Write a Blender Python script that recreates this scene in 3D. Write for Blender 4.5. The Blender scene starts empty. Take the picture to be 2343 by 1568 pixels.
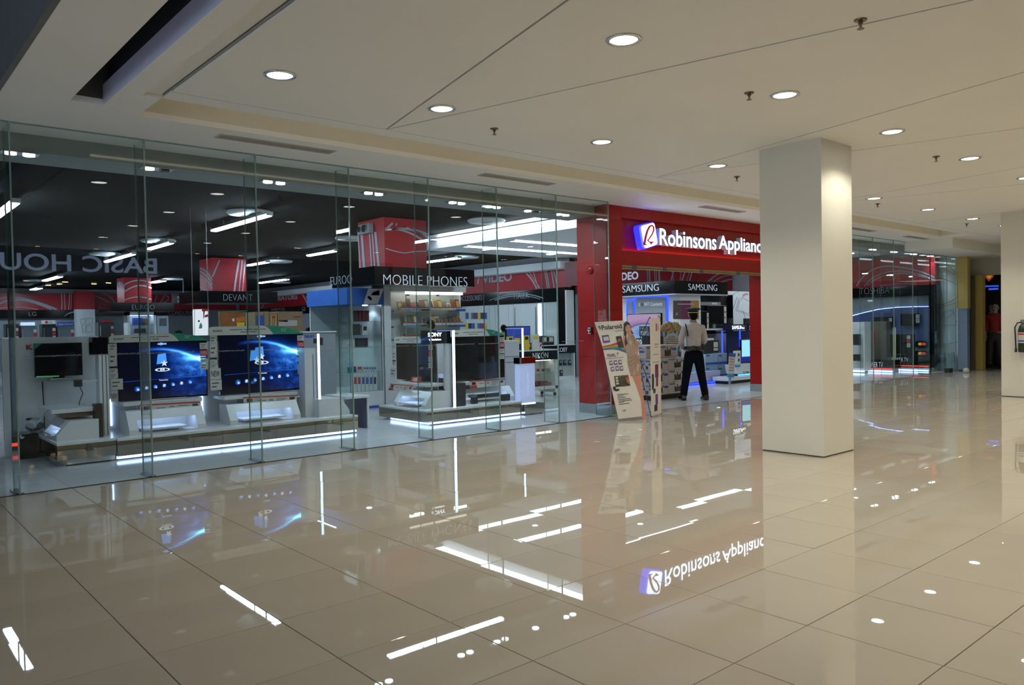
import bpy, bmesh, math, random
from mathutils import Vector, Matrix
random.seed(7)
S = bpy.context.scene
COL = S.collection
W, H = 2343, 1568
# ------------------------------------------------------------------ camera
FPX = 1785.884
YAW, PIT, ROL = (math.radians(a) for a in (40.8855, -1.20447, -1.01641))
CH = 1.435
cF = Vector((math.sin(YAW)*math.cos(PIT), math.cos(YAW)*math.cos(PIT), math.sin(PIT)))
r0 = Vector((math.cos(YAW), -math.sin(YAW), 0)); u0 = r0.cross(cF)
cR = r0*math.cos(ROL) + u0*math.sin(ROL); cU = -r0*math.sin(ROL) + u0*math.cos(ROL)
CAM = Vector((0, 0, CH))
cam = bpy.data.cameras.new('camera'); co = bpy.data.objects.new('camera', cam); COL.objects.link(co)
m = Matrix((cR, cU, -cF)).transposed().to_4x4(); m.translation = CAM; co.matrix_world = m
cam.sensor_width = 36.0; cam.lens = FPX/W*36.0; cam.clip_start = 0.05; cam.clip_end = 200
S.camera = co
# ------------------------------------------------------------------ world, exposure, render quality
wd = bpy.data.worlds.new('world'); S.world = wd; wd.use_nodes = True
wd.node_tree.nodes['Background'].inputs[0].default_value = (0.5, 0.6, 0.75, 1)
wd.node_tree.nodes['Background'].inputs[1].default_value = 0.03
S.view_settings.view_transform = 'Standard'; S.view_settings.look = 'None'
S.view_settings.gamma = 1.0; S.view_settings.use_curve_mapping = False
S.view_settings.exposure = -0.03
cy = S.cycles
cy.use_denoising = True
try: cy.denoiser = 'OPENIMAGEDENOISE'
except Exception: pass
cy.max_bounces = 8; cy.diffuse_bounces = 3; cy.glossy_bounces = 4; cy.transmission_bounces = 2
cy.transparent_max_bounces = 32; cy.use_adaptive_sampling = True; cy.adaptive_threshold = 0.05; cy.caustics_reflective = False; cy.caustics_refractive = False
cy.sample_clamp_indirect = 3.0; cy.sample_clamp_direct = 0.0
# ------------------------------------------------------------------ lamps
DOWN_W, SPOT_W = 56.0, 20.0
WARM = (1.0, 0.945, 0.78); COOL = (0.58, 0.78, 1.0)
ZC = 3.335                                   # mall ceiling
def lamp(kind, name, loc, power, col, rot=(0, 0, 0), size=0.1, size_y=None, cone=None, blend=0.3):
    d = bpy.data.lights.new(name, kind); d.energy = power; d.color = col
    if kind == 'AREA':
        d.size = size
        if size_y: d.shape = 'RECTANGLE'; d.size_y = size_y
    elif kind == 'SPOT':
        d.shadow_soft_size = size; d.spot_size = math.radians(cone); d.spot_blend = blend
    else: d.shadow_soft_size = size
    o = bpy.data.objects.new(name, d); o.location = loc; o.rotation_euler = rot; COL.objects.link(o); return o
# daylight coming down the atrium beside the corridor
lamp('AREA', 'atrium_daylight', (-6.8, 3.0, 1.7), 190, (0.62, 0.76, 1.0), rot=(0, math.radians(-90), 0), size=2.8, size_y=10)
# ------------------------------------------------------------------ pixel <-> world measuring helpers
def ray(x, y): return cF + cR*((x-W/2)/FPX) - cU*((y-H/2)/FPX)
def onz(x, y, z=0.0):
    d = ray(x, y); return CAM + d*((z-CH)/d.z)
def ony(x, y, Y):
    d = ray(x, y); return CAM + d*(Y/d.y)
def onx(x, y, X):
    d = ray(x, y); return CAM + d*(X/d.x)
def proj(p):
    d = Vector(p)-CAM; z = d.dot(cF); return W/2+FPX*d.dot(cR)/z, H/2-FPX*d.dot(cU)/z, z
def pt(pl, x, y):                            # point of the photograph on a wall plane ('y', Y) or ('x', X)
    return ony(x, y, pl[1]) if pl[0] == 'y' else onx(x, y, pl[1])
def sh(pl, d): return (pl[0], pl[1]-d)       # the same plane, d nearer to the viewer
# ------------------------------------------------------------------ materials
def lin(r, g, b):
    f = lambda c: (c/255/12.92) if c/255 <= .04045 else ((c/255+.055)/1.055)**2.4
    return (f(r), f(g), f(b), 1)
MATS = {}
def mat(name, col, rough=.5, metal=0.0, emit=None, es=1.0, noise=0.0, nscale=8.0, bump=0.0, bscale=20., spec=.5, coat=0.0, alpha=1.0):
    if name in MATS: return MATS[name]
    M = bpy.data.materials.new(name); M.use_nodes = True; nt = M.node_tree; b = nt.nodes['Principled BSDF']
    col = tuple(col) + ((1,) if len(col) == 3 else ())
    b.inputs['Base Color'].default_value = col; b.inputs['Roughness'].default_value = rough; b.inputs['Metallic'].default_value = metal
    b.inputs['Specular IOR Level'].default_value = spec
    if coat: b.inputs['Coat Weight'].default_value = coat; b.inputs['Coat Roughness'].default_value = .03
    if emit: b.inputs['Emission Color'].default_value = tuple(emit[:3])+(1,); b.inputs['Emission Strength'].default_value = es
    if alpha < 1: b.inputs['Alpha'].default_value = alpha
    if noise or bump:
        tc = nt.nodes.new('ShaderNodeTexCoord')
    if noise:
        n = nt.nodes.new('ShaderNodeTexNoise'); n.inputs['Scale'].default_value = nscale; n.inputs['Detail'].default_value = 3
        nt.links.new(tc.outputs['Object'], n.inputs['Vector'])
        r = nt.nodes.new('ShaderNodeValToRGB')
        r.color_ramp.elements[0].position = .3; r.color_ramp.elements[1].position = .7
        r.color_ramp.elements[0].color = tuple(c*(1-noise) for c in col[:3])+(1,)
        r.color_ramp.elements[1].color = tuple(min(1, c*(1+noise)) for c in col[:3])+(1,)
        nt.links.new(n.outputs['Fac'], r.inputs[0]); nt.links.new(r.outputs[0], b.inputs['Base Color'])
    if bump:
        n = nt.nodes.new('ShaderNodeTexNoise'); n.inputs['Scale'].default_value = bscale; n.inputs['Detail'].default_value = 1
        nt.links.new(tc.outputs['Object'], n.inputs['Vector'])
        bp = nt.nodes.new('ShaderNodeBump'); bp.inputs['Strength'].default_value = 1; bp.inputs['Distance'].default_value = bump
        nt.links.new(n.outputs['Fac'], bp.inputs['Height']); nt.links.new(bp.outputs[0], b.inputs['Normal'])
    MATS[name] = M; return M
def emat(name, col, es):
    if name in MATS: return MATS[name]
    M = bpy.data.materials.new(name); M.use_nodes = True; nt = M.node_tree; nt.nodes.clear()
    e = nt.nodes.new('ShaderNodeEmission'); o = nt.nodes.new('ShaderNodeOutputMaterial')
    e.inputs[0].default_value = tuple(col[:3])+(1,); e.inputs[1].default_value = es
    nt.links.new(e.outputs[0], o.inputs[0]); MATS[name] = M; return M
def glassmat(name, tint, boost=1.0):
    if name in MATS: return MATS[name]
    M = bpy.data.materials.new(name); M.use_nodes = True; nt = M.node_tree; nt.nodes.clear(); N = nt.nodes.new; L = nt.links.new
    lw = N('ShaderNodeLayerWeight'); lw.inputs[0].default_value = .5
    p = N('ShaderNodeMath'); p.operation = 'POWER'; p.inputs[1].default_value = 5; L(lw.outputs['Facing'], p.inputs[0])
    ma = N('ShaderNodeMath'); ma.operation = 'MULTIPLY_ADD'; ma.inputs[1].default_value = .96; ma.inputs[2].default_value = .04*boost; L(p.outputs[0], ma.inputs[0])
    t = N('ShaderNodeBsdfTransparent'); t.inputs[0].default_value = tuple(tint)+(1,)
    g = N('ShaderNodeBsdfGlossy'); g.inputs['Roughness'].default_value = .004; g.inputs['Color'].default_value = (.95, 1, .98, 1)
    mx = N('ShaderNodeMixShader'); L(ma.outputs[0], mx.inputs[0]); L(t.outputs[0], mx.inputs[1]); L(g.outputs[0], mx.inputs[2])
    o = N('ShaderNodeOutputMaterial'); L(mx.outputs[0], o.inputs[0]); MATS[name] = M; return M
white = mat('white_laminate', (.74, .76, .76), .22, noise=.03)
whitem = mat('white_paint', (.68, .70, .70), .5, noise=.03)
black = mat('black_gloss', (.008, .008, .009), .10, noise=.1)
blackm = mat('black_matte', (.012, .012, .013), .55, noise=.1)
char = mat('charcoal_plastic', (.03, .03, .034), .4, noise=.1)
grey = mat('grey_panel', (.30, .33, .35), .4, noise=.04)
dgrey = mat('dark_grey', (.10, .11, .12), .45, noise=.05)
steel = mat('brushed_steel', (.55, .56, .57), .25, 1.0, noise=.05)
chrome = mat('chrome', (.75, .75, .75), .12, 1.0, noise=.02)
mirror = mat('tinted_mirror', (.50, .45, .37), .035, 1.0, noise=.03, nscale=2., bump=.0006, bscale=5.)
redp = mat('red_panel', (.38, .010, .007), .34, noise=.05, nscale=2., spec=.3)
redf = mat('red_print', (.42, .012, .02), .35, noise=.05, nscale=3.)
greyl = mat('pale_print_line', (.40, .44, .50), .5, noise=.03)
lett = mat('white_lettering', (.80, .84, .90), .4, emit=(.80, .88, 1), es=.16)  # faint emission put in so the fascia letters read brighter
lettd = mat('dim_lettering', (.40, .42, .45), .4, noise=.03)  # darker copy of the lettering, dimness deep in the shop put into the colour
bayled = emat('bay_led', (.46, .62, 1.0), 15.0)
lettb = mat('dark_print', (.02, .02, .025), .5, noise=.05)
purp = mat('purple_print', (.14, .06, .30), .5, noise=.05)
cream = mat('cream_print', (.62, .60, .54), .5, noise=.03)
card = mat('brown_cardboard', (.36, .24, .13), .7, noise=.08)
bluep = mat('blue_print', (.03, .10, .42), .45, noise=.05)
redt = mat('red_tag_print', (.5, .03, .03), .5, noise=.05)
yel = mat('yellow_print', (.75, .58, .03), .5, noise=.05)
green = mat('green_print', (.02, .24, .16), .45, noise=.05)
tvb = mat('television_bezel', (.012, .012, .014), .18, noise=.1)
tvs = mat('dark_television_screen', (.010, .010, .011), .13, noise=.1)
gpane = glassmat('clear_glass', (.94, .97, .965), .5)
gshelf = glassmat('shelf_glass', (.955, .98, .975), .6)
gedge = mat('glass_edge', (.26, .37, .34), .12, noise=.1)
gfin = glassmat('fin_glass', (.92, .955, .945), 1.0)
ledw = emat('led_strip_white', (.45, .62, 1.0), 5.0)
ledb = emat('led_strip_blue', (.02, .05, 1.0), 3.0)
ledr = emat('led_strip_red', (1.0, .05, .03), 2.0)
fluo = emat('fluorescent_tube', (.80, .92, 1.0), 10.0)
lamph = emat('downlight_glow', (1.0, .97, .88), 18.0)
warmg = emat('warm_lamp_glow', (1.0, .62, .28), 60.0)
coolg = emat('cool_lamp_glow', (.82, .92, 1.0), 14.0)
# ------------------------------------------------------------------ mesh builder
class MB:
    def __init__(s): s.v = []; s.f = []; s.mi = []; s.cur = 0
    def add(s, vs, fs):
        b = len(s.v); s.v += [tuple(p) for p in vs]
        for f in fs: s.f.append([b+i for i in f]); s.mi.append(s.cur)
        return s
    def box(s, x0, x1, y0, y1, z0, z1):
        if x0 > x1: x0, x1 = x1, x0
        if y0 > y1: y0, y1 = y1, y0
        if z0 > z1: z0, z1 = z1, z0
        return s.add([(x0,y0,z0),(x1,y0,z0),(x1,y1,z0),(x0,y1,z0),(x0,y0,z1),(x1,y0,z1),(x1,y1,z1),(x0,y1,z1)],
                     [(3,2,1,0),(4,5,6,7),(0,1,5,4),(1,2,6,5),(2,3,7,6),(3,0,4,7)])
    def loft(s, A, B):                       # two matching rings, closed with caps
        n = len(A)
        return s.add(list(A)+list(B), [list(range(n))[::-1], list(range(n, 2*n))] + [(i, (i+1) % n, n+(i+1) % n, n+i) for i in range(n)])
    def prism(s, pts, ax, a, b):
        f = {'y': lambda p, t: (p[0], t, p[1]), 'x': lambda p, t: (t, p[0], p[1]), 'z': lambda p, t: (p[0], p[1], t)}[ax]
        return s.loft([f(p, a) for p in pts], [f(p, b) for p in pts])
    def cyl(s, c, ax, r, h, n=16, r2=None):
        r2 = r if r2 is None else r2; A, B = [], []
        for i in range(n):
            t = 2*math.pi*i/n; a, b = math.cos(t), math.sin(t)
            for L, rr, d in ((A, r, 0), (B, r2, h)):
                o = {'z': (a*rr, b*rr, d), 'x': (d, a*rr, b*rr), 'y': (a*rr, d, b*rr)}[ax]
                L.append((c[0]+o[0], c[1]+o[1], c[2]+o[2]))
        return s.loft(A, B)
    def lathe(s, c, prof, n=20, sx=1., sy=1.):
        vs, fs = [], []
        for (r, z) in prof:
            for i in range(n):
                t = 2*math.pi*i/n; vs.append((c[0]+r*sx*math.cos(t), c[1]+r*sy*math.sin(t), c[2]+z))
        for k in range(len(prof)-1):
            for i in range(n):
                j = (i+1) % n; fs.append((k*n+i, k*n+j, (k+1)*n+j, (k+1)*n+i))
        fs.append(list(range(n))[::-1]); fs.append([(len(prof)-1)*n+i for i in range(n)])
        return s.add(vs, fs)
    def ell(s, c, rx, ry, rz, n=12, k=7):
        return s.lathe(c, [(max(1e-3, math.sin(math.pi*i/(k-1))), -math.cos(math.pi*i/(k-1))*rz) for i in range(k)], n, rx, ry) if True else s
    def tube(s, path, r, n=6):
        path = [Vector(p) for p in path]; rings = []
        for i, p in enumerate(path):
            d = (path[min(i+1, len(path)-1)]-path[max(i-1, 0)]).normalized()
            a = d.cross(Vector((0, 0, 1)) if abs(d.z) < .9 else Vector((1, 0, 0))).normalized(); b = d.cross(a)
            rings.append([p+a*r*math.cos(2*math.pi*j/n)+b*r*math.sin(2*math.pi*j/n) for j in range(n)])
        vs = [q for R in rings for q in R]; fs = []
        for k in range(len(rings)-1):
            for j in range(n): fs.append((k*n+j, k*n+(j+1) % n, (k+1)*n+(j+1) % n, (k+1)*n+j))
        fs.append(list(range(n))[::-1]); fs.append([(len(rings)-1)*n+j for j in range(n)])
        return s.add(vs, fs)
    # flat shapes taken from the photograph, given a real wall plane and a thickness
    def ppx(s, pl, pts, d=.002):
        P = [pt(pl, *p) for p in pts]; o = Vector((0, -d, 0)) if pl[0] == 'y' else Vector((-d, 0, 0))
        return s.loft([q+o for q in P], P)
    def rpx(s, pl, pts, w, d=.002):          # ribbon of width w px along a polyline
        n = len(pts); Lr, Rr = [], []
        for i, p in enumerate(pts):
            a = pts[max(0, i-1)]; b = pts[min(n-1, i+1)]; dx, dy = b[0]-a[0], b[1]-a[1]; l = math.hypot(dx, dy) or 1
            ww = (w[0]+(w[1]-w[0])*i/(n-1) if isinstance(w, tuple) else w)/2
            Lr.append((p[0]-dy/l*ww, p[1]+dx/l*ww)); Rr.append((p[0]+dy/l*ww, p[1]-dx/l*ww))
        for i in range(n-1): s.ppx(pl, [Lr[i], Lr[i+1], Rr[i+1], Rr[i]], d)
        return s
    def mesh(s, name, mats, off=(0, 0, 0), bevel=0.0, smooth=False):
        me = bpy.data.meshes.new(name)
        me.from_pydata([(p[0]-off[0], p[1]-off[1], p[2]-off[2]) for p in s.v], [], s.f)
        for q in (mats if isinstance(mats, (list, tuple)) else [mats]): me.materials.append(q)
        if isinstance(mats, (list, tuple)):
            for i, p in enumerate(me.polygons): p.material_index = s.mi[i]
        bm = bmesh.new(); bm.from_mesh(me)
        bmesh.ops.recalc_face_normals(bm, faces=bm.faces)
        if bevel: bmesh.ops.bevel(bm, geom=[e for e in bm.edges if len(e.link_faces) == 2 and e.calc_face_angle(0) > .5], offset=bevel, segments=2, affect='EDGES', profile=.5, clamp_overlap=True)
        bm.to_mesh(me); bm.free()
        if smooth:
            for p in me.polygons: p.use_smooth = True
        return me
def arc(x0, y0, xp, yp, x1, y1, n=14):       # quadratic through a start, a peak control and an end, in px
    return [((1-t)**2*x0+2*t*(1-t)*xp+t*t*x1, (1-t)**2*y0+2*t*(1-t)*yp+t*t*y1) for t in (i/(n-1) for i in range(n))]
# ------------------------------------------------------------------ objects
def put(o, parent=None):
    COL.objects.link(o)
    if parent: o.parent = parent
    return o
def wloc(o):
    v = Vector((0, 0, 0))
    while o: v += o.location; o = o.parent
    return v
def thing(name, label, cat, loc=(0, 0, 0), rz=0.0, group=None):
    o = bpy.data.objects.new(name, None); o.empty_display_size = .1; o.location = loc; o.rotation_euler = (0, 0, rz)
    o['label'] = label; o['category'] = cat
    if group: o['group'] = group
    return put(o)
def part(name, mb, mt, parent, bevel=0.0, smooth=False, local=False, label=None, kind=None):
    off = (0, 0, 0) if local else wloc(parent)
    me = mb if isinstance(mb, bpy.types.Mesh) else mb.mesh(name, mt, off, bevel, smooth)
    o = bpy.data.objects.new(name, me)
    if label: o['label'] = label
    if kind: o['kind'] = kind
    return put(o, parent)
def solo(name, label, cat, mb, mt, group=None, bevel=0.0, smooth=False, loc=None):
    loc = loc or mb.v[0]
    o = bpy.data.objects.new(name, mb.mesh(name, mt, loc, bevel, smooth)); o.location = loc
    o['label'] = label; o['category'] = cat
    if group: o['group'] = group
    return put(o)
def struct(name, mb, mt, parent=None, bevel=0.0):
    o = bpy.data.objects.new(name, mb.mesh(name, mt, (0, 0, 0), bevel) if mb else None)
    if parent is None: o['kind'] = 'structure'
    return put(o, parent)
def B(*a): return MB().box(*a)
ORD = 'first second third fourth fifth sixth seventh eighth ninth tenth eleventh twelfth thirteenth fourteenth'.split()
# ------------------------------------------------------------------ lettering
DG = None
def textmesh(s, mt, weight=0.0, depth=.004):
    c = bpy.data.curves.new('lettering', 'FONT'); c.body = s; c.size = 1.0; c.offset = weight; c.extrude = .5; c.resolution_u = 4
    o = bpy.data.objects.new('lettering', c); COL.objects.link(o); bpy.context.view_layer.update()
    me = bpy.data.meshes.new_from_object(o.evaluated_get(bpy.context.evaluated_depsgraph_get()))
    COL.objects.unlink(o); bpy.data.objects.remove(o); bpy.data.curves.remove(c)
    me.materials.clear(); me.materials.append(mt); me.name = 'lettering'; return me
def text3(s, O, xd, yd, w, h, mt, parent, weight=0.0, depth=.004, name='lettering', local=False, label=None):
    """s fitted into a w by h box whose lower reading-start corner is O, along xd and yd; stands out by depth."""
    me = textmesh(s, mt, weight); xd = Vector(xd).normalized(); yd = Vector(yd).normalized(); nd = xd.cross(yd)
    xs = [v.co.x for v in me.vertices]; ys = [v.co.y for v in me.vertices]
    x0, x1, y0, y1 = min(xs), max(xs), min(ys), max(ys); off = Vector((0, 0, 0)) if local else wloc(parent); O = Vector(O)
    for v in me.vertices:
        v.co = O - off + xd*((v.co.x-x0)/(x1-x0)*w) + yd*((v.co.y-y0)/(y1-y0)*h) + nd*((v.co.z+.5)*depth)
    o = bpy.data.objects.new(name, me)
    if label: o['label'] = label
    return put(o, parent)
def textpx(pl, s, xl, xr, yt, yb, mt, parent, weight=-.019, depth=.004, yoff=0):
    a = pt(pl, xl, yb); b = pt(pl, xl, yt); c = pt(pl, xr, yb)
    w = abs(c.x-a.x) if pl[0] == 'y' else abs(c.y-a.y)
    xd = (1, 0, 0) if pl[0] == 'y' else (0, -1, 0)
    return text3(s, a, xd, (0, 0, 1), w, b.z-a.z, mt, parent, weight, depth)
# ================================================================== SETTING
GY = 8.17                                    # plane of the shop glass
# ---- mall floor: big polished cream tiles
T = 0.6; TX0, TY0 = 0.42, 0.064+8.10-8.10
tilem = mat('polished_cream_tile', (.515, .455, .37), .012, noise=.04, nscale=1.1, bump=.00012, bscale=2.0)
stile = mat('polished_pale_tile', (.64, .66, .67), .10, noise=.03, nscale=1.2, bump=.00012, bscale=2.0)
grout = mat('dark_grout', (.13, .105, .075), .7, noise=.1)
floor = struct('floor', B(-7, 24.4, -3.2, GY, -.06, -.010), grout)
sfloor = struct('shop_floor', B(-4, 24.5, GY, 40, -.06, -.008), mat('pale_grout', (.30, .30, .29), .7, noise=.1))
def tilebox(w, d, top):
    m = MB(); a, b = w/2, d/2; e = .0015
    m.add([(-a,-b,-.012),(a,-b,-.012),(a,b,-.012),(-a,b,-.012),(-a,-b,-e),(a,-b,-e),(a,b,-e),(-a,b,-e),(-a+e,-b+e,top),(a-e,-b+e,top),(a-e,b-e,top),(-a+e,b-e,top)],
          [(0,1,5,4),(1,2,6,5),(2,3,7,6),(3,0,4,7),(4,5,9,8),(5,6,10,9),(6,7,11,10),(7,4,8,11),(8,9,10,11)])
    return m
def inview(x, y):
    px, py, z = proj((x, y, 0)); return (z/1, px, py) if z > .3 else None
def lay(parent, xs, ys, mt, limit, ymax, gap, tilt):
    cells = []
    for i in xs:
        for j in ys:
            x, y = TX0+i*T+T/2, TY0+j*T+T/2
            q = inview(x, y); sc = 0
            if q and -160 < q[1] < W+160 and q[2] < H+260: sc = 1/(q[0]**3)
            cells.append((sc, x, y))
    cells.sort(key=lambda c: -c[0])
    base = tilebox(T-gap, T-gap, 0).mesh('tile', mt); rest = MB()
    for k, (sc, x, y) in enumerate(cells):
        y1 = min(y+T/2, ymax); cut = y1 < y+T/2-1e-6
        if cut and y1-(y-T/2) < .02: continue
        rx, ry = random.gauss(0, tilt), random.gauss(0, tilt)
        if k < limit and sc > 0:
            me = base if not cut else tilebox(T-gap, y1-(y-T/2)-gap, 0).mesh('tile', mt)
            o = bpy.data.objects.new('tile', me); o.location = (x, (y-T/2+y1)/2 if cut else y, 0); o.rotation_euler = (rx, ry, 0); put(o, parent)
        else:
            t = tilebox(T-gap, (y1-(y-T/2))-gap, 0); yy = (y-T/2+y1)/2
            rest.add([(p[0]+x, p[1]+yy, p[2]+p[1]*rx-p[0]*ry) for p in t.v], t.f)
    if rest.v:
        o = part('tile_field', rest, mt, parent, kind='stuff')
lay(floor, range(-12, 40), range(-6, 14), tilem, 299, GY-.012, .0035, .0011)
TY0 = GY+.012
lay(sfloor, range(-7, 40), range(0, 53), stile, 150, 99, .003, .0009)
struct('trim_1', B(-4, 9.16, GY-.012, GY+.012, -.02, .006), mat('dark_threshold', (.07, .065, .06), .4, .4, noise=.1))
struct('trim_2', B(9.16, 24.3, GY-.010, GY+.010, -.02, .002), MATS['dark_threshold'])

# ---- mall ceiling: zigzag plaster panels with shadow joints, cove channel, slot
cp = mat('ceiling_paint', (.92, .90, .845), .6, noise=.02, nscale=.8)
cback = mat('ceiling_joint', (.48, .42, .33), .8, noise=.05)
ceil = struct('ceiling', B(2.06, 24.3, -3.2, 6.66, ZC+.018, ZC+.05), cback)
def panel(pts, inset=.010):
    c = sum((Vector(p) for p in pts), Vector((0, 0)))/len(pts); n = len(pts); out = []
    ar = sum(pts[i][0]*pts[(i+1) % n][1]-pts[(i+1) % n][0]*pts[i][1] for i in range(n))
    if ar < 0: pts = pts[::-1]
    for i in range(n):
        p, q, r = Vector(pts[i-1]), Vector(pts[i]), Vector(pts[(i+1) % n])
        d1 = (q-p).normalized(); d2 = (r-q).normalized(); n1 = Vector((-d1.y, d1.x)); n2 = Vector((-d2.y, d2.x))
        b = (n1+n2); b = b/(b.dot(n1)); out.append(q+b*inset)
    part('panel', MB().prism([tuple(p) for p in out], 'z', ZC, ZC+.016), cp, ceil)
YT, YB, X0, DX = 6.44, -1.86, 4.03, 4.09
tops = [(X0+DX*k, YT) for k in range(5)]; bots = [(X0-DX/2+DX*k, YB) for k in range(6)]
bots[0] = (2.10, YB)
panel([(2.06, YT), tops[0], bots[0], (2.06, YB)])
for k in range(5):
    panel([bots[k], tops[k], bots[k+1]])
    if k < 4: panel([tops[k], bots[k+1], tops[k+1]])
panel([tops[4], bots[5], (24.3, YB), (24.3, YT)])
panel([(2.06, YB), (24.3, YB), (24.3, -3.2), (2.06, -3.2)])
panel([(2.06, YT), (24.3, YT), (24.3, 6.66), (2.06, 6.66)], .004)
# band beside the glass, cove channel between Y 6.66 and 7.32, the plain ceiling left of it and the slot
struct('ceiling_2', B(1.02, 24.3, 7.32, GY+.43, ZC, ZC+.05), cp)
struct('ceiling_3', B(19.7, 24.3, 6.66, 7.32, ZC, ZC+.05), cp)
struct('ceiling_4', B(1.02, 1.49, -3.2, 7.32, ZC, ZC+.05).box(1.49, 1.735, 7.15, 7.32, ZC, ZC+.05).box(1.735, 1.905, -3.2, 7.32, ZC, ZC+.05).box(1.905, 2.05, 6.66, 7.32, ZC+.001, ZC+.05), cp)
struct('trim_3', B(1.905, 2.05, -3.2, 6.66, ZC+.03, ZC+.06), cp)
struct('trim_4', B(1.7345, 1.80, -3.2, 7.15, ZC+.002, ZC+.17), mat('beam_paint', (.60, .60, .64), .6, noise=.02))
struct('trim_17', B(1.78, 1.80, -3.2, 7.15, ZC+.17, ZC+.40), mat('shaded_slot_back', (.03, .03, .026), .8, noise=.05))  # near-black colour stands in for the shade up in the slot
sl = thing('hidden_light', 'added bluish light strip hidden in the narrow ceiling slot beside the atrium', 'light', (1.50, 3, ZC+.05))  # strip added to brighten the beam face of the slot
part('light_strip', B(1.4895, 1.495, -3.0, 7.0, ZC+.06, ZC+.075), emat('slot_fill_glow', (.55, .62, 1.0), 3.0), sl)
struct('trim_5', B(1.45, 1.489, -3.2, 7.19, ZC+.05, ZC+.40).box(1.45, 1.80, 7.15, 7.19, ZC+.05, ZC+.40).box(1.45, 1.80, -3.2, 7.19, ZC+.40, ZC+.43), mat('slot_lining', (.10, .095, .08), .8, noise=.05))
struct('trim_6', B(2.05, 19.7, 7.32, 7.36, ZC+.05, ZC+.22).box(2.05, 19.7, 6.62, 7.36, ZC+.22, ZC+.25).box(2.05, 19.7, 6.62, 6.66, ZC+.05, ZC+.22).box(2.01, 2.05, 6.62, 7.36, ZC+.05, ZC+.25).box(19.7, 19.74, 6.62, 7.36, ZC+.05, ZC+.25), mat('cove_paint', (.74, .70, .60), .6, noise=.02))
cl = thing('hidden_light', 'long warm cove light hidden in the ceiling channel along the shop glass', 'light', (10.8, 6.70, ZC+.10))
part('light_strip', B(2.2, 19.6, 6.665, 6.685, ZC+.08, ZC+.10), emat('cove_glow', (1.0, .88, .66), 2.8), cl)
# upper storey seen through the atrium opening, dark
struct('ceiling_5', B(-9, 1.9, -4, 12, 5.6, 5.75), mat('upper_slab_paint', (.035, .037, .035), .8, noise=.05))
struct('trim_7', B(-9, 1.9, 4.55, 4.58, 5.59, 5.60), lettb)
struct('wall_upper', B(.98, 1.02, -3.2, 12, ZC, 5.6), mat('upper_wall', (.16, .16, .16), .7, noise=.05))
# lower beam over the far end of the corridor
struct('ceiling_6', B(19.9, 24.3, 7.1, GY+.02, 3.10, ZC), cp)
# ---- square columns
for k, (x, ya, yb) in enumerate(((7.775, 4.03, 4.745), (16.0, 4.05, 4.90))):
    c = thing('column', ('square cream painted column standing beside the shop entrance' if k == 0 else 'square column farther down the corridor carrying the fire extinguisher'), 'column', (x+.33, 4.40, 0))
    part('shaft', B(x, x+.668, ya, yb, .012, ZC), mat('column_paint', (.80, .78, .69), .55, noise=.02, nscale=1.5), c)
    part('base_joint', B(x+.004, x+.664, ya+.004, yb-.004, 0, .012), mat('dirty_base_joint', (.07, .055, .04), .8, noise=.4, nscale=30.), c)
# ---- shop glass: panes and fins
def shopglass(name, xs, zt, lastfin=True):
    w = struct(name, None, None)
    for a, b in zip(xs, xs[1:]):
        part('pane', B(a+.003, b-.003, GY-.006, GY+.006, .006, zt), gpane, w)
    for i, x in enumerate(xs):
        part('fin', B(x-.007, x+.007, GY+.012, GY+.31, .006, zt), gfin, w)
        part('fin_edge', B(x-.0065, x+.0065, GY-.0075, GY+.010, .004, zt), gedge, w)
        part('fin_edge', B(x-.0065, x+.0065, GY+.31, GY+.313, .004, zt), gedge, w)
        part('foot_plate', B(x-.035, x+.035, GY+.02, GY+.30, 0, .012), steel, w)
    part('head_channel', B(xs[0], xs[-1], GY-.008, GY+.008, zt-.012, zt), gedge, w)
    return w
w1 = shopglass('window_1', [-1.05, .085]+[1.21+1.1255*k for k in range(8)], ZC)
xr = [14.95, 16.0]+[ony(p, 720, GY).x for p in (1998, 2045.5, 2089, 2129, 2167)]+[23.1]
w2 = shopglass('window_2', xr[:6], ZC)
w3 = shopglass('window_3', xr[5:], 3.10)
# shop web address printed along the glass at eye height
wa = thing('web_address_strip', 'small white web address lettering repeated across the left glass front', 'lettering', (1.3, GY, 1.2))
adr = 'www.robinsonsappliances.com.ph'
for k_ in range(14): text3(adr, (1.27+.52*k_, GY-.007, 1.225-.0032*k_), (1, 0, 0), (0, 0, 1), .46, .023, mat('frosted_print', (.30, .34, .40), .6, noise=.02), wa, -.005, .0008)
# ---- shop bulkhead behind the glass with its twin spotlights
bk = mat('bulkhead_paint', (.27, .29, .27), .6, noise=.03)
struct('trim_8', B(-4, 9.26, GY+.43, GY+1.05, 3.17, ZC+.05), bk)
struct('trim_9', B(14.9, 23.3, GY+.43, GY+1.05, 3.17, ZC+.05), bk)
def twin(x, lit, i, grp, wh):
    t = thing('twin_spotlight', f'{wh} twin square spotlight in the bulkhead behind the glass', 'light', (x, 8.70, 3.17), group=grp)
    part('bezel', B(x-.16, x+.16, 8.62, 8.78, 3.158, 3.168), steel, t)
    for s, on in zip((-.077, .077), lit):
        part('lens', MB().cyl((x+s, 8.70, 3.146), 'z', .052, .011, 16), coolg if on else blackm, t)
        if on:
            lamp('SPOT', 'twin_spot_lamp', (x+s, 8.70, 3.13), SPOT_W, COOL, size=.04, cone=100, blend=.6)
for i, (x, lit) in enumerate(((1.37, (1, 1)), (2.61, (1, 0)), (3.91, (1, 1)), (5.24, (1, 1)), (6.57, (1, 1)), (7.21, (1, 1)), (7.97, (1, 0)), (8.62, (1, 1)))):
    twin(x, lit, i, 'twin spotlights behind the glass', ORD[i]+' from the BASIC HOUSE reflection,')
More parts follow.
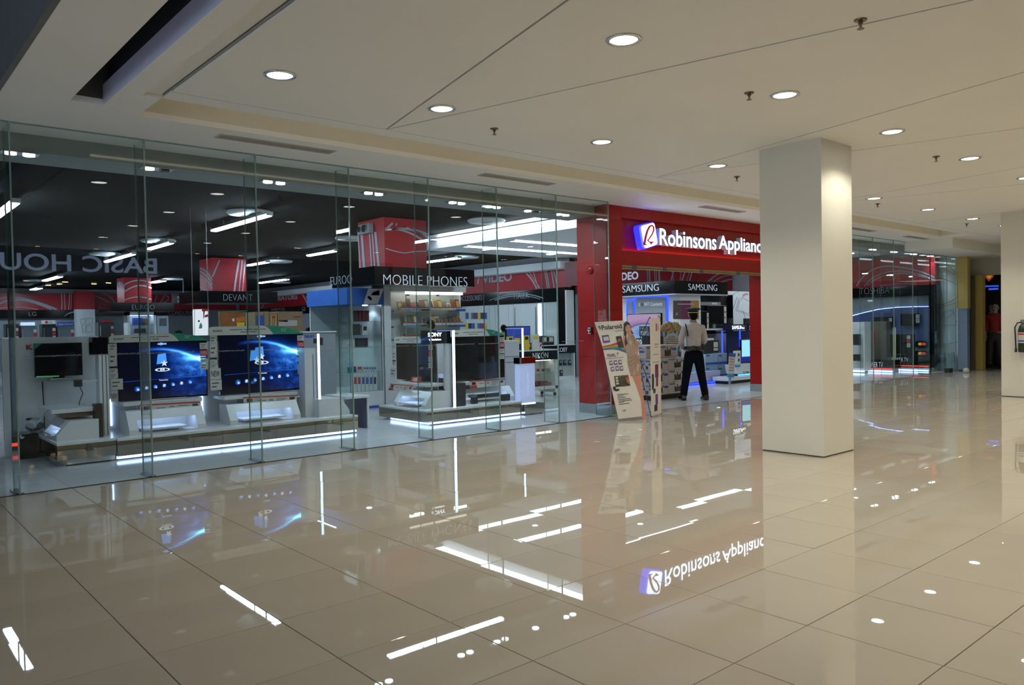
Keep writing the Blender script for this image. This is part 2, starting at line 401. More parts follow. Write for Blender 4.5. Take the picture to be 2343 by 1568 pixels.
for i, x in enumerate((17.9, 19.3, 20.5, 21.7, 22.8)):  # farthest spotlight added to brighten the white end wall
    twin(x, (1, 1), i, 'twin spotlights behind the far glass', ORD[i]+' from the square column, far')
# ---- shop ceiling: black, with a white lit zone over the entrance
bc = mat('black_ceiling', (.004, .0045, .005), .9, noise=.1, spec=.1)
struct('ceiling_7', B(-4, 24, GY+1.05, 40, 3.42, 3.47), bc)
wc = mat('white_soffit', (.80, .82, .84), .5, noise=.02)
struct('ceiling_8', B(9.75, 23.3, GY+1.05, 15.6, 3.30, 3.415), wc)
# ---- shop walls
struct('wall_left', B(-4.1, -4, GY, 40, 0, 3.42), dgrey)
struct('wall_back', B(-4, 15.6, 39, 39.1, 0, 3.42), mat('shop_wall', (.30, .33, .36), .5, noise=.03))
struct('wall_right', B(15.5, 15.6, 15.3, 39, 0, 3.42), MATS['shop_wall'])
struct('wall_entry', B(15.5, 23.3, 15.3, 15.4, 0, 3.30), MATS['shop_wall'])
struct('wall_end', B(23.3, 23.4, GY, 15.4, 0, 3.42), mat('printed_wall', (.78, .82, .84), .5, noise=.03))
struct('trim_10', B(15.05, 15.5, 15.3, 39, 3.0, 3.20), wc)
# ---- corridor end and the opposite side (seen in reflections)
ew = mat('end_wall_paint', (.52, .50, .40), .6, noise=.03)
struct('wall_far', B(24.3, 24.4, -3.2, 8.6, 2.62, ZC).box(24.3, 24.4, 8.07, 8.6, 0, 2.62).box(24.3, 24.4, -3.2, 1.5, 0, 2.62), ew)
struct('trim_11', B(23.12, 23.32, 7.88, GY-.02, 1.70, 3.10), mat('mustard_paint', (.55, .42, .12), .6, noise=.03))
struct('trim_12', B(23.14, 23.32, 7.90, GY-.04, .03, 1.70), mat('blue_grey_panel', (.24, .32, .45), .4, noise=.03))
J0, J1, J2 = 8.02, 8.10, 7.83
struct('trim_13', B(24.0, 24.3, J0, J1, 0, 2.62), mat('brown_jamb', (.16, .13, .10), .5, noise=.05))
struct('trim_14', B(24.1, 24.3, J2, J0-.002, 0, 2.62), MATS['mustard_paint'])
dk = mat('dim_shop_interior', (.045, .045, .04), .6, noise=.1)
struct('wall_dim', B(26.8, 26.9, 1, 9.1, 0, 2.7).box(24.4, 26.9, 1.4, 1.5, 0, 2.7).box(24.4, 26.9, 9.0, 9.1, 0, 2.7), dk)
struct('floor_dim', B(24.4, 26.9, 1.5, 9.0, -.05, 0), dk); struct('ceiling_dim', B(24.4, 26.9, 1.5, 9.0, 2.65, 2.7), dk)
ob = mat('opposite_shop_black', (.016, .016, .018), .3, noise=.1)
struct('wall_opposite', B(-7, 24.4, -3.3, -3.2, 2.60, ZC+.3), ob)
for x in (-6.9, .6, 8.1, 15.6, 23.0): struct('trim_15', B(x, x+.5, -3.35, -3.2, 0, 2.6), mat('opposite_pier', (.10, .09, .08), .5, noise=.05))
struct('wall_rear', B(-7, 24.4, -20, -19.9, 0, 3.4), ob); struct('floor_rear', B(-7, 24.4, -20, -3.2, -.06, -.01), mat('dim_floor', (.10, .09, .08), .3, noise=.1)); struct('ceiling_rear', B(-7, 24.4, -20, -3.3, 3.42, 3.46), ob)
bh = thing('shop_sign', 'pale letters BASIC HOUSE mirrored in the glass from the shop opposite', 'sign', (4, -3.2, 2.8))
text3('BASIC HOUSE', (5.80, -3.198, 2.82), (-1, 0, 0), (0, 0, 1), 3.75, .37, emat('sign_glow_pale', (.50, .62, .95), 3.6), bh, .012, .03)
def dl(x, y, lab, grp, warm=False, r=.092):
    t = thing('downlight', lab, 'light', (x, y, ZC), group=grp)
    part('trim_ring', MB().lathe((x, y, ZC-.010), [(r+.028, .009), (r+.026, .002), (r+.004, 0), (r, .004), (r, .009)], 24), chrome, t, smooth=True)
    part('lens', MB().lathe((x, y, ZC-.006), [(r-.002, .0055), (r-.002, .002), (r*.6, 0)], 20), warmg if warm else lamph, t)
    return t
GX = [2.55, 4.03, 6.07, 8.13, 10.25, 12.33, 14.4, 16.5, 18.3, 20.3]
rows = ((5.53, 'row nearest the shop glass'), (3.46, 'second row out from the shop glass'), (1.49, 'third row out from the shop glass'), (-.58, 'fourth row out from the shop glass'))
for ry, rl in rows:
    for i, x in enumerate(GX):
        if ry < 5 and i == 0: continue
        dl(x, ry, f'round recessed downlight, {ORD[i]} along the {rl}', 'corridor downlights')
        lamp('SPOT', 'downlight_lamp', (x, ry, ZC-.02), DOWN_W, WARM, size=.05, cone=136, blend=.45)
for i, x in enumerate((3.33, 4.47, 5.59, 6.69, 7.75, 8.75, 9.96, 11.13)):
    dl(x, -3.0, f'small warm downlight, {ORD[i]} in the row before the opposite shop', 'warm downlights opposite', True, .06)
for i, (x, y) in enumerate(((5.2, -16.2), (6.4, -19), (6.6, -18), (6.5, -16.5), (7.7, -17.5), (8.0, -16.6))):
    solo('spot_lamp', f'tiny warm lamp mirrored in the glass, {ORD[i]} deep in the opposite shop', 'lamp', MB().cyl((x, y, 3.36), 'z', .09, .03, 12), warmg, 'warm lamps deep opposite')
# sprinklers and air slots
for i, (px, py) in enumerate(((1969, 45), (1714, 212), (1131, 294), (1686, 404), (2142, 358), (2008, 466), (2212, 512))):
    p = onz(px, py, ZC)
    t = thing('sprinkler', f'small ceiling sprinkler head, {ORD[i]} counting from the nearest', 'sprinkler', (p.x, p.y, ZC), group='ceiling sprinklers')
    part('escutcheon', MB().lathe((p.x, p.y, ZC-.012), [(.012, 0), (.038, .004), (.040, .012)], 16), mat('bronze', (.22, .16, .10), .35, .8, noise=.1), t)
    part('nozzle', MB().lathe((p.x, p.y, ZC-.060), [(.022, 0), (.022, .003), (.006, .006), (.009, .030), (.016, .034), (.014, .048)], 12), MATS['bronze'], t)
for i, (a, b) in enumerate((((493, 312), (770, 345)), ((1110, 396), (1280, 418)), ((1605, 472), (1715, 483)), ((1945, 520), (1966, 523)), ((2065, 541), (2115, 547)))):
    p, q = onz(*a, ZC), onz(*b, ZC); y = 7.60
    t = thing('air_slot', f'long linear air grille in the ceiling band, {ORD[i]} counting from the nearest', 'vent', (p.x, y, ZC), group='ceiling air grilles')
    x0, x1 = p.x, max(q.x, p.x+1.15)
    part('grille_frame', B(x0, x1, y-.085, y-.065, ZC-.008, ZC).box(x0, x1, y+.065, y+.085, ZC-.008, ZC).box(x0, x0+.02, y-.065, y+.065, ZC-.008, ZC).box(x1-.02, x1, y-.065, y+.065, ZC-.008, ZC), mat('vent_paint', (.50, .46, .38), .5, noise=.04), t)
    part('backing', B(x0+.02, x1-.02, y-.065, y+.065, ZC-.003, ZC-.001), mat('vent_dark', (.12, .10, .08), .7, noise=.1), t)
    for k in range(3):
        yy = y-.04+.04*k; part('slat', B(x0+.02, x1-.02, yy-.007, yy+.007, ZC-.007, ZC-.003), MATS['vent_paint'], t)
# ================================================================== ENTRANCE PORTAL
PY_, PYB = 8.35, 9.0
Z = lambda px, py, Y: ony(px, py, Y).z
zb, z1, z2 = Z(1422, 606, PY_), Z(1440, 500, PY_), Z(1440, 574, PY_)
core = mat('portal_core', (.05, .01, .01), .6, noise=.1)
po = struct('wall_portal', B(9.245, 9.595, PY_+.005, PYB-.005, 0, ZC).box(14.315, 14.745, PY_+.005, PYB-.005, 0, ZC).box(9.595, 14.315, PY_+.10, PYB-.005, zb+.01, ZC), core)
zj = [.155]+[onx(1350, y, 9.24).z for y in (817, 775, 711, 601)]+[3.10, ZC]
for a, b in zip(zj, zj[1:]):                 # red cladding of both jambs
    for x0, x1 in ((9.24, 9.60), (14.31, 14.75)):
        part('panel', MB().box(x0, x1, PY_, PY_+.01, a+.002, b-.002).box(x0, x0+.01, PY_+.01, PYB, a+.002, b-.002).box(x1-.01, x1, PY_+.01, PYB, a+.002, b-.002), redp, po)
for x0, x1 in ((9.236, 9.604), (14.306, 14.754)):
    part('base_plate', B(x0, x1, PY_-.004, PYB+.004, 0, .152), mat('grey_base', (.30, .33, .33), .3, noise=.04), po)
xs = [9.60]+[ony(p, 540, PY_).x for p in (1490, 1558, 1620)]+[ony(1732, 560, PY_).x, 14.31]
for a, b in zip(xs, xs[1:]):
    part('panel', B(a+.001, b-.001, PY_, PY_+.10, z1, ZC-.004), redp, po)      # upper fascia, proud
    part('panel', B(a+.002, b-.002, PY_+.09, PY_+.11, z2, z1), redp, po)       # sign band, set back
    part('panel', B(a+.001, b-.001, PY_, PY_+.10, zb, z2), redp, po)           # lower fascia
part('light_strip', B(9.62, 14.3, PY_+.060, PY_+.080, z2+.002, z2+.008), emat('ledge_led_red', (1, .25, .16), 5.0), po)
ra = thing('shutter_rail', 'tan metal roller shutter rail under the red entrance fascia', 'rail', (11.9, PY_+.02, zb-.045))
part('rail_bar', B(9.60, 14.31, PY_-.005, PY_+.05, zb-.062, zb-.006), mat('tan_metal', (.42, .30, .13), .35, .5, noise=.05), ra, .004)
for x in (9.9, 10.7, 11.75, 12.9): part('bracket', B(x-.05, x+.05, PY_-.012, PY_+.055, zb-.070, zb), dgrey, ra, .004)
part('guide_slot', B(9.60, 14.31, PY_-.007, PY_-.005, zb-.045, zb-.038), blackm, ra)
# ---- illuminated sign
sg = thing('shop_sign', 'illuminated white Robinsons Appliances lettering on the red entrance fascia', 'sign', (11.9, 8.28, z2))
signw = emat('sign_face_white', (.70, .82, 1.0), 4.5); signs_ = mat('letter_return', (.45, .46, .52), .4, emit=(.6, .65, .9), es=.10)
SP = ('y', 8.27)
def glowtext(s, xl, w, yt, yb):
    a, b = pt(SP, xl, yb), pt(SP, xl, yt)
    o = text3(s, (a.x, 8.37, a.z), (1, 0, 0), (0, 0, 1), w, b.z-a.z, signw, sg, .010, .10)
    o.data.materials.append(signs_)
    for p in o.data.polygons:
        if p.normal.y > -.7: p.material_index = 1
wR = pt(SP, 1639, 560).x-pt(SP, 1510, 560).x
glowtext('Robinsons', 1510, wR, 522.5, 561)
def tw(s):
    me = textmesh(s, signw, .010); w = max(v.co.x for v in me.vertices)-min(v.co.x for v in me.vertices); h = max(v.co.y for v in me.vertices)-min(v.co.y for v in me.vertices); bpy.data.meshes.remove(me); return w, h
wA = (pt(SP, 1742, 575).x-pt(SP, 1645, 575).x)*tw('Appliances')[0]/tw('Applianc')[0]
a, b = pt(SP, 1645, 569.5), pt(SP, 1645, 538.5); hA, hp = tw('A')[1], tw('Appliances')[1]
o = text3('Appliances', (a.x, 8.37, a.z-(b.z-a.z)*(hp-hA)/hA), (1, 0, 0), (0, 0, 1), wA, (b.z-a.z)*hp/hA, signw, sg, .010, .10)
o.data.materials.append(signs_)
for p in o.data.polygons:
    if p.normal.y > -.7: p.material_index = 1
lg = thing('logo_box', 'tilted blue edged light box with a red script R beside the shop name', 'sign', (10.3, 8.27, z2))
def rnd(pts, r=.16, n=4):                    # round the corners of a quad given in px
    out = []; k = len(pts)
    for i in range(k):
        p, q, s = Vector(pts[i-1]), Vector(pts[i]), Vector(pts[(i+1) % k]); A_ = q+(p-q)*r; C_ = q+(s-q)*r
        for j in range(n+1):
            t = j/n; out.append(tuple((1-t)**2*A_+2*t*(1-t)*q+t*t*C_))
    return out
outer = rnd([(1462, 516.5), (1498.5, 507), (1507.5, 560), (1472, 572.5)])
face = rnd([(1466, 517.5), (1496.5, 509.5), (1504.5, 559), (1475, 569)])
part('box_body', MB().ppx(('y', 8.40), [(x, y) for x, y in [proj(pt(SP, *q)-Vector((0, -.13, 0)))[:2] for q in outer]], .115), mat('blue_glow_return', (.02, .02, .6), .4, emit=(.02, .02, 1), es=2.6), lg)
part('light_face', MB().ppx(sh(SP, .004), face, .006), signw, lg)
R = [(1474, 560), (1477, 542), (1481, 528), (1486, 518.5), (1491, 516), (1495, 519), (1495.5, 527), (1492, 536), (1487, 544), (1482, 550)]
part('letter_mark', MB().rpx(sh(SP, .012), R, (5.2, 2.6), .004).rpx(sh(SP, .012), [(1481, 549), (1485, 553), (1490, 555.5), (1495, 554)], 2.6, .004).ppx(sh(SP, .012), [(1485, 553), (1495, 553), (1489.5, 560.5)], .004).ppx(sh(SP, .012), [(1472.5, 559), (1480, 559), (1480, 561.5), (1472.5, 561.5)], .004), mat('script_red', (.35, .01, .02), .4, emit=(.5, .01, .02), es=.35), lg)
# ---- fire bell and call point on the red flank
q = onx(1351, 618, 9.24)
fb = thing('fire_bell', 'red round fire alarm bell on the red entrance flank behind the glass', 'bell', q)
bm = MB(); prof = [(.068, 0), (.068, .012), (.062, .030), (.042, .044), (.014, .048)]
n = 20
for r, d in prof: bm.v += [(q.x-d, q.y+r*math.cos(2*math.pi*i/n), q.z+r*math.sin(2*math.pi*i/n)) for i in range(n)]
for k in range(len(prof)-1):
    for i in range(n): bm.f.append([k*n+i, k*n+(i+1) % n, (k+1)*n+(i+1) % n, (k+1)*n+i]); bm.mi.append(0)
bm.f.append([(len(prof)-1)*n+i for i in range(n)]); bm.mi.append(0); bm.f.append(list(range(n))); bm.mi.append(0)
part('gong', bm, mat('bell_red', (.42, .015, .01), .15, noise=.05), fb, smooth=True)
part('centre_nut', MB().cyl((q.x-.058, q.y, q.z), 'x', .016, .012, 12), chrome, fb)
q = onx(1352, 757, 9.24)
cpn = thing('call_point', 'small dark red fire call point below the fire bell', 'call point', q)
part('housing', B(q.x-.04, q.x, q.y-.045, q.y+.045, q.z-.06, q.z+.06), mat('call_red', (.12, .012, .012), .3, noise=.05), cpn, .006)
part('handle', MB().box(q.x-.052, q.x-.04, q.y-.032, q.y+.032, q.z+.0, q.z+.016).box(q.x-.052, q.x-.04, q.y-.008, q.y+.008, q.z-.03, q.z), white, cpn)
part('label', B(q.x-.042, q.x-.040, q.y-.03, q.y+.03, q.z+.035, q.z+.05).box(q.x-.042, q.x-.040, q.y-.03, q.y+.03, q.z-.05, q.z-.04), white, cpn)
# ================================================================== SHELF / DISPLAY HELPERS
def loc2(pl, P, L):                          # world point -> local frame of a thing that faces the viewer's plane
    d = Vector(P)-Vector(L); return (d.x, d.y, d.z) if pl[0] == 'y' else (-d.y, d.x, d.z)
RZ = lambda pl: 0.0 if pl[0] == 'y' else -math.pi/2
def lpx(mb, pl, L, pts, d, y=0.0):           # px polygon -> flat slab in the local frame, standing d proud of local y
    P = [loc2(pl, pt(pl, *p), L) for p in pts]
    return mb.loft([(p[0], y-d, p[2]) for p in P], [(p[0], y, p[2]) for p in P])
def lrect(pl, L, xl, xr, yt, yb):
    a = loc2(pl, pt(pl, xl, yt), L); b = loc2(pl, pt(pl, xl, yb), L); c = loc2(pl, pt(pl, xr, (yt+yb)/2), L)
    return a[0], c[0], b[2], a[2]
TAGM = {'w': cream, 'r': redt, 'k': lettb, 'y': yel, 'b': bluep}
def tags(root, pl, L, strips, y, d=.003):
    for s in strips:
        xl, xr, yt, yb, c = s[:5]; a0, a1, b0, b1 = lrect(pl, L, xl, xr, yt, yb)
        p = part('price_tag', MB().box(a0, a1, y-d, y, b0, b1), TAGM[c], root, local=True)
        if len(s) > 5:
            text3(s[5], (a0+(a1-a0)*.1, y-d-.0005, b0+(b1-b0)*.25), (1, 0, 0), (0, 0, 1), (a1-a0)*.8, (b1-b0)*.5, lettb if c in 'wy' else white, p, .0, .001, local=True)
        elif c == 'w' and b1-b0 > .02:
            part('print_block', MB().box(a0+(a1-a0)*.12, a0+(a1-a0)*.75, y-d-.001, y-d, b0+(b1-b0)*.62, b0+(b1-b0)*.74).box(a0+(a1-a0)*.12, a0+(a1-a0)*.55, y-d-.001, y-d, b0+(b1-b0)*.28, b0+(b1-b0)*.40), dgrey, p, local=True)
def tv(label, pl, xl, xr, yt, yb, screen=None, stand=True, zfoot=None, strips=(), group=None, deep=.05):
    c = pt(pl, (xl+xr)/2, yb); base = zfoot if zfoot is not None else c.z
    L = Vector((c.x, c.y, base)); a0, a1, b0, b1 = lrect(pl, L, xl, xr, yt, yb)
    t = thing('television', label, 'television', L, RZ(pl), group)
    part('housing', MB().box(a0, a1, 0, deep, b0, b1), tvb, t, .006, local=True)
    part('screen', MB().box(a0+.018, a1-.018, -.002, 0, b0+.025, b1-.018), screen or tvs, t, local=True)
    if stand:
        m = (a0+a1)/2; w = (a1-a0)*.22
        part('neck', MB().box(m-.06, m+.06, .012, .04, .012, b0+.02), tvb, t, local=True)
        part('foot', MB().box(m-w, m+w, -.09, .13, 0, .012), chrome, t, .005, local=True)
    tags(t, pl, L, strips, -.004)
    t['dims'] = [a0, a1, b0, b1]
    return t, L
def console(label, L, rz, w, h, d, slope=.13, group=None, board=True, emit=None):
    emit = emit or bayled
    """white sloping-front cabinet with a lit open bay; local front is -y, x from 0 to w."""
    t = thing('media_console', label, 'cabinet', L, rz, group); s = slope; th = .03
    prof = [(0, 0), (d, 0), (d, h), (s, h), (.0, .06)]
    for x in (0, w-.10): part('side_panel', MB().prism(prof, 'x', x, x+.10), white, t, local=True)
    part('top_panel', MB().box(.10, w-.10, s, d, h-th, h), white, t, local=True)
    k = .62; zf = h*k; yf = s*(zf-.06)/(h-.06)
    part('front_panel', MB().prism([(yf, zf), (yf+.03, zf), (s+.03, h-th), (s, h-.002)], 'x', .10, w-.10), white, t, local=True)
    part('back_panel', MB().box(.10, w-.10, d-.02, d, 0, h-th), white, t, local=True)
    part('floor_panel', MB().box(.10, w-.10, .01, d-.02, 0, .015), white, t, local=True)
    if board: part('shelf_board', MB().box(.16, w-.22, -.02, d-.06, .045, .065), white, t, local=True)
    part('light_strip', MB().box(.13, w-.13, yf+.045, yf+.075, zf+.012, zf+.03), emit, t, local=True)
    return t
def spec_strip(label, pl, quad, hp, group='specification strips below televisions', y=0):
    """tilted printed card with a red heading, px quad: tl, tr, br, bl on the plane."""
    c = pt(pl, *quad[3]); t = thing('label_strip', label, 'label', c, RZ(pl), group); L = c
    lpx_ = lambda m, q, d, yy=0: lpx(m, pl, L, q, d, yy)
    part('card', lpx_(MB(), quad, .006), cream, t, local=True)
    (tx, ty), (ux, uy), (vx, vy), (wx, wy) = quad
    f = lambda u, v: (tx+(ux-tx)*u+(wx-tx)*v+(tx-ux+vx-wx)*u*v, ty+(uy-ty)*u+(wy-ty)*v+(ty-uy+vy-wy)*u*v)
    part('heading_bar', lpx_(MB(), [f(.0, 0), f(1, 0), f(1, .13), f(0, .13)], .002, -.006), redt, t, local=True)
    part('heading_block', lpx_(MB(), [f(0, .62), f(.2, .62), f(.2, 1), f(0, 1)], .002, -.006), redt, t, local=True)
    part('picture', lpx_(lpx_(MB(), [f(.06, .2), f(.17, .2), f(.17, .56), f(.06, .56)], .002, -.006), [f(.86, .25), f(.95, .2), f(.96, .5), f(.87, .6)], .002, -.006), char, t, local=True)
    m = MB()
    for (u0, u1, v) in ((.27, .42, .42), (.48, .56, .35), (.48, .56, .48), (.62, .80, .3), (.62, .78, .48), (.62, .74, .68)): lpx_(m, [f(u0, v), f(u1, v), f(u1, v+.07), f(u0, v+.07)], .001, -.006)
    part('print_line', m, dgrey, t, local=True)
    return t
def brand_board(label, pl, xl, xr, yb_l, yb_r, yt_l, yt_r, split, num, group='brand boards over televisions'):
    """white board with a green sweep that stands on a television's top edge."""
    c = pt(pl, xl, yb_l); t = thing('brand_board', label, 'sign', c, RZ(pl), group)
    e = lambda u, v: (xl+(xr-xl)*u, (yb_l+(yb_r-yb_l)*u)*(1-v)+(yt_l+(yt_r-yt_l)*u)*v)
    wh = [e(0, 0), e(0, .8), e(.02, .95), e(.05, 1)]+[e(split-.12+.12*i/5, 1-(i/5)**2*1.0) for i in range(6)]
    part('board', lpx(MB(), pl, c, wh, .012), cream, t, local=True)
    gr = [e(split-.02+.0, 0), e(split-.05, .5), e(split-.125, 1.0)]+[e(split-.12+(1.0-split+.12)*i/6, 1-(i/6)**2.2) for i in range(7)]
    part('green_sweep', lpx(MB(), pl, c, gr, .010, .001), green, t, local=True)
    P0 = loc2(pl, pt(pl, *e(.045, .38)), c); P1 = loc2(pl, pt(pl, *e(.15, .38)), c); P2 = loc2(pl, pt(pl, *e(.045, .62)), c)
    text3('SONY', (P0[0], -.0125, P0[2]), (P1[0]-P0[0], 0, P1[2]-P0[2]), (0, 0, 1), P1[0]-P0[0], P2[2]-P0[2], lettb, t, .02, .001, local=True)
    P0 = loc2(pl, pt(pl, *e(.76, .3)), c); P1 = loc2(pl, pt(pl, *e(.82, .3)), c); P2 = loc2(pl, pt(pl, *e(.76, .66)), c)
    text3(num, (P0[0], -.0105, P0[2]), (P1[0]-P0[0], 0, P1[2]-P0[2]), (0, 0, 1), P1[0]-P0[0], P2[2]-P0[2], cream, t, -.01, .001, local=True)
    m = MB()
    for (u0, u1, v) in ((.22, .36, .56), (.37, .46, .56), (.47, .60, .55), (.33, .42, .28), (.43, .50, .28)): lpx(m, pl, c, [e(u0, v), e(u1, v), e(u1, v+.09), e(u0, v+.09)], .0005, -.012)
    part('print_line', m, dgrey, t, local=True)
    return t
def earthmat():
    M = bpy.data.materials.new('earth_screen'); M.use_nodes = True; nt = M.node_tree; nt.nodes.clear(); N = nt.nodes.new; Lk = nt.links.new
    def mth(op, a, b=None, c=None):
        n = N('ShaderNodeMath'); n.operation = op
        for i, v in enumerate((a, b, c)):
            if v is None: continue
            if isinstance(v, (int, float)): n.inputs[i].default_value = v
            else: Lk(v, n.inputs[i])
        return n.outputs[0]
    tc = N('ShaderNodeTexCoord'); sp = N('ShaderNodeSeparateXYZ'); Lk(tc.outputs['Generated'], sp.inputs[0])
    x = mth('MULTIPLY', sp.outputs['X'], 1.5); y = sp.outputs['Z']
    dx = mth('SUBTRACT', x, .62); dy = mth('ADD', y, .52)
    d = mth('SQRT', mth('ADD', mth('MULTIPLY', dx, dx), mth('MULTIPLY', dy, dy)))
    e = mth('SUBTRACT', d, 1.40)                             # signed distance to the limb
    right = mth('MINIMUM', mth('MAXIMUM', mth('MULTIPLY', mth('SUBTRACT', x, .28), 1.2), 0), 1)
    rim = mth('POWER', 2.718, mth('MULTIPLY', mth('MULTIPLY', e, e), -1800))
    glow = mth('POWER', 2.718, mth('MULTIPLY', mth('ABSOLUTE', e), -20))
    ins = mth('LESS_THAN', e, 0)
    nz = N('ShaderNodeTexNoise'); nz.inputs['Scale'].default_value = 7; nz.inputs['Detail'].default_value = 8; nz.inputs['Roughness'].default_value = .7; Lk(tc.outputs['Generated'], nz.inputs['Vector'])
    body = mth('MULTIPLY', mth('MULTIPLY', ins, mth('MULTIPLY', right, mth('MULTIPLY', right, right))), mth('POWER', nz.outputs['Fac'], 3.2))
    fx = mth('SUBTRACT', x, 1.40); fy = mth('SUBTRACT', y, .69)
    fl = mth('POWER', 2.718, mth('MULTIPLY', mth('SQRT', mth('ADD', mth('MULTIPLY', fx, fx), mth('MULTIPLY', mth('MULTIPLY', fy, fy), 25))), -7))
    low = mth('GREATER_THAN', mth('ADD', y, mth('MULTIPLY', sp.outputs['X'], -.04)), .30)
    lowk = mth('ADD', mth('MULTIPLY', low, .6), .4)
    blue = mth('MULTIPLY', mth('ADD', mth('ADD', mth('MULTIPLY', mth('MULTIPLY', rim, right), 1.4), mth('MULTIPLY', mth('MULTIPLY', glow, mth('MULTIPLY', right, right)), .5)), mth('ADD', mth('MULTIPLY', body, 4.0), mth('MULTIPLY', fl, 5.0))), lowk)
    cmb = N('ShaderNodeCombineColor')
    Lk(mth('ADD', mth('MULTIPLY', mth('MULTIPLY', blue, blue), .06), .003), cmb.inputs[0])
    Lk(mth('ADD', mth('MULTIPLY', blue, mth('ADD', .10, mth('MULTIPLY', blue, .22))), .004), cmb.inputs[1])
    Lk(mth('ADD', mth('MULTIPLY', blue, 1.0), .012), cmb.inputs[2])
    em = N('ShaderNodeEmission'); Lk(cmb.outputs[0], em.inputs[0]); em.inputs[1].default_value = 1.0
    gl = N('ShaderNodeBsdfGlossy'); gl.inputs['Roughness'].default_value = .1; gl.inputs[0].default_value = (.03, .03, .03, 1)
    ad = N('ShaderNodeAddShader'); Lk(em.outputs[0], ad.inputs[0]); Lk(gl.outputs[0], ad.inputs[1])
    o = N('ShaderNodeOutputMaterial'); Lk(ad.outputs[0], o.inputs[0]); return M
earth = earthmat()
icb = emat('screen_icon_blue', (.08, .35, 1.0), 1.1); icw = emat('screen_icon_white', (.75, .88, 1.0), 1.1); icd = emat('screen_icon_ring', (.02, .10, .75), 1.0)
def screen_icons(t, star2):
    a0, a1, b0, b1 = t['dims']; w, h = a1-a0, b1-b0
    f = lambda u, v: (a0+w*u, -.003, b0+h*v)
    def poly(m, pts): P = [f(*p) for p in pts]; return m.loft([(p[0], -.0035, p[2]) for p in P], [(p[0], -.0025, p[2]) for p in P])
    def star(cx, cy, r): return [(cx+r*(1 if i % 2 == 0 else .42)*math.sin(math.pi*i/5)*h/w, cy+r*(1 if i % 2 == 0 else .42)*math.cos(math.pi*i/5)) for i in range(10)]
    mb, mw = MB(), MB()
    offs = [(0, 0)] if not star2 else [(-.02, -.01), (-.075, -.06)]
    for (ox, oy) in offs:
        poly(mb, [(.415+ox, .60+oy), (.43+ox, .77+oy), (.52+ox, .79+oy), (.53+ox, .62+oy)])
        poly(mw, star(.50+ox, .615+oy, .062))
    ring = [(.48+.085*math.cos(t), .505+.032*math.sin(t)) for t in (2*math.pi*i/20 for i in range(21))]
    for i in range(20):
        p, q = ring[i], ring[i+1]; k = .72; c = (.48, .505)
        poly(mw, [p, q, (c[0]+(q[0]-c[0])*k, c[1]+(q[1]-c[1])*k), (c[0]+(p[0]-c[0])*k, c[1]+(p[1]-c[1])*k)])
    part('screen_icon', mb, icb, t, local=True); part('screen_icon', mw, icw, t, local=True)
    text3('8', f(.45, .485), (1, 0, 0), (0, 0, 1), w*.055, h*.045, icw, t, .02, .001, local=True)
    text3('ACTION' if not star2 else 'ACTION', f(.43, .935), (1, 0, 0), (0, 0, 1), w*.10, h*.03, icw, t, .02, .001, local=True)
    part('screen_icon', poly(MB(), [(.47+.022*math.cos(i), .95+.026*math.sin(i)) for i in (2*math.pi*k/12 for k in range(12))]), icb, t, local=True)
    text3('Favourites', f(.44, .315), (1, 0, 0), (0, 0, 1), w*.10, h*.025, icw, t, .01, .001, local=True)
    part('screen_icon', poly(MB(), [(.05, .325), (.95, .365), (.95, .370), (.05, .330)]), icd, t, local=True)
    for i in range(7):
        cx, cy = .20+i*.098, .195+i*.012; m = MB()
        n = 14
        r1 = .045 if i == 0 else .034
        for k in range(n):
            A, B_ = 2*math.pi*k/n, 2*math.pi*(k+1)/n; z = h/w
            poly(m, [(cx+r1*math.cos(A)*z, cy+r1*math.sin(A)), (cx+r1*math.cos(B_)*z, cy+r1*math.sin(B_)), (cx+r1*.8*math.cos(B_)*z, cy+r1*.8*math.sin(B_)), (cx+r1*.8*math.cos(A)*z, cy+r1*.8*math.sin(A))])
        part('screen_icon', m, icd, t, local=True)
        m = MB(); g = random.random
        poly(m, [(cx-.016, cy-.022), (cx+.010, cy-.026), (cx+.016, cy+.018), (cx-.008, cy+.026)])
        part('screen_icon', m, icb if i % 2 == 0 else icw, t, local=True)
        m = MB(); poly(m, [(cx-.002, cy-.028), (cx+.020, cy-.024), (cx+.018, cy+.002), (cx, cy+.0)])
        part('screen_icon', m, icw if i % 2 == 0 else (emat('screen_icon_orange', (1, .35, .1), 1.) if i == 5 else icb), t, local=True)
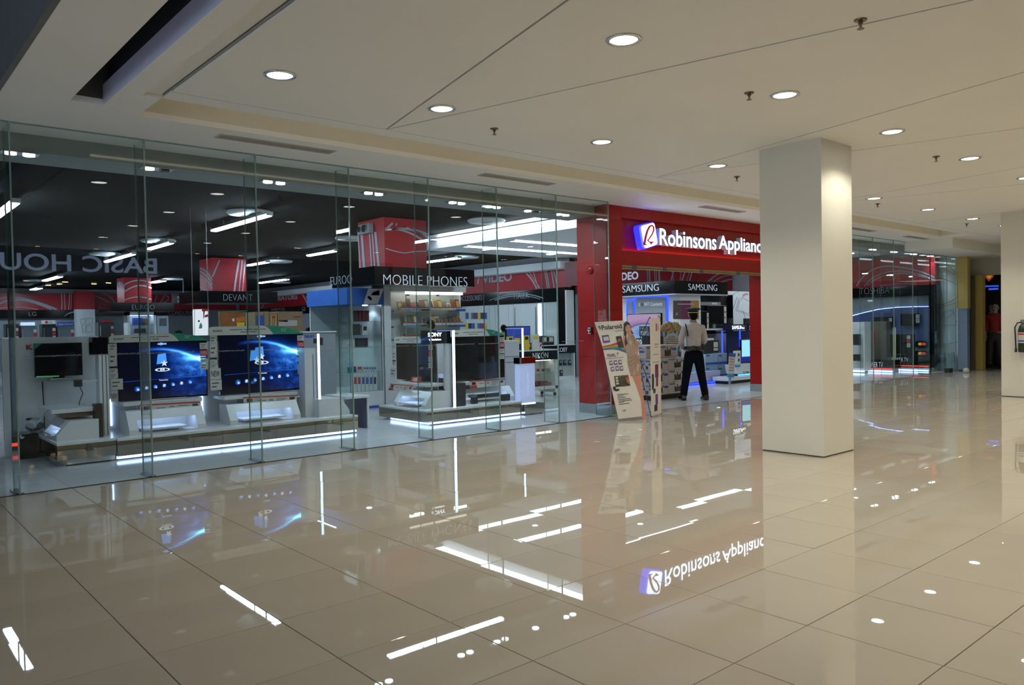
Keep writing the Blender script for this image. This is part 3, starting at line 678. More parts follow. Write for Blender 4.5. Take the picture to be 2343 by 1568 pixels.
# ================================================================== DISPLAY ISLANDS BEHIND THE GLASS
def plinth(label, x0, x1, yf, yb, zt, joints, led, zm=.05, side=True):
    t = thing('display_plinth', label, 'plinth', ((x0+x1)/2, (yf+yb)/2, 0))
    part('top_slab', B(x0, x1, yf, yb, zt-.03, zt), white, t, .003)
    part('core', B(x0+.015, x1-.015, yf+.015, yb-.015, zm, zt-.03), whitem, t)
    js = [x0]+joints+[x1]
    for a, b in zip(js, js[1:]): part('mirror_panel', B(a+.002, b-.002, yf+.002, yf+.014, zm, zt-.031), mirror, t)
    if side:
        n = 2; dy = (yb-yf-.014)/n
        for k in range(n): part('mirror_panel', B(x0+.002, x0+.014, yf+.016+dy*k, yf+.012+dy*(k+1), zm, zt-.031), mirror, t)
    part('toe_kick', B(x0+.10 if side else x0, x1, yf+.06, yb-.06, 0, zm), white if not led else whitem, t)
    part('base_joint', B(x0+.095 if side else x0, x1, yf+.052, yf+.062, 0, .012), blackm, t)
    if led:
        L2 = [x0]+joints[1::2]+[x1] if len(joints) > 1 else [x0, x1]
        for a, b in zip(L2, L2[1:]): part('light_strip', B(a+.008+(.09 if side and a == x0 else 0), b-.008, yf+.035, yf+.055, .018, zm-.006), ledw, t)
        if side: part('light_strip', B(x0+.085, x0+.098, yf+.06, yb-.2, .018, zm-.006), ledw, t)
    return t
X_ = lambda p, q, Y: ony(p, q, Y).x
plinth('mirror fronted display plinth without lights, under the white side console', 1.76, 2.345, 9.52, 10.74, .26, [X_(223, 1030, 9.52)], False, .07)
plinth('long mirror fronted plinth with a glowing strip under the two blue screens', 2.35, 5.40, 9.50, 10.62, .25, [X_(p, q, 9.5) for p, q in ((443, 1005), (510, 1000), (633, 985), (722, 975))], True, side=False)
plinth('mirror fronted corner plinth with a glowing strip under the dark televisions', 6.45, 8.30, 9.37, 10.69, .225, [X_(1048, 945, 9.37), X_(1095, 945, 9.37)], True)
t = thing('display_plinth', 'small mirror plinth carrying the glowing camera column', 'plinth', (8.52, 9.45, 0))
part('mirror_panel', B(8.315, 8.74, 9.31, 9.62, .012, .172), mirror, t, .002)
for x in (8.36, 8.70):
    for y in (9.35, 9.58): part('foot', MB().cyl((x, y, 0), 'z', .02, .012, 10), dgrey, t)
# ---- partition with the plain dark television
t = thing('display_partition', 'white partition panel behind the plain television, black header on one side', 'partition', (1.95, 10.86, 0))
part('panel', B(1.47, 2.50, 10.86, 10.92, 0, 1.40), white, t, .004)
q0, q1 = pt(('y', 10.86), 203, 775), pt(('y', 10.86), 250, 812)
part('black_header', B(q0.x, 2.50, 10.852, 10.858, q1.z, 1.385), black, t)
part('glass_shelf', MB().box(pt(('y', 10.7), 70, 876).x, pt(('y', 10.7), 200, 872).x, 10.50, 10.858, .882, .892), gshelf, t)
tvp = ('y', 10.72)
t, L = tv('plain dark television on a glass shelf against the white partition', tvp, 77, 189, 786.5, 864, zfoot=.893, deep=.04)
part('corner_card', lpx(MB(), tvp, L, [(76, 786), (96, 786), (76, 802)], .003, -.003), green, t, local=True)
part('status_ticker', lpx(MB(), tvp, L, [(83, 861), (135, 859.5), (135, 862.5), (83, 864)], .001, -.003), mat('ticker_green', (.1, .5, .2), .5, emit=(.15, .6, .25), es=.25), t, local=True)
k = thing('letter_mark', 'red letter K mark on the white partition beside the plain television', 'sign', pt(('y', 10.855), 60, 801))
textpx(('y', 10.858), 'K', 60, 75.5, 789, 801, redt, k, .02, .006)
# power strip lead hanging below the plain television
q = pt(('y', 10.85), 96, 866); solo('cable', 'thin dark cable hanging below the plain television', 'cable', MB().tube([(q.x, 10.85, .88), (q.x+.01, 10.85, .6), (q.x+.012, 10.85, .265)], .006), blackm)
# white post and brown tower speaker
t = thing('display_post', 'tall white ribbed post closing the partition beside the first blue screen', 'post', (2.40, 9.98, .26))
a, b = X_(228, 900, 9.86), X_(250, 900, 9.86)
part('post_body', B(a, b, 9.86, 10.02, .26, 1.19), white, t, .004)
for k in (.35, .75): part('groove', B(a+(b-a)*k-.004, a+(b-a)*k+.004, 9.857, 9.861, .26, 1.19), dgrey, t)
part('black_cap', B(a-.06, b, 9.86, 10.02, 1.19, 1.39), black, t, .003)
brown = mat('dark_brown_veneer', (.045, .032, .024), .35, noise=.2)
a, b = X_(214, 960, 9.80), X_(233, 960, 9.80)
t = thing('tower_speaker', 'dark brown tower speaker standing against the white post', 'speaker', ((a+b)/2, 9.9, .26))
part('cabinet', B(a, b-.004, 9.72, 9.85, .26, .64), brown, t, .006)
for z in (.36, .46, .56): part('driver_cone', MB().cyl((a-.004, 9.785, z), 'x', .03, .006, 14), blackm, t)
q = pt(('y', 9.95), 180, 877)
t = thing('power_adapter', 'black power adapter hanging by its lead beside the white post', 'adapter', q)
part('adapter_body', B(q.x-.045, q.x+.035, 9.93, 9.99, q.z-.04, q.z+.04), char, t, .008)
part('lead', MB().tube([(q.x+.01, 9.95, q.z-.04), (q.x+.04, 9.95, q.z-.12), (q.x+.0, 9.95, q.z-.22), (q.x+.005, 9.97, .62)], .005), blackm, t)
part('plug_bracket', B(q.x+.035, 2.27, 9.95, 9.97, q.z+.01, q.z+.03), white, t)
# console A, opening towards the atrium side
console('white lit media cabinet turned sideways on the unlit plinth', (1.79, 10.42, .26), -math.pi/2, .74, .215, .42)
t = thing('floating_shelf', 'thick white floating shelf above the sideways media cabinet', 'shelf', (2.0, 10.2, .55))
part('board', B(1.77, 2.215, 9.80, 10.62, .555, .600), white, t, .004)
part('bracket_box', B(1.9, 2.2, 9.86, 10.5, .50, .555), mat('wood_brown', (.22, .14, .09), .5, noise=.1), t)
t = thing('acrylic_holder', 'clear acrylic card holder leaning against the floating shelf', 'holder', (1.70, 10.1, .41))
part('sheet', MB().loft([(1.60, 10.35, .40), (1.60, 9.90, .40), (1.772, 9.90, .60), (1.772, 10.35, .60)], [(1.605, 10.35, .396), (1.605, 9.90, .396), (1.777, 9.90, .596), (1.777, 10.35, .596)]), gshelf, t)
part('edge_clip', MB().tube([(1.60, 9.9, .40), (1.76, 9.9, .60)], .004), chrome, t)
# black box with a portable stereo on it
yb_ = 10.46; a, b = X_(42, 1005, yb_), X_(98, 1005, yb_); zt = ony(60, 994, yb_).z
t = thing('black_box', 'glossy black box with white print on the floor beside the unlit plinth', 'box', ((a+b)/2, 10.6, 0))
part('box_body', B(a, min(b, 1.75), yb_, 10.80, 0, zt), black, t, .004)
part('white_print', MB().ppx(('y', yb_-.001), [(46, 996), (49, 996), (50, 1001), (55, 999), (56, 1001), (50, 1005), (46, 1003)], .002), white, t)
a, b = X_(58, 978, 10.60), X_(95, 978, 10.60); zc = zt+.095; m = MB()
t = thing('portable_stereo', 'white and grey portable stereo with round speakers on the black box', 'stereo', ((a+b)/2, 10.62, zt))
part('body', MB().ell(((a+b)/2, 10.62, zt+.085), (b-a)/2, .11, .083, 20, 9), white, t, smooth=True)
part('disc_lid', MB().lathe(((a+b)/2, 10.62, zt+.150), [(.075, 0), (.07, .016), (.02, .02)], 18), blackm, t)
for s in (-1, 1): part('speaker_cone', MB().cyl(((a+b)/2+s*(b-a)*.33, 10.505, zt+.08), 'y', .042, .03, 16), dgrey, t)
part('control_panel', B((a+b)/2-.05, (a+b)/2+.05, 10.502, 10.53, zt+.03, zt+.06), char, t, .004)
t = thing('display_plinth', 'black plinth edge with a red glowing strip beside the leftmost pane', 'plinth', (.95, 11.6, 0))
part('base_body', B(.3, 1.22, 11.3, 12.2, .05, .17), black, t, .004); part('light_strip', B(.32, 1.20, 11.29, 11.305, .06, .10), ledr, t); part('toe_kick', B(.36, 1.16, 11.36, 12.1, 0, .05), blackm, t)
t = thing('round_speaker', 'black rounded speaker standing above the red glowing strip', 'speaker', (.85, 11.7, .17))
part('body', MB().ell((1.02, 11.7, .47), .13, .13, .30, 18, 9), char, t, smooth=True); part('foot', MB().cyl((1.02, 11.7, .17), 'z', .10, .02, 18), black, t)
t = thing('display_partition', 'dim bluish partition panel beside the leftmost pane', 'partition', (.7, 12.3, 0))
part('panel', B(.2, 1.40, 12.25, 12.32, 0, 1.40), mat('bluish_laminate', (.22, .28, .42), .4, noise=.04), t, .004)
# ---- the two blue-lit televisions
tp = ('y', 10.10)
t1, L1 = tv('first large television showing a blue planet menu, with a green fifty inch board', tp, 268, 475, 783, 920.5, earth, zfoot=.615,
    strips=[(249, 267, 787, 805, 'w'), (249, 267, 806.5, 838, 'w'), (250, 268, 839, 843.5, 'k'), (250, 269, 844.5, 854, 'w'), (251, 270, 855, 866, 'w'), (253, 281, 868, 893, 'w'), (253, 269, 895, 920, 'w', 'NEW'),
            (456.5, 475, 785, 799, 'w'), (457, 475.5, 801, 815, 'r', 'LESS'), (458, 475.5, 816.5, 821, 'k', 'FREE'), (458, 476, 822, 831, 'w'), (458, 476, 832, 846, 'w')])
screen_icons(t1, False)
t2, L2 = tv('second large television showing a blue planet menu, with a green fifty five inch board', tp, 501, 695, 765, 905, earth, zfoot=.60,
    strips=[(480, 496, 768, 786, 'w'), (480, 496, 787.5, 818, 'w'), (480, 496, 819, 823, 'k'), (480, 497, 824, 833, 'w'), (480, 498, 834, 843, 'w'), (480, 505, 843.5, 869, 'w', 'NEW'), (481, 507, 870, 894, 'w'),
            (679.5, 695, 768, 780, 'w'), (679.5, 695, 782, 796, 'r', 'LESS'), (680, 695, 798, 803, 'k', 'FREE'), (680, 695, 803.5, 811.5, 'w'), (680, 695, 813, 818, 'k', 'FREE'), (680, 695, 818.5, 826, 'w'), (680, 695, 828, 833, 'k', 'FREE'), (680, 695, 833.5, 841, 'w'), (680, 695, 843, 857, 'w'), (687, 698, 867, 890, 'w', 'NEW')])
screen_icons(t2, True)
brand_board('brand board SONY 50 with a green sweep over the first blue screen', ('y', 10.08), 249, 477, 785, 779, 768.5, 758, .70, '50"')
brand_board('brand board SONY 55 with a green sweep over the second blue screen', ('y', 10.08), 476, 695, 768, 764, 748.5, 742.5, .68, '55"')
for nm, a, b, zz, lab in ((0, 283, 463, .612, 'first'), (1, 514, 681, .598, 'second')):
    x0, x1 = X_(a, 920, 9.92), X_(b, 915, 9.92)
    t = thing('floating_shelf', f'white floating shelf carrying the {lab} blue screen', 'shelf', ((x0+x1)/2, 10.1, zz-.05))
    part('board', B(x0, x1, 9.92, 10.32, zz-.045, zz), white, t, .004); part('bracket', B((x0+x1)/2-.2, (x0+x1)/2+.2, 10.28, 10.34, .25, zz-.045), white, t)
spec_strip('printed specification strip under the first blue screen', ('y', 9.88), [(319, 926), (458, 919), (461, 939), (322, 949)], 0)
spec_strip('printed specification strip under the second blue screen', ('y', 9.88), [(556, 909), (680, 904), (677, 921.5), (558, 930.5)], 0)
def front_console(label, pl0, pr0, zt, h, d, **k):
    a, b = onz(*pl0, zt), onz(*pr0, zt); y = (a.y+b.y)/2
    return console(label, (a.x, y, zt), 0, b.x-a.x, h, d, **k), a.x, b.x, y
front_console('white media cabinet with a glowing bay under the first blue screen', (293.6, 997), (475, 981.5), .25, .27, .42)
front_console('white media cabinet with a glowing bay under the second blue screen', (529, 974.5), (686, 958), .25, .25, .36)
console('white media cabinet turned towards the entrance at the long plinth end', (5.36, 9.66, .25), math.pi/2, .74, .24, .46)
t = thing('display_partition', 'white back wall panel behind the two blue screens', 'partition', (3.7, 10.5, .25))
part('panel', B(2.46, 4.93, 10.46, 10.50, .25, 1.30), white, t, .004)
for x in (2.52, 3.62): part('light_bar', B(x, x+.012, 10.44, 10.458, .30, .62), ledw, t)
x0, x1 = X_(698, 880, 9.82), X_(727, 880, 9.82)
t = thing('display_post', 'white square post beside the glowing vertical bar at the long plinth end', 'post', ((x0+x1)/2, 9.95, .25))
part('post_body', B(x0, x1, 9.82, 10.0, .25, ony(712, 797, 9.82).z), white, t, .004); part('groove', B(x0+.12, x0+.128, 9.817, 9.821, .25, 1.1), dgrey, t)
t = thing('light_bar', 'glowing vertical light bar edging a clear panel on the long plinth', 'light', (4.99, 9.80, .25))
xa, xb = X_(728.5, 860, 9.78), X_(733, 860, 9.78); zt = ony(730, 764, 9.78).z
part('light_strip', B(xa, xb, 9.78, 9.788, .25, zt), ledw, t); part('clear_panel', B(4.0, xa-.002, 9.785, 9.795, zt-.012, zt), gshelf, t)
part('edge_channel', B(xa-.004, xb+.004, 9.789, 9.80, .25, zt), steel, t)
t = thing('side_table', 'small table with dark panel legs and white top beside the long plinth', 'table', (5.62, 10.05, 0))
part('table_top', B(5.42, 5.80, 9.86, 10.5, .44, .475), white, t, .004)
part('leg_panel', B(5.72, 5.76, 9.90, 10.46, 0, .44), mat('dark_blue_panel', (.03, .04, .10), .3, noise=.05), t); part('leg_panel', B(5.77, 5.80, 9.88, 10.46, .0, .44), white, t)
# ---- the corner island with dark televisions
p6 = ('x', 6.98)
a, b = onz(881, 926, .225), onz(956, 934, .225); xf = (a.x+b.x)/2
console('white glowing media cabinet turned sideways on the corner plinth', (6.56, 10.42, .225), -math.pi/2, .86, .25, .46)
t3, L3 = tv('dark television facing sideways on the corner plinth', p6, 906, 992, 786, 868, zfoot=.58,
    strips=[(899, 906, 787, 801, 'w'), (899, 906, 803, 823, 'w'), (899, 906, 824, 827, 'k'), (899, 906, 828, 836, 'w'), (894, 907, 842, 862, 'w'), (981, 990, 789, 801, 'w'), (981, 990, 803, 814, 'r'), (981, 990, 816, 828, 'w'), (981, 990, 830, 842, 'w')])
brand_board('brand board over the sideways dark television', ('x', 6.96), 903, 992, 785.5, 785, 771, 769, .72, '46"')
t = thing('floating_shelf', 'white shelf carrying the sideways dark television', 'shelf', (6.95, 9.9, .53))
part('board', B(6.72, 7.08, 9.72, 10.5, .535, .578), white, t, .004); part('bracket', B(7.04, 7.08, 10.0, 10.2, .48, .535), white, t)
spec_strip('printed specification strip above the sideways corner cabinet', ('x', 6.62), [(894, 878), (947, 882), (941, 898), (889, 893)], 0)
t = thing('price_stand', 'red price card stand on the white shelf before the sideways dark television', 'card', (6.85, 9.75, .578))
part('card', MB().ppx(('x', 6.84), [(943, 862), (965, 862), (964, 878), (938, 876)], .004), redt, t); part('print_block', MB().ppx(('x', 6.834), [(946, 865), (956, 864), (954, 874), (944, 872)], .001), cream, t)
t = thing('display_partition', 'white back panel between the two dark televisions of the corner island', 'partition', (7.1, 10.2, .225))
part('panel', B(7.09, 7.13, 9.98, 10.6, .225, 1.18), white, t, .004); part('panel', B(7.13, 8.38, 10.10, 10.14, .225, 1.18), white, t, .004)
SY_ = 9.80; x0, x1 = max(7.045, X_(997, 900, SY_)), X_(1015, 900, SY_); z0, z1 = ony(1005, 866, SY_).z, ony(1005, 857, SY_).z
t = thing('tower_speaker', 'black tower speaker with a pale cap before the two dark televisions', 'speaker', ((x0+x1)/2, SY_+.05, .225))
part('cabinet', B(x0, x1, SY_, SY_+.10, .225, z0), char, t, .006); part('cap', B(x0-.004, x1+.004, SY_-.004, SY_+.104, z0, z1), mat('pale_cap', (.5, .6, .85), .3, emit=(.4, .5, .9), es=.4), t, .006)
for z in (.34, .46, .56): part('driver_cone', MB().cyl(((x0+x1)/2, SY_-.006, z), 'y', .03, .006, 14), blackm, t)
xc = X_(1025, 860, 9.62)
t = thing('display_post', 'round white post beside the glowing bar of the corner island', 'post', (xc, 9.62, .225))
part('post_body', MB().cyl((xc, 9.62, .225), 'z', .06, ony(1025, 787, 9.62).z-.225, 24), white, t, smooth=False); part('collar', MB().cyl((xc, 9.62, .225), 'z', .068, .014, 24), steel, t)
def lightarch(lab, pa, pb, ptop, Y, zb_, cx0):
    xa, xb = X_(pa, 850, Y), X_(pb, 850, Y); zt = ony(pa, ptop, Y).z
    t = thing('light_bar', lab, 'light', (xa, Y, zb_))
    part('light_strip', B(xa, xb, Y, Y+.008, zb_, zt), ledw, t); part('light_strip', B(cx0, xa, Y, Y+.008, zt-.010, zt), emat('led_strip_dim', (.3, .42, 1), .9), t)
    part('edge_channel', B(xa-.004, xb+.004, Y+.009, Y+.02, zb_, zt), steel, t)
lightarch('glowing vertical bar beside the round white post of the corner island', 1037, 1042, 756, 9.50, .225, X_(1000, 756, 9.5))
lightarch('glowing arch bar above the camera column', 1196, 1199, 751, 9.58, .172, X_(1157, 750, 9.58))
x0, x1 = X_(973, 770, 9.58), X_(1031, 770, 9.58); z0, z1 = ony(1000, 787, 9.58).z, ony(1000, 755.5, 9.58).z
t = thing('shop_sign', 'black box with glowing white SONY letters over the round white post', 'sign', ((x0+x1)/2, 9.64, z0))
part('box_body', B(x0, x1, 9.58, 9.70, z0, z1), black, t, .004)
textpx(('y', 9.578), 'SONY', 979, 1011, 761.5, 771, emat('sign_glow_white', (.85, .93, 1), 2.0), t, .03, .004); textpx(('y', 9.578), 'television', 981, 1009, 775, 780, MATS['sign_glow_white'], t, .03, .004)
x0, x1 = X_(1044, 900, 9.52), X_(1066, 900, 9.52); z0 = ony(1055, 877, 9.52).z
t = thing('subwoofer', 'black box subwoofer with a round port on the corner plinth', 'speaker', ((x0+x1)/2, 9.6, .225))
part('cabinet', B(x0, x1, 9.52, 9.80, .225, z0), char, t, .006); part('port', MB().cyl(((x0+x1)/2, 9.516, .36), 'y', .035, .006, 16), blackm, t)
t4, L4 = tv('dark television facing the corridor on the corner plinth', ('y', 9.92), 1031, 1154, 770, 873, zfoot=.565,
    strips=[(1143, 1153.5, 772, 783, 'w'), (1143, 1153.5, 785, 796, 'r', 'LESS'), (1143.5, 1153.5, 798, 809, 'w'), (1143.5, 1153.5, 811, 822, 'w')])
brand_board('brand board over the dark television facing the corridor', ('y', 9.90), 1030, 1155, 771.5, 768, 756, 752, .72, '40"')
x0, x1 = X_(1040, 875, 9.74), X_(1150, 870, 9.74)
t = thing('floating_shelf', 'white floating shelf carrying the dark television facing the corridor', 'shelf', ((x0+x1)/2, 9.9, .51))
part('board', B(x0, x1, 9.74, 10.08, .518, .563), white, t, .004); part('bracket', B((x0+x1)/2-.15, (x0+x1)/2+.15, 10.05, 10.10, .47, .52), white, t)
spec_strip('printed specification strip under the dark television facing the corridor', ('y', 9.70), [(1074, 872), (1154, 867.5), (1155, 881), (1075, 889.5)], 0)
c4, xa, xb, y4 = front_console('white media cabinet with black players in its bay on the corner plinth', (1067, 925.5), (1174, 913.5), .225, .22, .40, board=True)
for i, (pa, pb, qa, qb, lab) in enumerate(((1079, 1091, 906, 924, 'small black satellite speaker at the left end of the lit bay'), (1147, 1165, 900, 917, 'small black satellite speaker at the right end of the lit bay'))):
    a, b = X_(pa, 912, y4-.06), X_(pb, 912, y4-.06)
    t = thing('satellite_speaker', lab, 'speaker', ((a+b)/2, y4, .225)); part('cabinet', B(a, b, y4-.09, y4-.03, .225, .225+.105), char, t, .006); part('grille_cloth', B(a+.008, b-.008, y4-.094, y4-.09, .235, .32), blackm, t)
a, b = X_(1092, 912, y4+.05), X_(1143, 912, y4+.05)
t = thing('disc_player', 'black disc player on the board in the lit bay', 'player', ((a+b)/2, y4+.12, .292)); part('case', B(a, b, y4+.05, y4+.30, .292, .355), char, t, .005); part('disc_tray', B(a+.05, (a+b)/2, y4+.046, y4+.05, .32, .332), black, t)
x0, x1 = X_(1156, 850, 10.0), X_(1189, 850, 10.0)
t = thing('display_post', 'broad white post between the dark television and the camera column', 'post', ((x0+x1)/2, 10.1, 0))
part('post_body', B(x0, x1, 10.0, 10.25, 0, ony(1170, 779, 10.0).z), white, t, .004)
for z in (ony(1170, 816, 10.0).z, ony(1170, 829, 10.0).z): part('groove', B(x0+.01, x1-.002, 9.995, 10.001, z-.003, z+.003), dgrey, t)
x0, x1 = X_(1189.5, 870, 9.40), X_(1224, 870, 9.40); zc = ony(1206, 832, 9.4).z; zt = ony(1206, 818, 9.4).z
t = thing('light_column', 'pale glowing camera column with a dark mirrored cap on the small plinth', 'column', ((x0+x1)/2, 9.45, .172))
part('glow_body', B(x0, x1, 9.40, 9.52, .185, zc), mat('glow_panel', (.55, .62, .85), .3, emit=(.50, .60, 1.0), es=.42, noise=.04), t, .003)
part('light_strip', B(x0-.004, x1+.004, 9.396, 9.524, .172, .186), ledw, t)
part('mirrored_cap', B(x0-.012, x1+.012, 9.388, 9.532, zc, zt), mirror, t)
text3('Cyber-shot', ((x0+x1)/2+.045, 9.398, .30), (0, 0, 1), (-1, 0, 0), .38, .065, mat('faint_blue_print', (.62, .68, .90), .4, emit=(.5, .6, 1), es=.55), t, -.012, .002)
# ================================================================== SHOP CEILING FIXTURES
def fluor(x0, x1, y0, y1, lab, n=2, z=3.27):
    t = thing('fluorescent_light', lab, 'light', ((x0+x1)/2, (y0+y1)/2, z), group='shop fluorescent lights'); along_y = (y1-y0) > (x1-x0)
    part('reflector', B(x0, x1, y0, y1, z+.02, z+.05), steel, t)
    for u in (.2, .8):
        hx, hy = ((x0+x1)/2, y0+(y1-y0)*u) if along_y else (x0+(x1-x0)*u, (y0+y1)/2)
        part('hanger', B(hx-.01, hx+.01, hy-.01, hy+.01, z+.05, 3.42), dgrey, t)
    for k in range(2):
        if along_y:
            a, b = (y0+.02, (y0+y1)/2-.015) if k == 0 else ((y0+y1)/2+.015, y1-.02)
            part('tube', B(x0+.012, x1-.012, a, b, z-.012, z+.02), fluot, t)
        else:
            a, b = (x0+.02, (x0+x1)/2-.015) if k == 0 else ((x0+x1)/2+.015, x1-.02)
            part('tube', B(a, b, y0+.012, y1-.012, z-.012, z+.02), fluot, t)
    part('end_cap', (B(x0, x1, y0-.012, y0, z-.005, z+.06).box(x0, x1, y1, y1+.012, z-.005, z+.06) if along_y else B(x0-.012, x0, y0, y1, z-.005, z+.06).box(x1, x1+.012, y0, y1, z-.005, z+.06)), white, t)
fluot = emat('fluorescent_glow', (.66, .83, 1.0), 80.0)
k = 0
fl_px = [((484, 525), (622, 489), .20), ((-20, 497), (40, 459), .24), ((340, 568), (393, 553), .2), ((240, 597), (309, 579), .2), ((704, 583), (770, 572), .2), ((98, 642), (139, 631), .3), ((565, 606), (614, 598), .25), ((572, 649), (660, 638), .3), ((74, 662), (92, 658), .4), ((357, 644), (374, 641), .4), ((975, 600), (1042, 588), .25), ((530, 628), (545, 625), .3)]
for a, b, w in fl_px:
    w *= .55; p, q = onz(*a, 3.30), onz(*b, 3.30); y0, y1 = sorted((p.y, q.y)); y1 = min(y1, 37.5); x = (p.x+q.x)/2
    if y1-y0 < 1.0: y1 = y0+1.3
    fluor(x-w/2, x+w/2, y0, min(y1, y0+2.5), f'twin fluorescent fitting on the black shop ceiling, {ORD[k]} listed from the screens inward'); k += 1
fluor(5.85, 8.0, 9.54, 9.65, 'twin fluorescent fitting hidden behind the bulkhead, mirrored in the polished floor')
for i, (px, py) in enumerate(((570, 490), (362, 553), (1113, 508), (240, 583), (640, 600), (1068, 590), (78, 643), (395, 640), (645, 648), (805, 548))):
    p = onz(px, py, 3.37)
    t = thing('air_diffuser', f'round white air diffuser on the black shop ceiling, {ORD[i]} listed inward', 'vent', (p.x, p.y, 3.42), group='round air diffusers')
    part('rim', MB().lathe((p.x, p.y, 3.36), [(.20, .0), (.33, .0), (.36, .03), (.34, .0595)], 28), whitem, t, smooth=True)
    part('cone', MB().lathe((p.x, p.y, 3.345), [(.05, 0), (.13, .015), (.16, .05)], 24), grey, t)
# lit slots of the white soffit over the entrance
lc = emat('lit_slot', (.78, .89, 1.0), 8.0)
for i, (x, y) in enumerate(((10.8, 9.9), (12.4, 9.9), (14.0, 9.9), (16.4, 9.7), (18.4, 9.7), (20.4, 9.7), (12.4, 13.6), (14.2, 11.9), (18.4, 11.3), (20.6, 11.3))):  # downlights added to brighten the entrance area
    t = thing('downlight', f'added downlight in the white soffit over the entrance, {ORD[i]} listed from the dark ceiling', 'light', (x, y, 3.30), group='added soffit downlights')
    part('trim_ring', MB().lathe((x, y, 3.290), [(.09, .009), (.086, 0), (.07, .004), (.07, .009)], 20), chrome, t, smooth=True); part('lens', MB().lathe((x, y, 3.293), [(.068, .006), (.066, .002), (.04, 0)], 18), coolg, t)
    lamp('SPOT', 'soffit_fill_lamp', (x, y, 3.27), 34, (.80, .90, 1.0), size=.05, cone=140, blend=.5)
for i, (x0, x1, y0, y1) in enumerate(((9.50, 9.74, 9.24, 13.6), (11.15, 15.3, 12.72, 12.95), (11.0, 15.2, 14.2, 14.42), (11.9, 15.3, 10.9, 11.12), (16.2, 21.5, 10.2, 10.4), (16.2, 21.5, 12.2, 12.4))):
    t = thing('ceiling_slot_light', f'long glowing slot in the white soffit over the entrance, {ORD[i]} from the dark ceiling', 'light', ((x0+x1)/2, (y0+y1)/2, 3.29), group='glowing soffit slots')
    part('diffuser', B(x0, x1, y0, y1, 3.286, 3.30), lc, t); part('trim', B(x0-.02, x0, y0, y1, 3.28, 3.30).box(x1, x1+.02, y0, y1, 3.28, 3.30), whitem, t)
struct('trim_16', B(9.74, 9.78, GY+1.05, 15.6, 3.12, 3.42), wc)
# ================================================================== RED AND BLACK FASCIAS ALONG THE SHOP WALLS
def fascia(label, cat, B1, m1, texts=(), ribbons=(), name='fascia', hang=None):
    c = B1.v[0]; t = thing(name, label, cat, c)
    part('board', B1, m1, t)
    if hang: part('hanger', B(*hang), dgrey, t)
    for a in texts: textpx(*a[:1], *a[1:6], a[6] if len(a) > 6 else lett, t, a[7] if len(a) > 7 else 0.0, .006)
    for r in ribbons: part('stripe', MB().rpx(*r), greyl, t)
    return t
XW = 15.49; pw = ('x', XW-.02)
fascia('red wall fascia lettered AUDIO VIDEO with grey curved stripes', 'fascia', B(XW-.02, XW, 15.32, 23.5, 2.49, 3.0), redf,
       [(pw, 'AUDIO / VIDEO', 1020, 1172, 636, 656, greyl, .03)],
       [(pw, arc(1180, 607, 1215, 628, 1228, 661), 3.2), (pw, arc(1198, 604, 1212, 625, 1236, 660), 1.6), (pw, [(1215, 606), (1232, 660)], 1.6), (pw, [(1243, 600), (1253, 660)], 2.2), (pw, [(1247, 600), (1257, 659)], 2.2), (pw, [(1259, 600), (1268, 659)], 2.2), (pw, [(1262, 600), (1276, 658)], 1.6), (pw, arc(1278, 602, 1290, 618, 1308, 630), 2.4)])
fascia('black wall fascia lettered HAIER and ACCESSORIES with a grey swoosh', 'fascia', B(XW-.06, XW, 15.32, 23.5, 2.10, 2.485), black,
       [(('x', XW-.06), 'ACCESSORIES', 1053, 1103, 678, 689.5, lettd, -.016), (('x', XW-.06), 'HAIER', 1176.5, 1210, 671.5, 684, lettd, -.016)],
       [(('x', XW-.065), arc(1120, 688, 1185, 660, 1244, 683), (1.2, 2.2)), (('x', XW-.065), arc(1132, 687, 1190, 668, 1236, 685), (2, 1.2))])
fascia('red wall fascia lettered REFRIGERATORS with grey stripes, deep in the shop', 'fascia', B(XW-.02, XW, 23.6, 38.9, 2.49, 3.0), redf,
       [(pw, 'REFRIGERATORS', 597, 681, 680, 692, greyl, .03)],
       [(pw, arc(685, 663, 697, 680, 704, 698), 2.4), (pw, [(700, 678), (708, 697)], 2.0), (pw, arc(705, 661, 718, 685, 730, 696), 2.2), (pw, arc(714, 661, 730, 690, 755, 694.5), 1.8), (pw, arc(588, 712, 600, 706, 603, 698), 2.2)])
fascia('black wall fascia with small brand names, deep in the shop', 'fascia', B(XW-.06, XW, 23.6, 38.9, 2.15, 2.485), black,
       [(('x', XW-.06), 'PANASONIC', 742, 778, 699, 708, lettd, -.016), (('x', XW-.06), 'GE', 691, 699, 703, 712, lettd, -.016), (('x', XW-.06), 'WHIRLPOOL', 621, 652, 706, 712, lettd, -.016)])
t = thing('display_pillar', 'black pillar closing the HAIER wall beside the red entrance flank', 'pillar', (15.3, 15.3, 0))
part('post_body', B(15.2, XW, 15.3, 15.6, 0, 2.485), black, t, .006); part('white_edge', B(15.2, XW, 15.24, 15.295, .0, 2.4), white, t)
t = thing('wall_cladding', 'pale wall cladding with grooves and a glowing vertical bar under HAIER', 'cladding', (15.45, 17, 0))
ys = [15.62]+[onx(p, 740, XW-.03).y for p in (1290, 1250, 1228, 1175, 1164, 1133, 1120)]+[20.8]
for a, b in zip(ys, ys[1:]): part('panel', B(XW-.03, XW-.002, a+.006, b-.006, .0, 2.10), white, t)
yy = onx(1235, 730, XW-.04).y; part('light_bar', B(XW-.06, XW-.035, yy-.05, yy+.05, .9, 2.06), ledw, t)
for p in (1178, 1226): yy = onx(p, 730, XW-.04).y; part('frame_rail', B(XW-.045, XW-.03, yy-.02, yy+.02, .5, 1.98), steel, t)
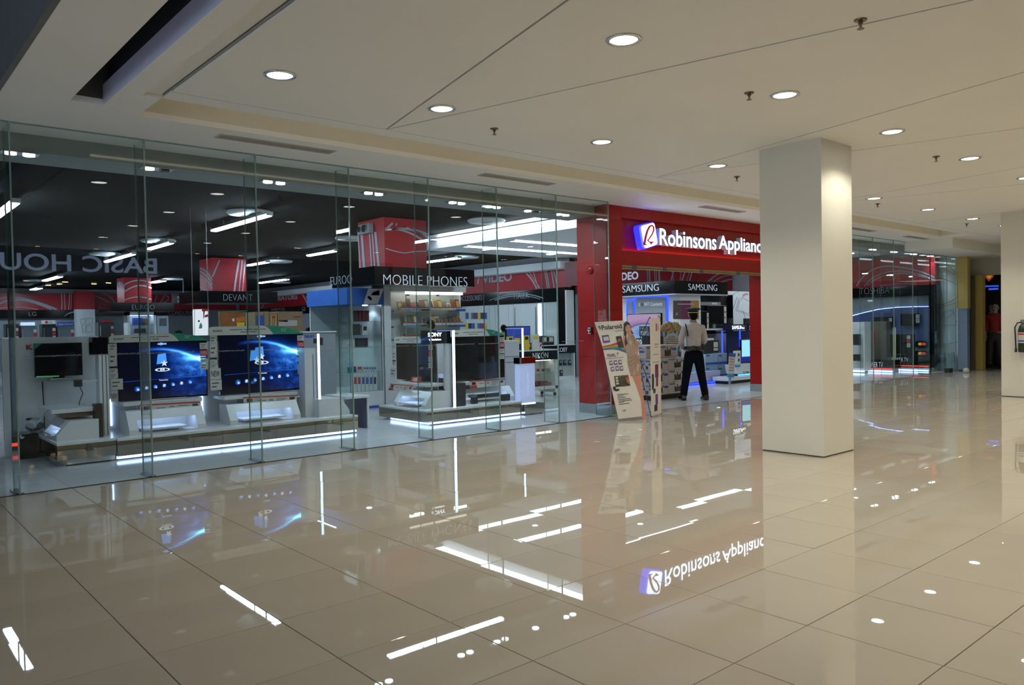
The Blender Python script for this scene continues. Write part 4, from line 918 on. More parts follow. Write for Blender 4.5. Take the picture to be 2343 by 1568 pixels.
# pegs with hanging blister packs
cols = [bluep, char, yel, mat('magenta_print', (.25, .03, .20), .5, noise=.05), mat('teal_print', (.03, .20, .25), .5, noise=.05), cream]
n = 0
for r, (yt, yb) in enumerate(((716, 730), (740, 752))):
    for i in range(7):
        px = 1066+i*7; p0, p1 = pt(('x', XW-.04), px, yt), pt(('x', XW-.04), px+5.5, yb)
        t = solo('blister_pack', f'small hanging accessory pack, {ORD[i]} on the {"upper" if r == 0 else "lower"} peg row under ACCESSORIES', 'pack', B(XW-.06, XW-.032, p1.y, p0.y, p1.z, p0.z), cols[(i*5+r*2) % 6], 'accessory packs on pegs'); n += 1
def booth(lab, corner, xl, xr, text, tx, fx0, fx1, zt=3.42, rib=(), fh=.31, below=None, big=True):
    P = onz(*corner, 2.5); Y = P.y; xR = X_(xr, corner[1], Y); yB = onx(xl, corner[1], P.x).y
    t = thing('booth_pillar', lab, 'booth', (P.x, Y, 2.5-fh))
    part('red_pillar', B(P.x, xR, Y, yB, 2.5, zt), redf, t)
    part('fascia_board', B(X_(fx0, corner[1]+10, Y-.3), X_(fx1, corner[1]+10, Y-.3), Y-.3, yB+.3, 2.5-fh, 2.5), black, t)
    for r in rib: part('stripe', MB().rpx(('y', Y) if r[0] == 'f' else ('x', P.x), r[1], r[2], .006), greyl, t)
    for a in tx: textpx(('y', Y-.3) if a[0] == 'f' else ('x', X_(fx0, corner[1]+10, Y-.3)), a[1], a[2], a[3], a[4], a[5], lett if 'MOBILE' in a[1] else lettd, t, -.021, .008)
    return t, P, Y, xR, yB
t, P, Y, xR, yB = booth('red striped pillar over the black MOBILE PHONES and EUROO fascia', (881, 613.5), 821, 977, None,
    [('f', 'MOBILE PHONES', 877, 1069, 628, 651), ('l', 'EUROO', 757, 806, 634.5, 653)], 857, 1085, 3.40,
    [('f', arc(881, 528, 930, 515, 977, 538), (2, 8)), ('f', arc(881, 525, 925, 518, 977, 557), 4), ('f', [(884, 524), (898, 511)], 5), ('f', [(905, 517), (908, 511)], 2), ('f', arc(882, 568.5, 915, 580, 930, 579)+arc(930, 579, 945, 575, 977, 575), 2.2), ('f', arc(930, 520, 955, 528, 977, 545), 2),
     ('l', [(819, 524), (825, 616)], 2.5), ('l', [(827, 521), (834, 615)], 5), ('l', [(846, 533), (851, 613)], 2.6), ('l', [(852, 532), (858, 613)], 2.6), ('l', [(859, 531), (867, 612)], 4.5)])
kX, kY = P.x, P.y
em = thing('emergency_lamp', 'small emergency lamp box high on the striped pillar over EUROO', 'lamp', onx(842, 525, kX-.05))
q = onx(846, 524, kX); part('lamp_box', B(kX-.10, kX-.002, q.y-.14, q.y+.24, q.z-.09, q.z+.09), grey, em, .01); part('lamp_head', MB().cyl((kX-.13, q.y, q.z), 'x', .07, .03, 16), chrome, em); part('lamp_head', MB().cyl((kX-.13, q.y+.17, q.z), 'x', .05, .03, 16), chrome, em)
booth('red striped pillar over the black DEVANT fascia', (486.5, 667), 458, 566, None, [('f', 'DEVANT', 511, 578, 673.5, 688)], 455, 635, 3.40,
    [('l', arc(458, 614, 475, 618, 486, 642), 2.5), ('l', arc(458, 621, 474, 626, 486, 652), 2.5), ('l', arc(458, 630, 472, 636, 486, 660), 2.), ('l', arc(458, 658, 468, 660, 474, 667), 2), ('f', [(502, 596), (486, 634)], 3), ('f', arc(547, 596, 540, 630, 536, 667), 4), ('f', arc(554, 596, 550, 630, 547, 667), 2.2), ('f', arc(562, 596, 557, 630, 555, 667), 2.2)])
booth('red arched pillar over the black EUROO fascia, deep in the shop', (285, 693), 268.5, 347, None, [('f', 'EUROO', 302, 354, 697.5, 708.5)], 252, 398, 3.40,
    [('f', arc(285, 652, 312, 634, 347, 648), 3), ('f', arc(285, 668, 315, 644, 347, 660), 3), ('f', arc(285, 687, 315, 673, 347, 686), 2), ('l', arc(272, 645, 276, 655, 285, 664), 3), ('l', [(277, 646), (285, 657)], 2)])
# LG wall and its red band
pb = ('y', 38.9)
def zz(py, px=90): return pt(pb, px, py).z
fascia('red wall band with wide grey arches above the LG fascia', 'fascia', B(-3.9, 15.3, 38.9, 38.98, zz(709.5), zz(671)), redf, (),
       [(pb, arc(0, 683, 45, 672, 130, 709), (2.5, 5)), (pb, arc(0, 695, 40, 672, 118, 709), 3), (pb, arc(0, 706, 40, 698, 87, 709), 1.6), (pb, arc(140, 671, 143, 690, 141, 709), 2.2), (pb, arc(147, 671, 148, 690, 149, 709), 2.2), (pb, [(160, 671), (157, 709)], 2), (pb, [(164, 671), (162, 709)], 1.4), (pb, arc(175, 682, 200, 662, 250, 693), 2), (pb, arc(232, 671, 255, 676, 262, 693), 2), (pb, [(360, 673), (354, 693)], 1.6), (pb, [(378, 673), (367, 693)], 2), (pb, arc(380, 676, 395, 684, 374, 693), 1.8), (pb, arc(170, 695, 185, 690, 217, 693), 1.6)])
fascia('black LG wall fascia with a grey swoosh end, far at the back', 'fascia', B(X_(-20, 715, 38.8), X_(172, 715, 38.8), 38.8, 38.9, zz(728), zz(709.5)), black,
       [(('y', 38.8), 'LG', 66, 83, 714, 723, lettd, -.016)], [(('y', 38.79), arc(148, 724, 155, 716, 170, 714), (1, 3))])
fascia('black wall fascia lettered CONDURA, far at the back', 'fascia', B(X_(218, 715, 38.8), X_(445, 715, 38.8), 38.8, 38.9, zz(723), zz(709.5)), black, [(('y', 38.8), 'CONDURA', 386, 440, 711.5, 720.5, lettd, -.016)])
fascia('hanging dark fascia lettered DEVANT in narrow letters', 'fascia', B(X_(395, 690, 30), X_(455, 690, 30), 30, 30.1, pt(('y', 30), 420, 696).z, pt(('y', 30), 420, 672).z), black, [(('y', 30), 'DEVANT', 406.5, 431, 679, 691.5, lettd, -.016)], hang=(X_(420, 690, 30), X_(420, 690, 30)+.03, 30.03, 30.06, pt(('y', 30), 420, 673).z, 3.42))
t = thing('printed_column', 'white printed column with line drawings between the LG and EUROO displays', 'column', (X_(196, 740, 38.2), 38.2, 0))
a, b = X_(175.5, 740, 38.2), X_(218, 740, 38.2); part('white_shaft', B(a, b, 38.2, 38.7, 0, pt(('y', 38.2), 196, 708).z), MATS['printed_wall'], t); part('red_head', B(a, b, 38.2, 38.7, pt(('y', 38.2), 196, 708).z, 3.3), redf, t)
m = MB(); pd = ('y', 38.195)
for L_ in ([(184, 731), (194, 729), (194, 740), (185, 741), (184, 731)], [(197, 729), (212, 728), (211, 741), (197, 742), (197, 729)], [(187, 744), (195, 743), (196, 760), (190, 762), (187, 744)], [(198, 745), (210, 745), (211, 760), (198, 760), (198, 745)]): m.rpx(pd, L_, .7)
part('line_drawing', m, dgrey, t)
def fridge(lab, xl, xr, yt, Y, mt, tag=True, sign=None):
    x0, x1 = X_(xl, yt+15, Y), X_(xr, yt+15, Y); z = ony((xl+xr)/2, yt, Y).z
    t = thing('refrigerator', lab, 'refrigerator', ((x0+x1)/2, Y+.3, 0))
    part('body', B(x0, x1, Y+.03, Y+.65, 0, z), mt, t, .01); part('door', B(x0+.005, x1-.005, Y, Y+.028, .05, z*.64), mt, t, .006); part('door', B(x0+.005, x1-.005, Y, Y+.028, z*.65, z-.01), mt, t, .006)
    part('handle', B(x0+.04, x0+.07, Y-.04, Y-.005, z*.70, z*.92).box(x0+.04, x0+.07, Y-.04, Y-.005, z*.3, z*.6), chrome, t)
    if tag:
        for k in range(3): part('price_tag', B(x1-.14, x1-.03, Y-.006, Y, z-.28-.16*k, z-.16-.16*k), cream if k != 1 else redt, t)
silver = mat('silver_door', (.20, .23, .26), .3, .6, noise=.05); darkd = mat('dark_door', (.05, .055, .06), .2, .3, noise=.05)
fr = [('dark refrigerator half hidden by the first glass joint', 14, 44, 742, darkd), ('tall silver refrigerator under the small glowing sign, far at the back', 48, 86, 745, silver), ('dark refrigerator under the white LG sign', 97, 129, 742, darkd), ('grey refrigerator under the blue inverter sign', 132, 171, 746, silver), ('dark refrigerator with a red sign near the EUROO display', 226, 262, 738, darkd)]
for lab, a, b, y, mt in fr: fridge(lab, a, b, y, 36.5, mt)
def flat_sign(lab, pl, xl, xr, yt, yb, mt, texts=(), d=.05, cat='sign', name='small_sign'):
    p = pt(pl, xl, yb); q = pt(pl, xr, yb); r = pt(pl, xl, yt)
    t = thing(name, lab, cat, p); part('board', B(p.x, q.x, p.y, p.y+d, p.z, r.z) if pl[0] == 'y' else B(p.x, p.x+d, q.y, p.y, p.z, r.z), mt, t)
    for a in texts: textpx(sh(pl, .001), *a, t, .0, .004)
    return t
ps = ('y', 36.45)
flat_sign('small glowing blue white sign over the silver refrigerator', ps, 47, 80, 738, 745, mat('lit_sign', (.6, .7, .9), .4, emit=(.6, .75, 1), es=.7))
flat_sign('white LG sign over a dark refrigerator', ps, 95, 127, 733.5, 741.5, white, [('LG', 112, 119, 735.5, 739.5, lettb)])
q = pt(('y', 36.40), 107, 737.5); solo('round_logo', 'red round logo on the white LG sign', 'logo', MB().cyl((q.x, 36.44, q.z), 'y', .055, .01, 18), redt)
flat_sign('dark blue sign lettered digital inverter', ps, 131, 170, 737, 747, bluep, [('digital inverter', 133, 168, 740, 745, white)])
flat_sign('red sign over the dark refrigerator near the EUROO display', ps, 231, 256, 732, 737.5, redt, [('CAMEDIA', 234, 253, 733.5, 736.5, white)][:0])
# lit white cabinet below EUROO at the back, with small appliances
P = onz(285, 693, 2.5); Yc = P.y
t = thing('display_cabinet', 'lit white display cabinet under EUROO at the back', 'cabinet', (X_(330, 740, Yc), Yc, 0))
x0, x1 = X_(292, 745, Yc), X_(358, 745, Yc); zt = ony(320, 714, Yc).z
part('back_panel', B(x0, x1, Yc+.45, Yc+.5, 0, zt), white, t); part('side_panel', B(x0, x0+.08, Yc, Yc+.45, 0, zt), white, t); part('side_panel', B(x1-.08, x1, Yc, Yc+.45, 0, zt), white, t); part('top_panel', B(x0, x1, Yc, Yc+.45, zt-.12, zt), white, t)
for py in (743.5, 762): z = ony(320, py, Yc).z; part('shelf', B(x0+.08, x1-.08, Yc, Yc+.45, z-.02, z), gshelf, t)
part('light_strip', B(x0+.1, x1-.1, Yc+.1, Yc+.3, zt-.135, zt-.12), ledw, t)
def prod(lab, pl, xl, xr, yt, yb, mt, grp=None, d=.15, name='product_box', cat='box', face=None, zb=None):
    p = pt(pl, xl, yb); q = pt(pl, xr, yb); r = pt(pl, xl, yt); z0 = zb if zb is not None else p.z
    t = thing(name, lab, cat, (p.x, p.y, z0), group=grp)
    part('carton', B(p.x, q.x, p.y, p.y+d, z0, r.z) if pl[0] == 'y' else B(p.x, p.x+d, q.y, p.y, z0, r.z), mt, t)
    if face:
        w, h = xr-xl, yb-yt
        part('print_panel', MB().ppx(sh(pl, .001), [(xl+w*.18, yt+h*.15), (xl+w*.82, yt+h*.15), (xl+w*.82, yt+h*.6), (xl+w*.18, yt+h*.6)], .002), face, t)
    return t
py_ = ('y', Yc+.15)
z1c = ony(320, 743.5, Yc).z; z2c = ony(320, 762, Yc).z
prod('dark blue packaged appliance on the lit shelf under EUROO', py_, 305, 327, 728, 743, bluep, zb=z1c); prod('brown packaged appliance on the lit shelf under EUROO', py_, 330, 340, 729, 743, card, zb=z1c); prod('low dark appliance on the lower lit shelf under EUROO', py_, 310, 334, 752, 762, char, zb=z2c)
prod('clear drinks appliance with a red base beside the lit EUROO cabinet', ('y', Yc), 360, 386, 723, 762, mat('pale_plastic', (.35, .42, .48), .2, noise=.04), zb=0, face=dgrey)
# lit white poster and its frame
t = flat_sign('bright white lit poster with red and green blocks hung behind the screens', ('y', 12.6), 445, 477, 708, 768, emat('poster_glow', (.85, .90, 1.0), .95), (), .06, 'poster', 'lit_poster')
P_ = ('y', 12.598); part('red_block', MB().ppx(P_, [(462, 708), (476, 707), (476, 712), (462, 713)]).ppx(P_, [(468, 722), (476, 719), (476, 725), (468, 727)]).ppx(P_, [(465, 712), (469, 712), (466, 730), (465, 730)]), redt, t); part('green_block', MB().ppx(P_, [(457, 742), (460, 738), (463, 746), (462, 752), (455, 752)]), mat('leaf_green_print', (.1, .5, .2), .5, noise=.05), t); part('print_block', MB().ppx(P_, [(453, 733), (457, 733), (457, 737), (453, 737)]), lettb, t)
q = pt(('y', 12.6), 460, 709)
for d_ in (-.12, .12): part('hanger', B(q.x+d_-.004, q.x+d_+.004, 12.62, 12.63, q.z-.01, 3.42), steel, t)
part('frame', MB().rpx(P_, [(445, 708), (477, 707), (477, 768), (445, 769), (445, 708)], 1, .004), steel, t)
# framed orange poster, cartons
t = flat_sign('framed orange menu poster with a green border under DEVANT', ('y', 18.0), 502, 562, 713, 752, mat('orange_poster', (.30, .09, .02), .5, noise=.3, nscale=3.), (), .05, 'poster', 'framed_poster')
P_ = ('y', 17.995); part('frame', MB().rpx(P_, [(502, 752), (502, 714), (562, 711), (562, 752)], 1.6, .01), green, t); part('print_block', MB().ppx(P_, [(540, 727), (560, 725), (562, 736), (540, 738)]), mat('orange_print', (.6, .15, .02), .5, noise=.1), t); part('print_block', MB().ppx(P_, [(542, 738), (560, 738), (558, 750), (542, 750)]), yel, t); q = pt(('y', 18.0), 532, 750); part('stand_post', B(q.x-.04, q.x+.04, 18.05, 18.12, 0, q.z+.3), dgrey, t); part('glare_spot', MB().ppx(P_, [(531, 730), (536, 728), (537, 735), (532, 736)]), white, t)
yc = 16.5; pc = ('y', yc)
def carton(lab, xl, xr, yt, yb, mt=card, Y=yc, extra=()):
    t = prod(lab, ('y', Y), xl, xr, yt, yb, mt, d=.5, name='cardboard_box', face=None)
    for (a, b, c, d, mm) in extra: part('print_panel', MB().ppx(('y', Y-.001), [(a, c), (b, c), (b, d), (a, d)], .002), mm, t)
    part('tape_seam', MB().ppx(('y', Y-.002), [(xl, (yt+yb)/2-.4), (xr, (yt+yb)/2-.9), (xr, (yt+yb)/2), (xl, (yt+yb)/2+.5)], .002), mat('parcel_tape', (.5, .40, .24), .3, noise=.05), t)
    return t
for lab, xl, xr, yt, mt, ex in (('brown carton with a blue disc print beside the framed poster', 585, 605.5, 714, card, [(586, 604, 722, 745, bluep)]), ('tall brown carton between the blue disc carton and the ladder print carton', 606, 618, 713, card, ()), ('brown carton with a yellow ladder print and red marks', 618.5, 636, 716, card, [(620, 621.5, 721, 746, yel), (631, 632.5, 721, 746, yel), (622, 630, 724, 728, redt)]), ('wide brown carton with red lettering and a white appliance print', 637, 695, 713, card, [(638, 680, 733, 746, cream), (638, 658, 733, 737, redt), (672, 690, 724, 726, redt)])):
    p = pt(pc, xl, 790); q = pt(pc, xr, 790); zt = pt(pc, xl, yt).z
    t = thing('cardboard_box', lab, 'box', (p.x, yc, .9)); part('carton', B(p.x, q.x-.01, yc, yc+.5, .9, zt), mt, t)
    for (a, b, c, d, mm) in ex: part('print_panel', MB().ppx(('y', yc-.001), [(a, c), (b, c), (b, d), (a, d)], .002), mm, t)
x0, x1 = X_(583, 770, yc), X_(697, 770, yc)
t = thing('stock_pallet_table', 'low stock table carrying the row of brown cartons', 'table', ((x0+x1)/2, yc+.2, 0)); part('table_top', B(x0, x1, yc-.03, yc+.55, .86, .90), grey, t)
for x in (x0+.05, x1-.05):
    for y in (yc+.02, yc+.5): part('leg', B(x-.03, x+.03, y-.03, y+.03, 0, .86), dgrey, t)
p = pt(('y', 15), 751, 790); q = pt(('y', 15), 790, 790)
for z0, z1, lab in ((1.05, 1.70, 'upper brown carton stacked beside the blue showcase'), (.4, 1.04, 'lower brown carton stacked beside the blue showcase'), (0, .39, 'bottom brown carton stacked beside the blue showcase')):
    t = thing('cardboard_box', lab, 'box', (p.x, 15, z0)); part('carton', B(p.x, q.x, 15, 15.5, z0, z1), card, t); part('print_panel', B(p.x+.06, p.x+.22, 14.996, 15, z0+.1, z0+(z1-z0)*.4), redt, t)
# white PHILIPS counter box behind the long plinth
p = pt(('y', 11.4), 693, 790); q = pt(('y', 11.4), 768, 790); zt = pt(('y', 11.4), 730, 761).z
t = thing('counter', 'white counter lettered PHILIPS behind the glowing vertical bar', 'counter', ((p.x+q.x)/2, 11.6, 0)); part('counter_body', B(p.x, q.x, 11.4, 12.0, 0, zt), grey, t, .004); part('counter_top', B(p.x-.01, q.x+.01, 11.38, 12.02, zt, zt+.02), white, t)
textpx(('y', 11.398), 'PHILIPS', 695, 719, 767, 773.5, bluep, t, .03, .003)
for a, b, c, d in ((717, 727, 775, 786), (731, 739, 773, 790)): part('print_panel', MB().ppx(('y', 11.399), [(a, c), (b, c), (b, d), (a, d)], .002), char, t)
# ================================================================== PHONE KIOSK
KY = 12.25; xa, xb = X_(895, 740, KY), X_(1066, 740, KY); zt = ony(980, 656, KY).z
t = thing('phone_cabinet', 'lit white glass shelved phone cabinet under MOBILE PHONES', 'cabinet', ((xa+xb)/2, KY, 0))
part('back_panel', B(xa, xb, KY+.42, KY+.46, .0, zt), white, t); part('side_panel', B(xa-.03, xa, KY, KY+.46, 0, zt), white, t); part('side_panel', B(xb, xb+.03, KY+.2, KY+.46, 0, zt), white, t)
part('top_panel', B(xa, xb, KY-.02, KY+.46, ony(980, 668, KY).z, zt), white, t); part('corner_post', B(X_(878, 740, KY), xa-.03, KY-.02, KY+.40, 0, zt), whitem, t, .004)
zl = ony(980, 674, KY).z
part('light_strip', B(X_(931, 672, KY), xb-.05, KY+.02, KY+.06, zl, zl+.05), emat('warm_strip', (1, .93, .82), 7.0), t)
part('lower_panel', B(xa, xb, KY, KY+.42, 0, .82), white, t)
zs = [ony(930, 709, KY).z, ony(930, 745, KY).z, ony(930, 775, KY).z]
for z in zs:
    part('glass_shelf', B(X_(900, 740, KY), xb-.02, KY+.03, KY+.40, z-.012, z), gshelf, t)
    for x in (xa+.10, xb-.12): part('shelf_bracket', B(x, x+.02, KY+.10, KY+.42, z-.04, z-.012), steel, t)
part('shelf_rail', B(xa+.10, xa+.125, KY+.40, KY+.42, .84, ony(900, 692, KY).z), steel, t); part('glass_front', B(X_(929.5, 740, KY), X_(1067, 740, KY), KY-.006, KY, .84, zl), gpane, t)
part('glass_joint', B(X_(929, 740, KY), X_(930, 740, KY), KY-.008, KY+.002, .84, zl), gedge, t)
for px in (932, 1000): part('hinge_clip', B(X_(px, 673, KY)-.02, X_(px, 673, KY)+.04, KY-.012, KY+.004, zl-.03, zl+.0), dgrey, t)
pal = [char, dgrey, grey, char, cream, mat('olive_print', (.12, .12, .07), .5, noise=.1), mat('bronze_print', (.20, .10, .05), .5, noise=.1), mat('screen_tone', (.10, .14, .20), .3, noise=.3), mat('dull_red_print', (.25, .05, .04), .5, noise=.1), mat('dull_yellow_print', (.40, .32, .08), .5, noise=.1)]
def phone(i, r, px, py, h, w, lab, mt, cardm):
    z = zs[r]; Yp = KY+.16; x = X_(px, py, Yp)
    t = thing('mobile_phone', lab, 'phone', (x, Yp, z), group='phones on the kiosk shelves')
    part('handset', MB().loft([(x-w/2, Yp, z), (x+w/2, Yp, z), (x+w/2, Yp+.012, z), (x-w/2, Yp+.012, z)], [(x-w/2, Yp+.06, z+h), (x+w/2, Yp+.06, z+h), (x+w/2, Yp+.072, z+h), (x-w/2, Yp+.072, z+h)]), mt, t)
    k = .15; part('display', MB().loft([(x-w*.38, Yp+.06*k-.003, z+h*k), (x+w*.38, Yp+.06*k-.003, z+h*k), (x+w*.38, Yp+.06*k, z+h*k), (x-w*.38, Yp+.06*k, z+h*k)], [(x-w*.38, Yp+.06*.85-.003, z+h*.85), (x+w*.38, Yp+.06*.85-.003, z+h*.85), (x+w*.38, Yp+.06*.85, z+h*.85), (x-w*.38, Yp+.06*.85, z+h*.85)]), cardm, t)
    part('price_card', B(x-w*.5, x+w*.5, Yp-.05, Yp-.044, z+.001, z+.055), white, t); part('card_heading', B(x-w*.5, x+w*.5, Yp-.052, Yp-.05, z+.04, z+.056), redt, t)
rr = random.Random(3)
for r, n, pxs in ((0, 14, [917+i*10.2 for i in range(14)]), (1, 14, [923+i*9.9 for i in range(14)]), (2, 6, [924, 931, 942, 949, 960, 968])):
    for i, px in enumerate(pxs[:n]):
        h = rr.uniform(.13, .23) if r < 2 else rr.uniform(.06, .10)
        phone(i, r, px, 705, h, rr.uniform(.075, .11), f'{ORD[i]} dummy phone from the white post on the {("upper", "middle", "lower")[r]} kiosk shelf', rr.choice(pal), rr.choice(pal))
for r, (yt, yb) in enumerate(((708, 714), (744, 750))):
    t = flat_sign(f'light blue ALCATEL shelf strip on the {"upper" if r == 0 else "middle"} kiosk shelf', ('y', KY+.02), 931, 962, yt, yb, mat('light_blue_print', (.08, .30, .65), .5, noise=.04), [('ALCATEL', 936, 960, yt+1, yb-1, cream)], .006)
    t = flat_sign(f'blue printed strip at the open end of the {"upper" if r == 0 else "middle"} kiosk shelf', ('y', KY+.02), 1043, 1065, yt-.5, yb-1.5, bluep, (), .006)
    t = flat_sign(f'black printed strip in the middle of the {"upper" if r == 0 else "middle"} kiosk shelf', ('y', KY+.02), 964, 987, yt-.2, yb-3, black, (), .006)
# blue topped glass showcase beside the kiosk
SX0, SX1 = X_(800, 800, KY), X_(877, 800, KY); sz0 = ony(850, 896, KY).z; sz1 = ony(850, 697, KY).z
yE = 13.75
t = thing('glass_showcase', 'tall glass showcase with a blue printed header beside the phone kiosk', 'showcase', ((SX0+SX1)/2, KY, 0))
part('base', B(SX0, SX1, KY, yE, .05, sz0), white, t); part('blue_kick', B(SX0+.02, SX1, KY+.01, yE-.01, 0, .05), bluep, t)
hb = mat('header_blue', (.03, .12, .45), .4, noise=.1)
part('header', B(SX0-.05, SX1, KY-.04, yE, sz1, ony(850, 660, KY).z), hb, t)
ph = ('y', KY-.042); part('header_print', MB().ppx(ph, [(842, 661), (878, 661), (864, 696), (832, 696)]), white, t); part('header_print', MB().ppx(ph, [(854, 668), (868, 664), (868, 676), (848, 676)]).ppx(ph, [(840, 680), (844, 677), (851, 683), (850, 688), (845, 686)]), mat('print_brown', (.12, .09, .06), .5, noise=.1), t)
part('back_panel', B(SX1-.03, SX1, KY, yE, sz0, sz1), white, t); part('back_panel', B(SX0, SX1-.03, yE-.03, yE, sz0, sz1), whitem, t)
part('glass_front', B(SX0, SX1-.03, KY, KY+.008, sz0, sz1), gshelf, t); part('glass_side', B(SX0, SX0+.008, KY+.008, yE-.03, sz0, sz1), gshelf, t)
for x in (SX0, SX1-.035): part('frame_post', B(x, x+.015, KY-.004, KY+.012, sz0, sz1), steel, t)
szs = [ony(850, p, KY).z for p in (851, 795, 766, 735)]
for z in szs: part('glass_shelf', B(SX0+.01, SX1-.03, KY+.02, yE-.04, z-.010, z), gshelf, t)
part('spot_lens', MB().cyl((X_(835, 694, KY+.3), KY+.3, sz1-.012), 'z', .05, .012, 14), coolg, t)
lamp('SPOT', 'showcase_spot', (X_(835, 694, KY+.3), KY+.3, sz1-.02), 6, COOL, size=.03, cone=130)
for i in range(6): prod(f'upright white boxed handset on the showcase floor, {ORD[i]} from the glass corner', ('y', KY+.10), 809+i*9, 817+i*9, 858, 893, white, 'boxed handsets on the showcase floor', .10, face=[redt, redt, bluep, bluep, bluep, char][i], zb=sz0)
for i in range(5): prod(f'small blue white pack on the low showcase shelf, {ORD[i]} from the glass corner', ('y', KY+.12), 832+i*6, 837+i*6, 839, 849, white, 'packs on the low showcase shelf', .06, face=bluep, zb=szs[0])
prod('green toy speaker on the low showcase shelf', ('y', KY+.2), 800, 807, 841, 850, green, zb=szs[0], d=.08); prod('blue boxed gadget on the low showcase shelf', ('y', KY+.2), 809, 815, 839, 850, bluep, zb=szs[0], d=.08); prod('white and red card on the low showcase shelf', ('y', KY+.15), 816, 830, 838, 850, cream, face=redt, zb=szs[0], d=.02)
prod('dark flat player on the middle showcase shelf', ('y', KY+.2), 818, 842, 774, 789, char, zb=szs[1], d=.1); prod('pale box on the middle showcase shelf', ('y', KY+.2), 800, 812, 778, 792, cream, zb=szs[1], d=.1)
for i in range(4): prod(f'maroon camera pouch hanging high in the showcase, {ORD[i]} from the glass corner', ('y', KY+.25), 812+i*8.5, 819+i*8.5, 711, 729, mat('maroon_fabric', (.09, .02, .025), .6, noise=.1), 'pouches in the showcase', .05, name='pouch', cat='pouch', zb=szs[3])
prod('white camcorder kit on the upper showcase shelf', ('y', KY+.2), 829, 841, 744, 765, whitem, zb=szs[2], d=.1, face=char); prod('black tripod bag on the upper showcase shelf', ('y', KY+.2), 813, 824, 742, 765, char, zb=szs[2], d=.1)
# ================================================================== CAMERA COUNTERS
NY = 11.45; xa, xb = X_(1165, 850, NY), X_(1277, 850, NY); n0, n1, n2 = ony(1240, 803, NY).z, ony(1240, 824, NY).z, ony(1240, 885, NY).z
t = thing('glass_counter', 'white framed glass counter with black NIKON band', 'counter', ((xa+xb)/2, NY+.25, 0))
part('counter_top', B(xa, xb+.01, NY-.02, NY+.55, n0, n0+.025), white, t); part('black_band', B(xa, xb, NY-.01, NY+.5, n1, n0), black, t)
textpx(('y', NY-.012), 'NIKON', 1219, 1254, 808, 821, lett, t, -.017, .004)
part('frame_post', B(xb-.09, xb, NY, NY+.5, .07, n1), white, t, .004); part('bottom_panel', B(xa, xb, NY, NY+.5, n2-.06, n2), white, t); part('back_panel', B(xa, xb-.09, NY+.46, NY+.5, n2, n1), white, t)
part('glass_front', B(xa, xb-.09, NY, NY+.008, n2, n1), gshelf, t); zm = ony(1240, 856, NY).z; part('glass_shelf', B(xa, xb-.09, NY+.02, NY+.45, zm-.008, zm), gshelf, t); part('light_strip', B(xa+.05, xb-.12, NY+.10, NY+.14, n1-.02, n1-.005), MATS['warm_strip'], t)
for x in (xa+.1, xb-.05):
    for y in (NY+.06, NY+.44): part('caster', MB().cyl((x, y-.015, .035), 'y', .035, .03, 12), char, t)
for i, px in enumerate((1231, 1243, 1254)): prod(f'white card with a cord on the counter shelf under NIKON, {ORD[i]} along', ('y', NY+.12), px-5, px+5, 843, 855, cream, 'cards in the NIKON counter', .02, name='display_card', cat='card', face=[redt, char, greyl][i], zb=zm)
for i, px in enumerate((1229, 1240, 1250, 1259)): prod(f'small camera with a price card on the counter floor under NIKON, {ORD[i]} along', ('y', NY+.12), px-4, px+4, 873, 888, [char, dgrey, char, cream][i], 'cameras in the NIKON counter', .08, name='camera', cat='camera', face=redt, zb=n2)
for i, (a, b, yt, yb, mt, lab) in enumerate(((1190, 1199, 787, 801, blackm, 'black camera pack beside the glowing arch'), (1200, 1216, 785, 801, char, 'black camera pack with a yellow tag on the white counter'), (1217, 1234, 784, 801, blackm, 'wide black camera pack on the white counter'), (1199, 1211, 768, 784, yel, 'tall yellow card standing on the white counter'), (1181, 1191, 774, 800, yel, 'narrow yellow card beside the broad white post'), (1163, 1174, 771, 786, yel, 'yellow card behind the broad white post'), (1218, 1234, 766, 784, white, 'white card with a yellow square on the white counter'), (1235, 1240, 785, 799, white, 'small white price card on the white counter'))):
    prod(lab, ('y', NY+.15+.03*(i % 3)), a, b, yt, yb, mt, 'packs on the NIKON counter', .06, name='display_pack', cat='pack', face=[None, yel, redt, lettb, None, lettb, yel, redt][i], zb=n0+.025)
CY = 15.02; xa, xb = X_(1242, 840, CY), X_(1316, 840, CY); n0, n1, n2 = ony(1300, 790, CY).z, ony(1300, 808, CY).z, ony(1300, 860, CY).z
t = thing('glass_counter', 'white framed glass counter with black COBY band beside the red flank', 'counter', ((xa+xb)/2, CY+.15, 0))
part('counter_top', B(xa, xb, CY-.02, CY+.22, n0, n0+.025), white, t); part('black_band', B(xa, xb, CY-.01, CY+.2, n1, n0), black, t); textpx(('y', CY-.012), 'COBY', 1275, 1298, 796, 806, lett, t, -.017, .004)
part('back_panel', B(xa, xb, CY+.17, CY+.2, n2, n1), white, t); part('bottom_panel', B(xa, xb, CY, CY+.2, n2-.07, n2), white, t); part('frame_post', B(xb-.05, xb, CY, CY+.17, n2, n1), white, t); part('glass_front', B(xa, xb-.05, CY, CY+.006, n2, n1), gshelf, t); zm = ony(1300, 836, CY).z; part('glass_shelf', B(xa, xb-.05, CY+.01, CY+.16, zm-.008, zm), gshelf, t); part('toe_kick', B(xa, xb, CY+.04, CY+.18, 0, n2-.07), blackm, t)
for i, (px, yb) in enumerate(((1283, 835), (1293, 835), (1304, 835), (1285, 858))): prod(f'dark slanted phone in the COBY counter, {ORD[i]} along', ('y', CY+.06), px-3, px+3, yb-11, yb, char, 'phones in the COBY counter', .03, name='display_phone', cat='phone', face=greyl, zb=zm if yb < 840 else n2)
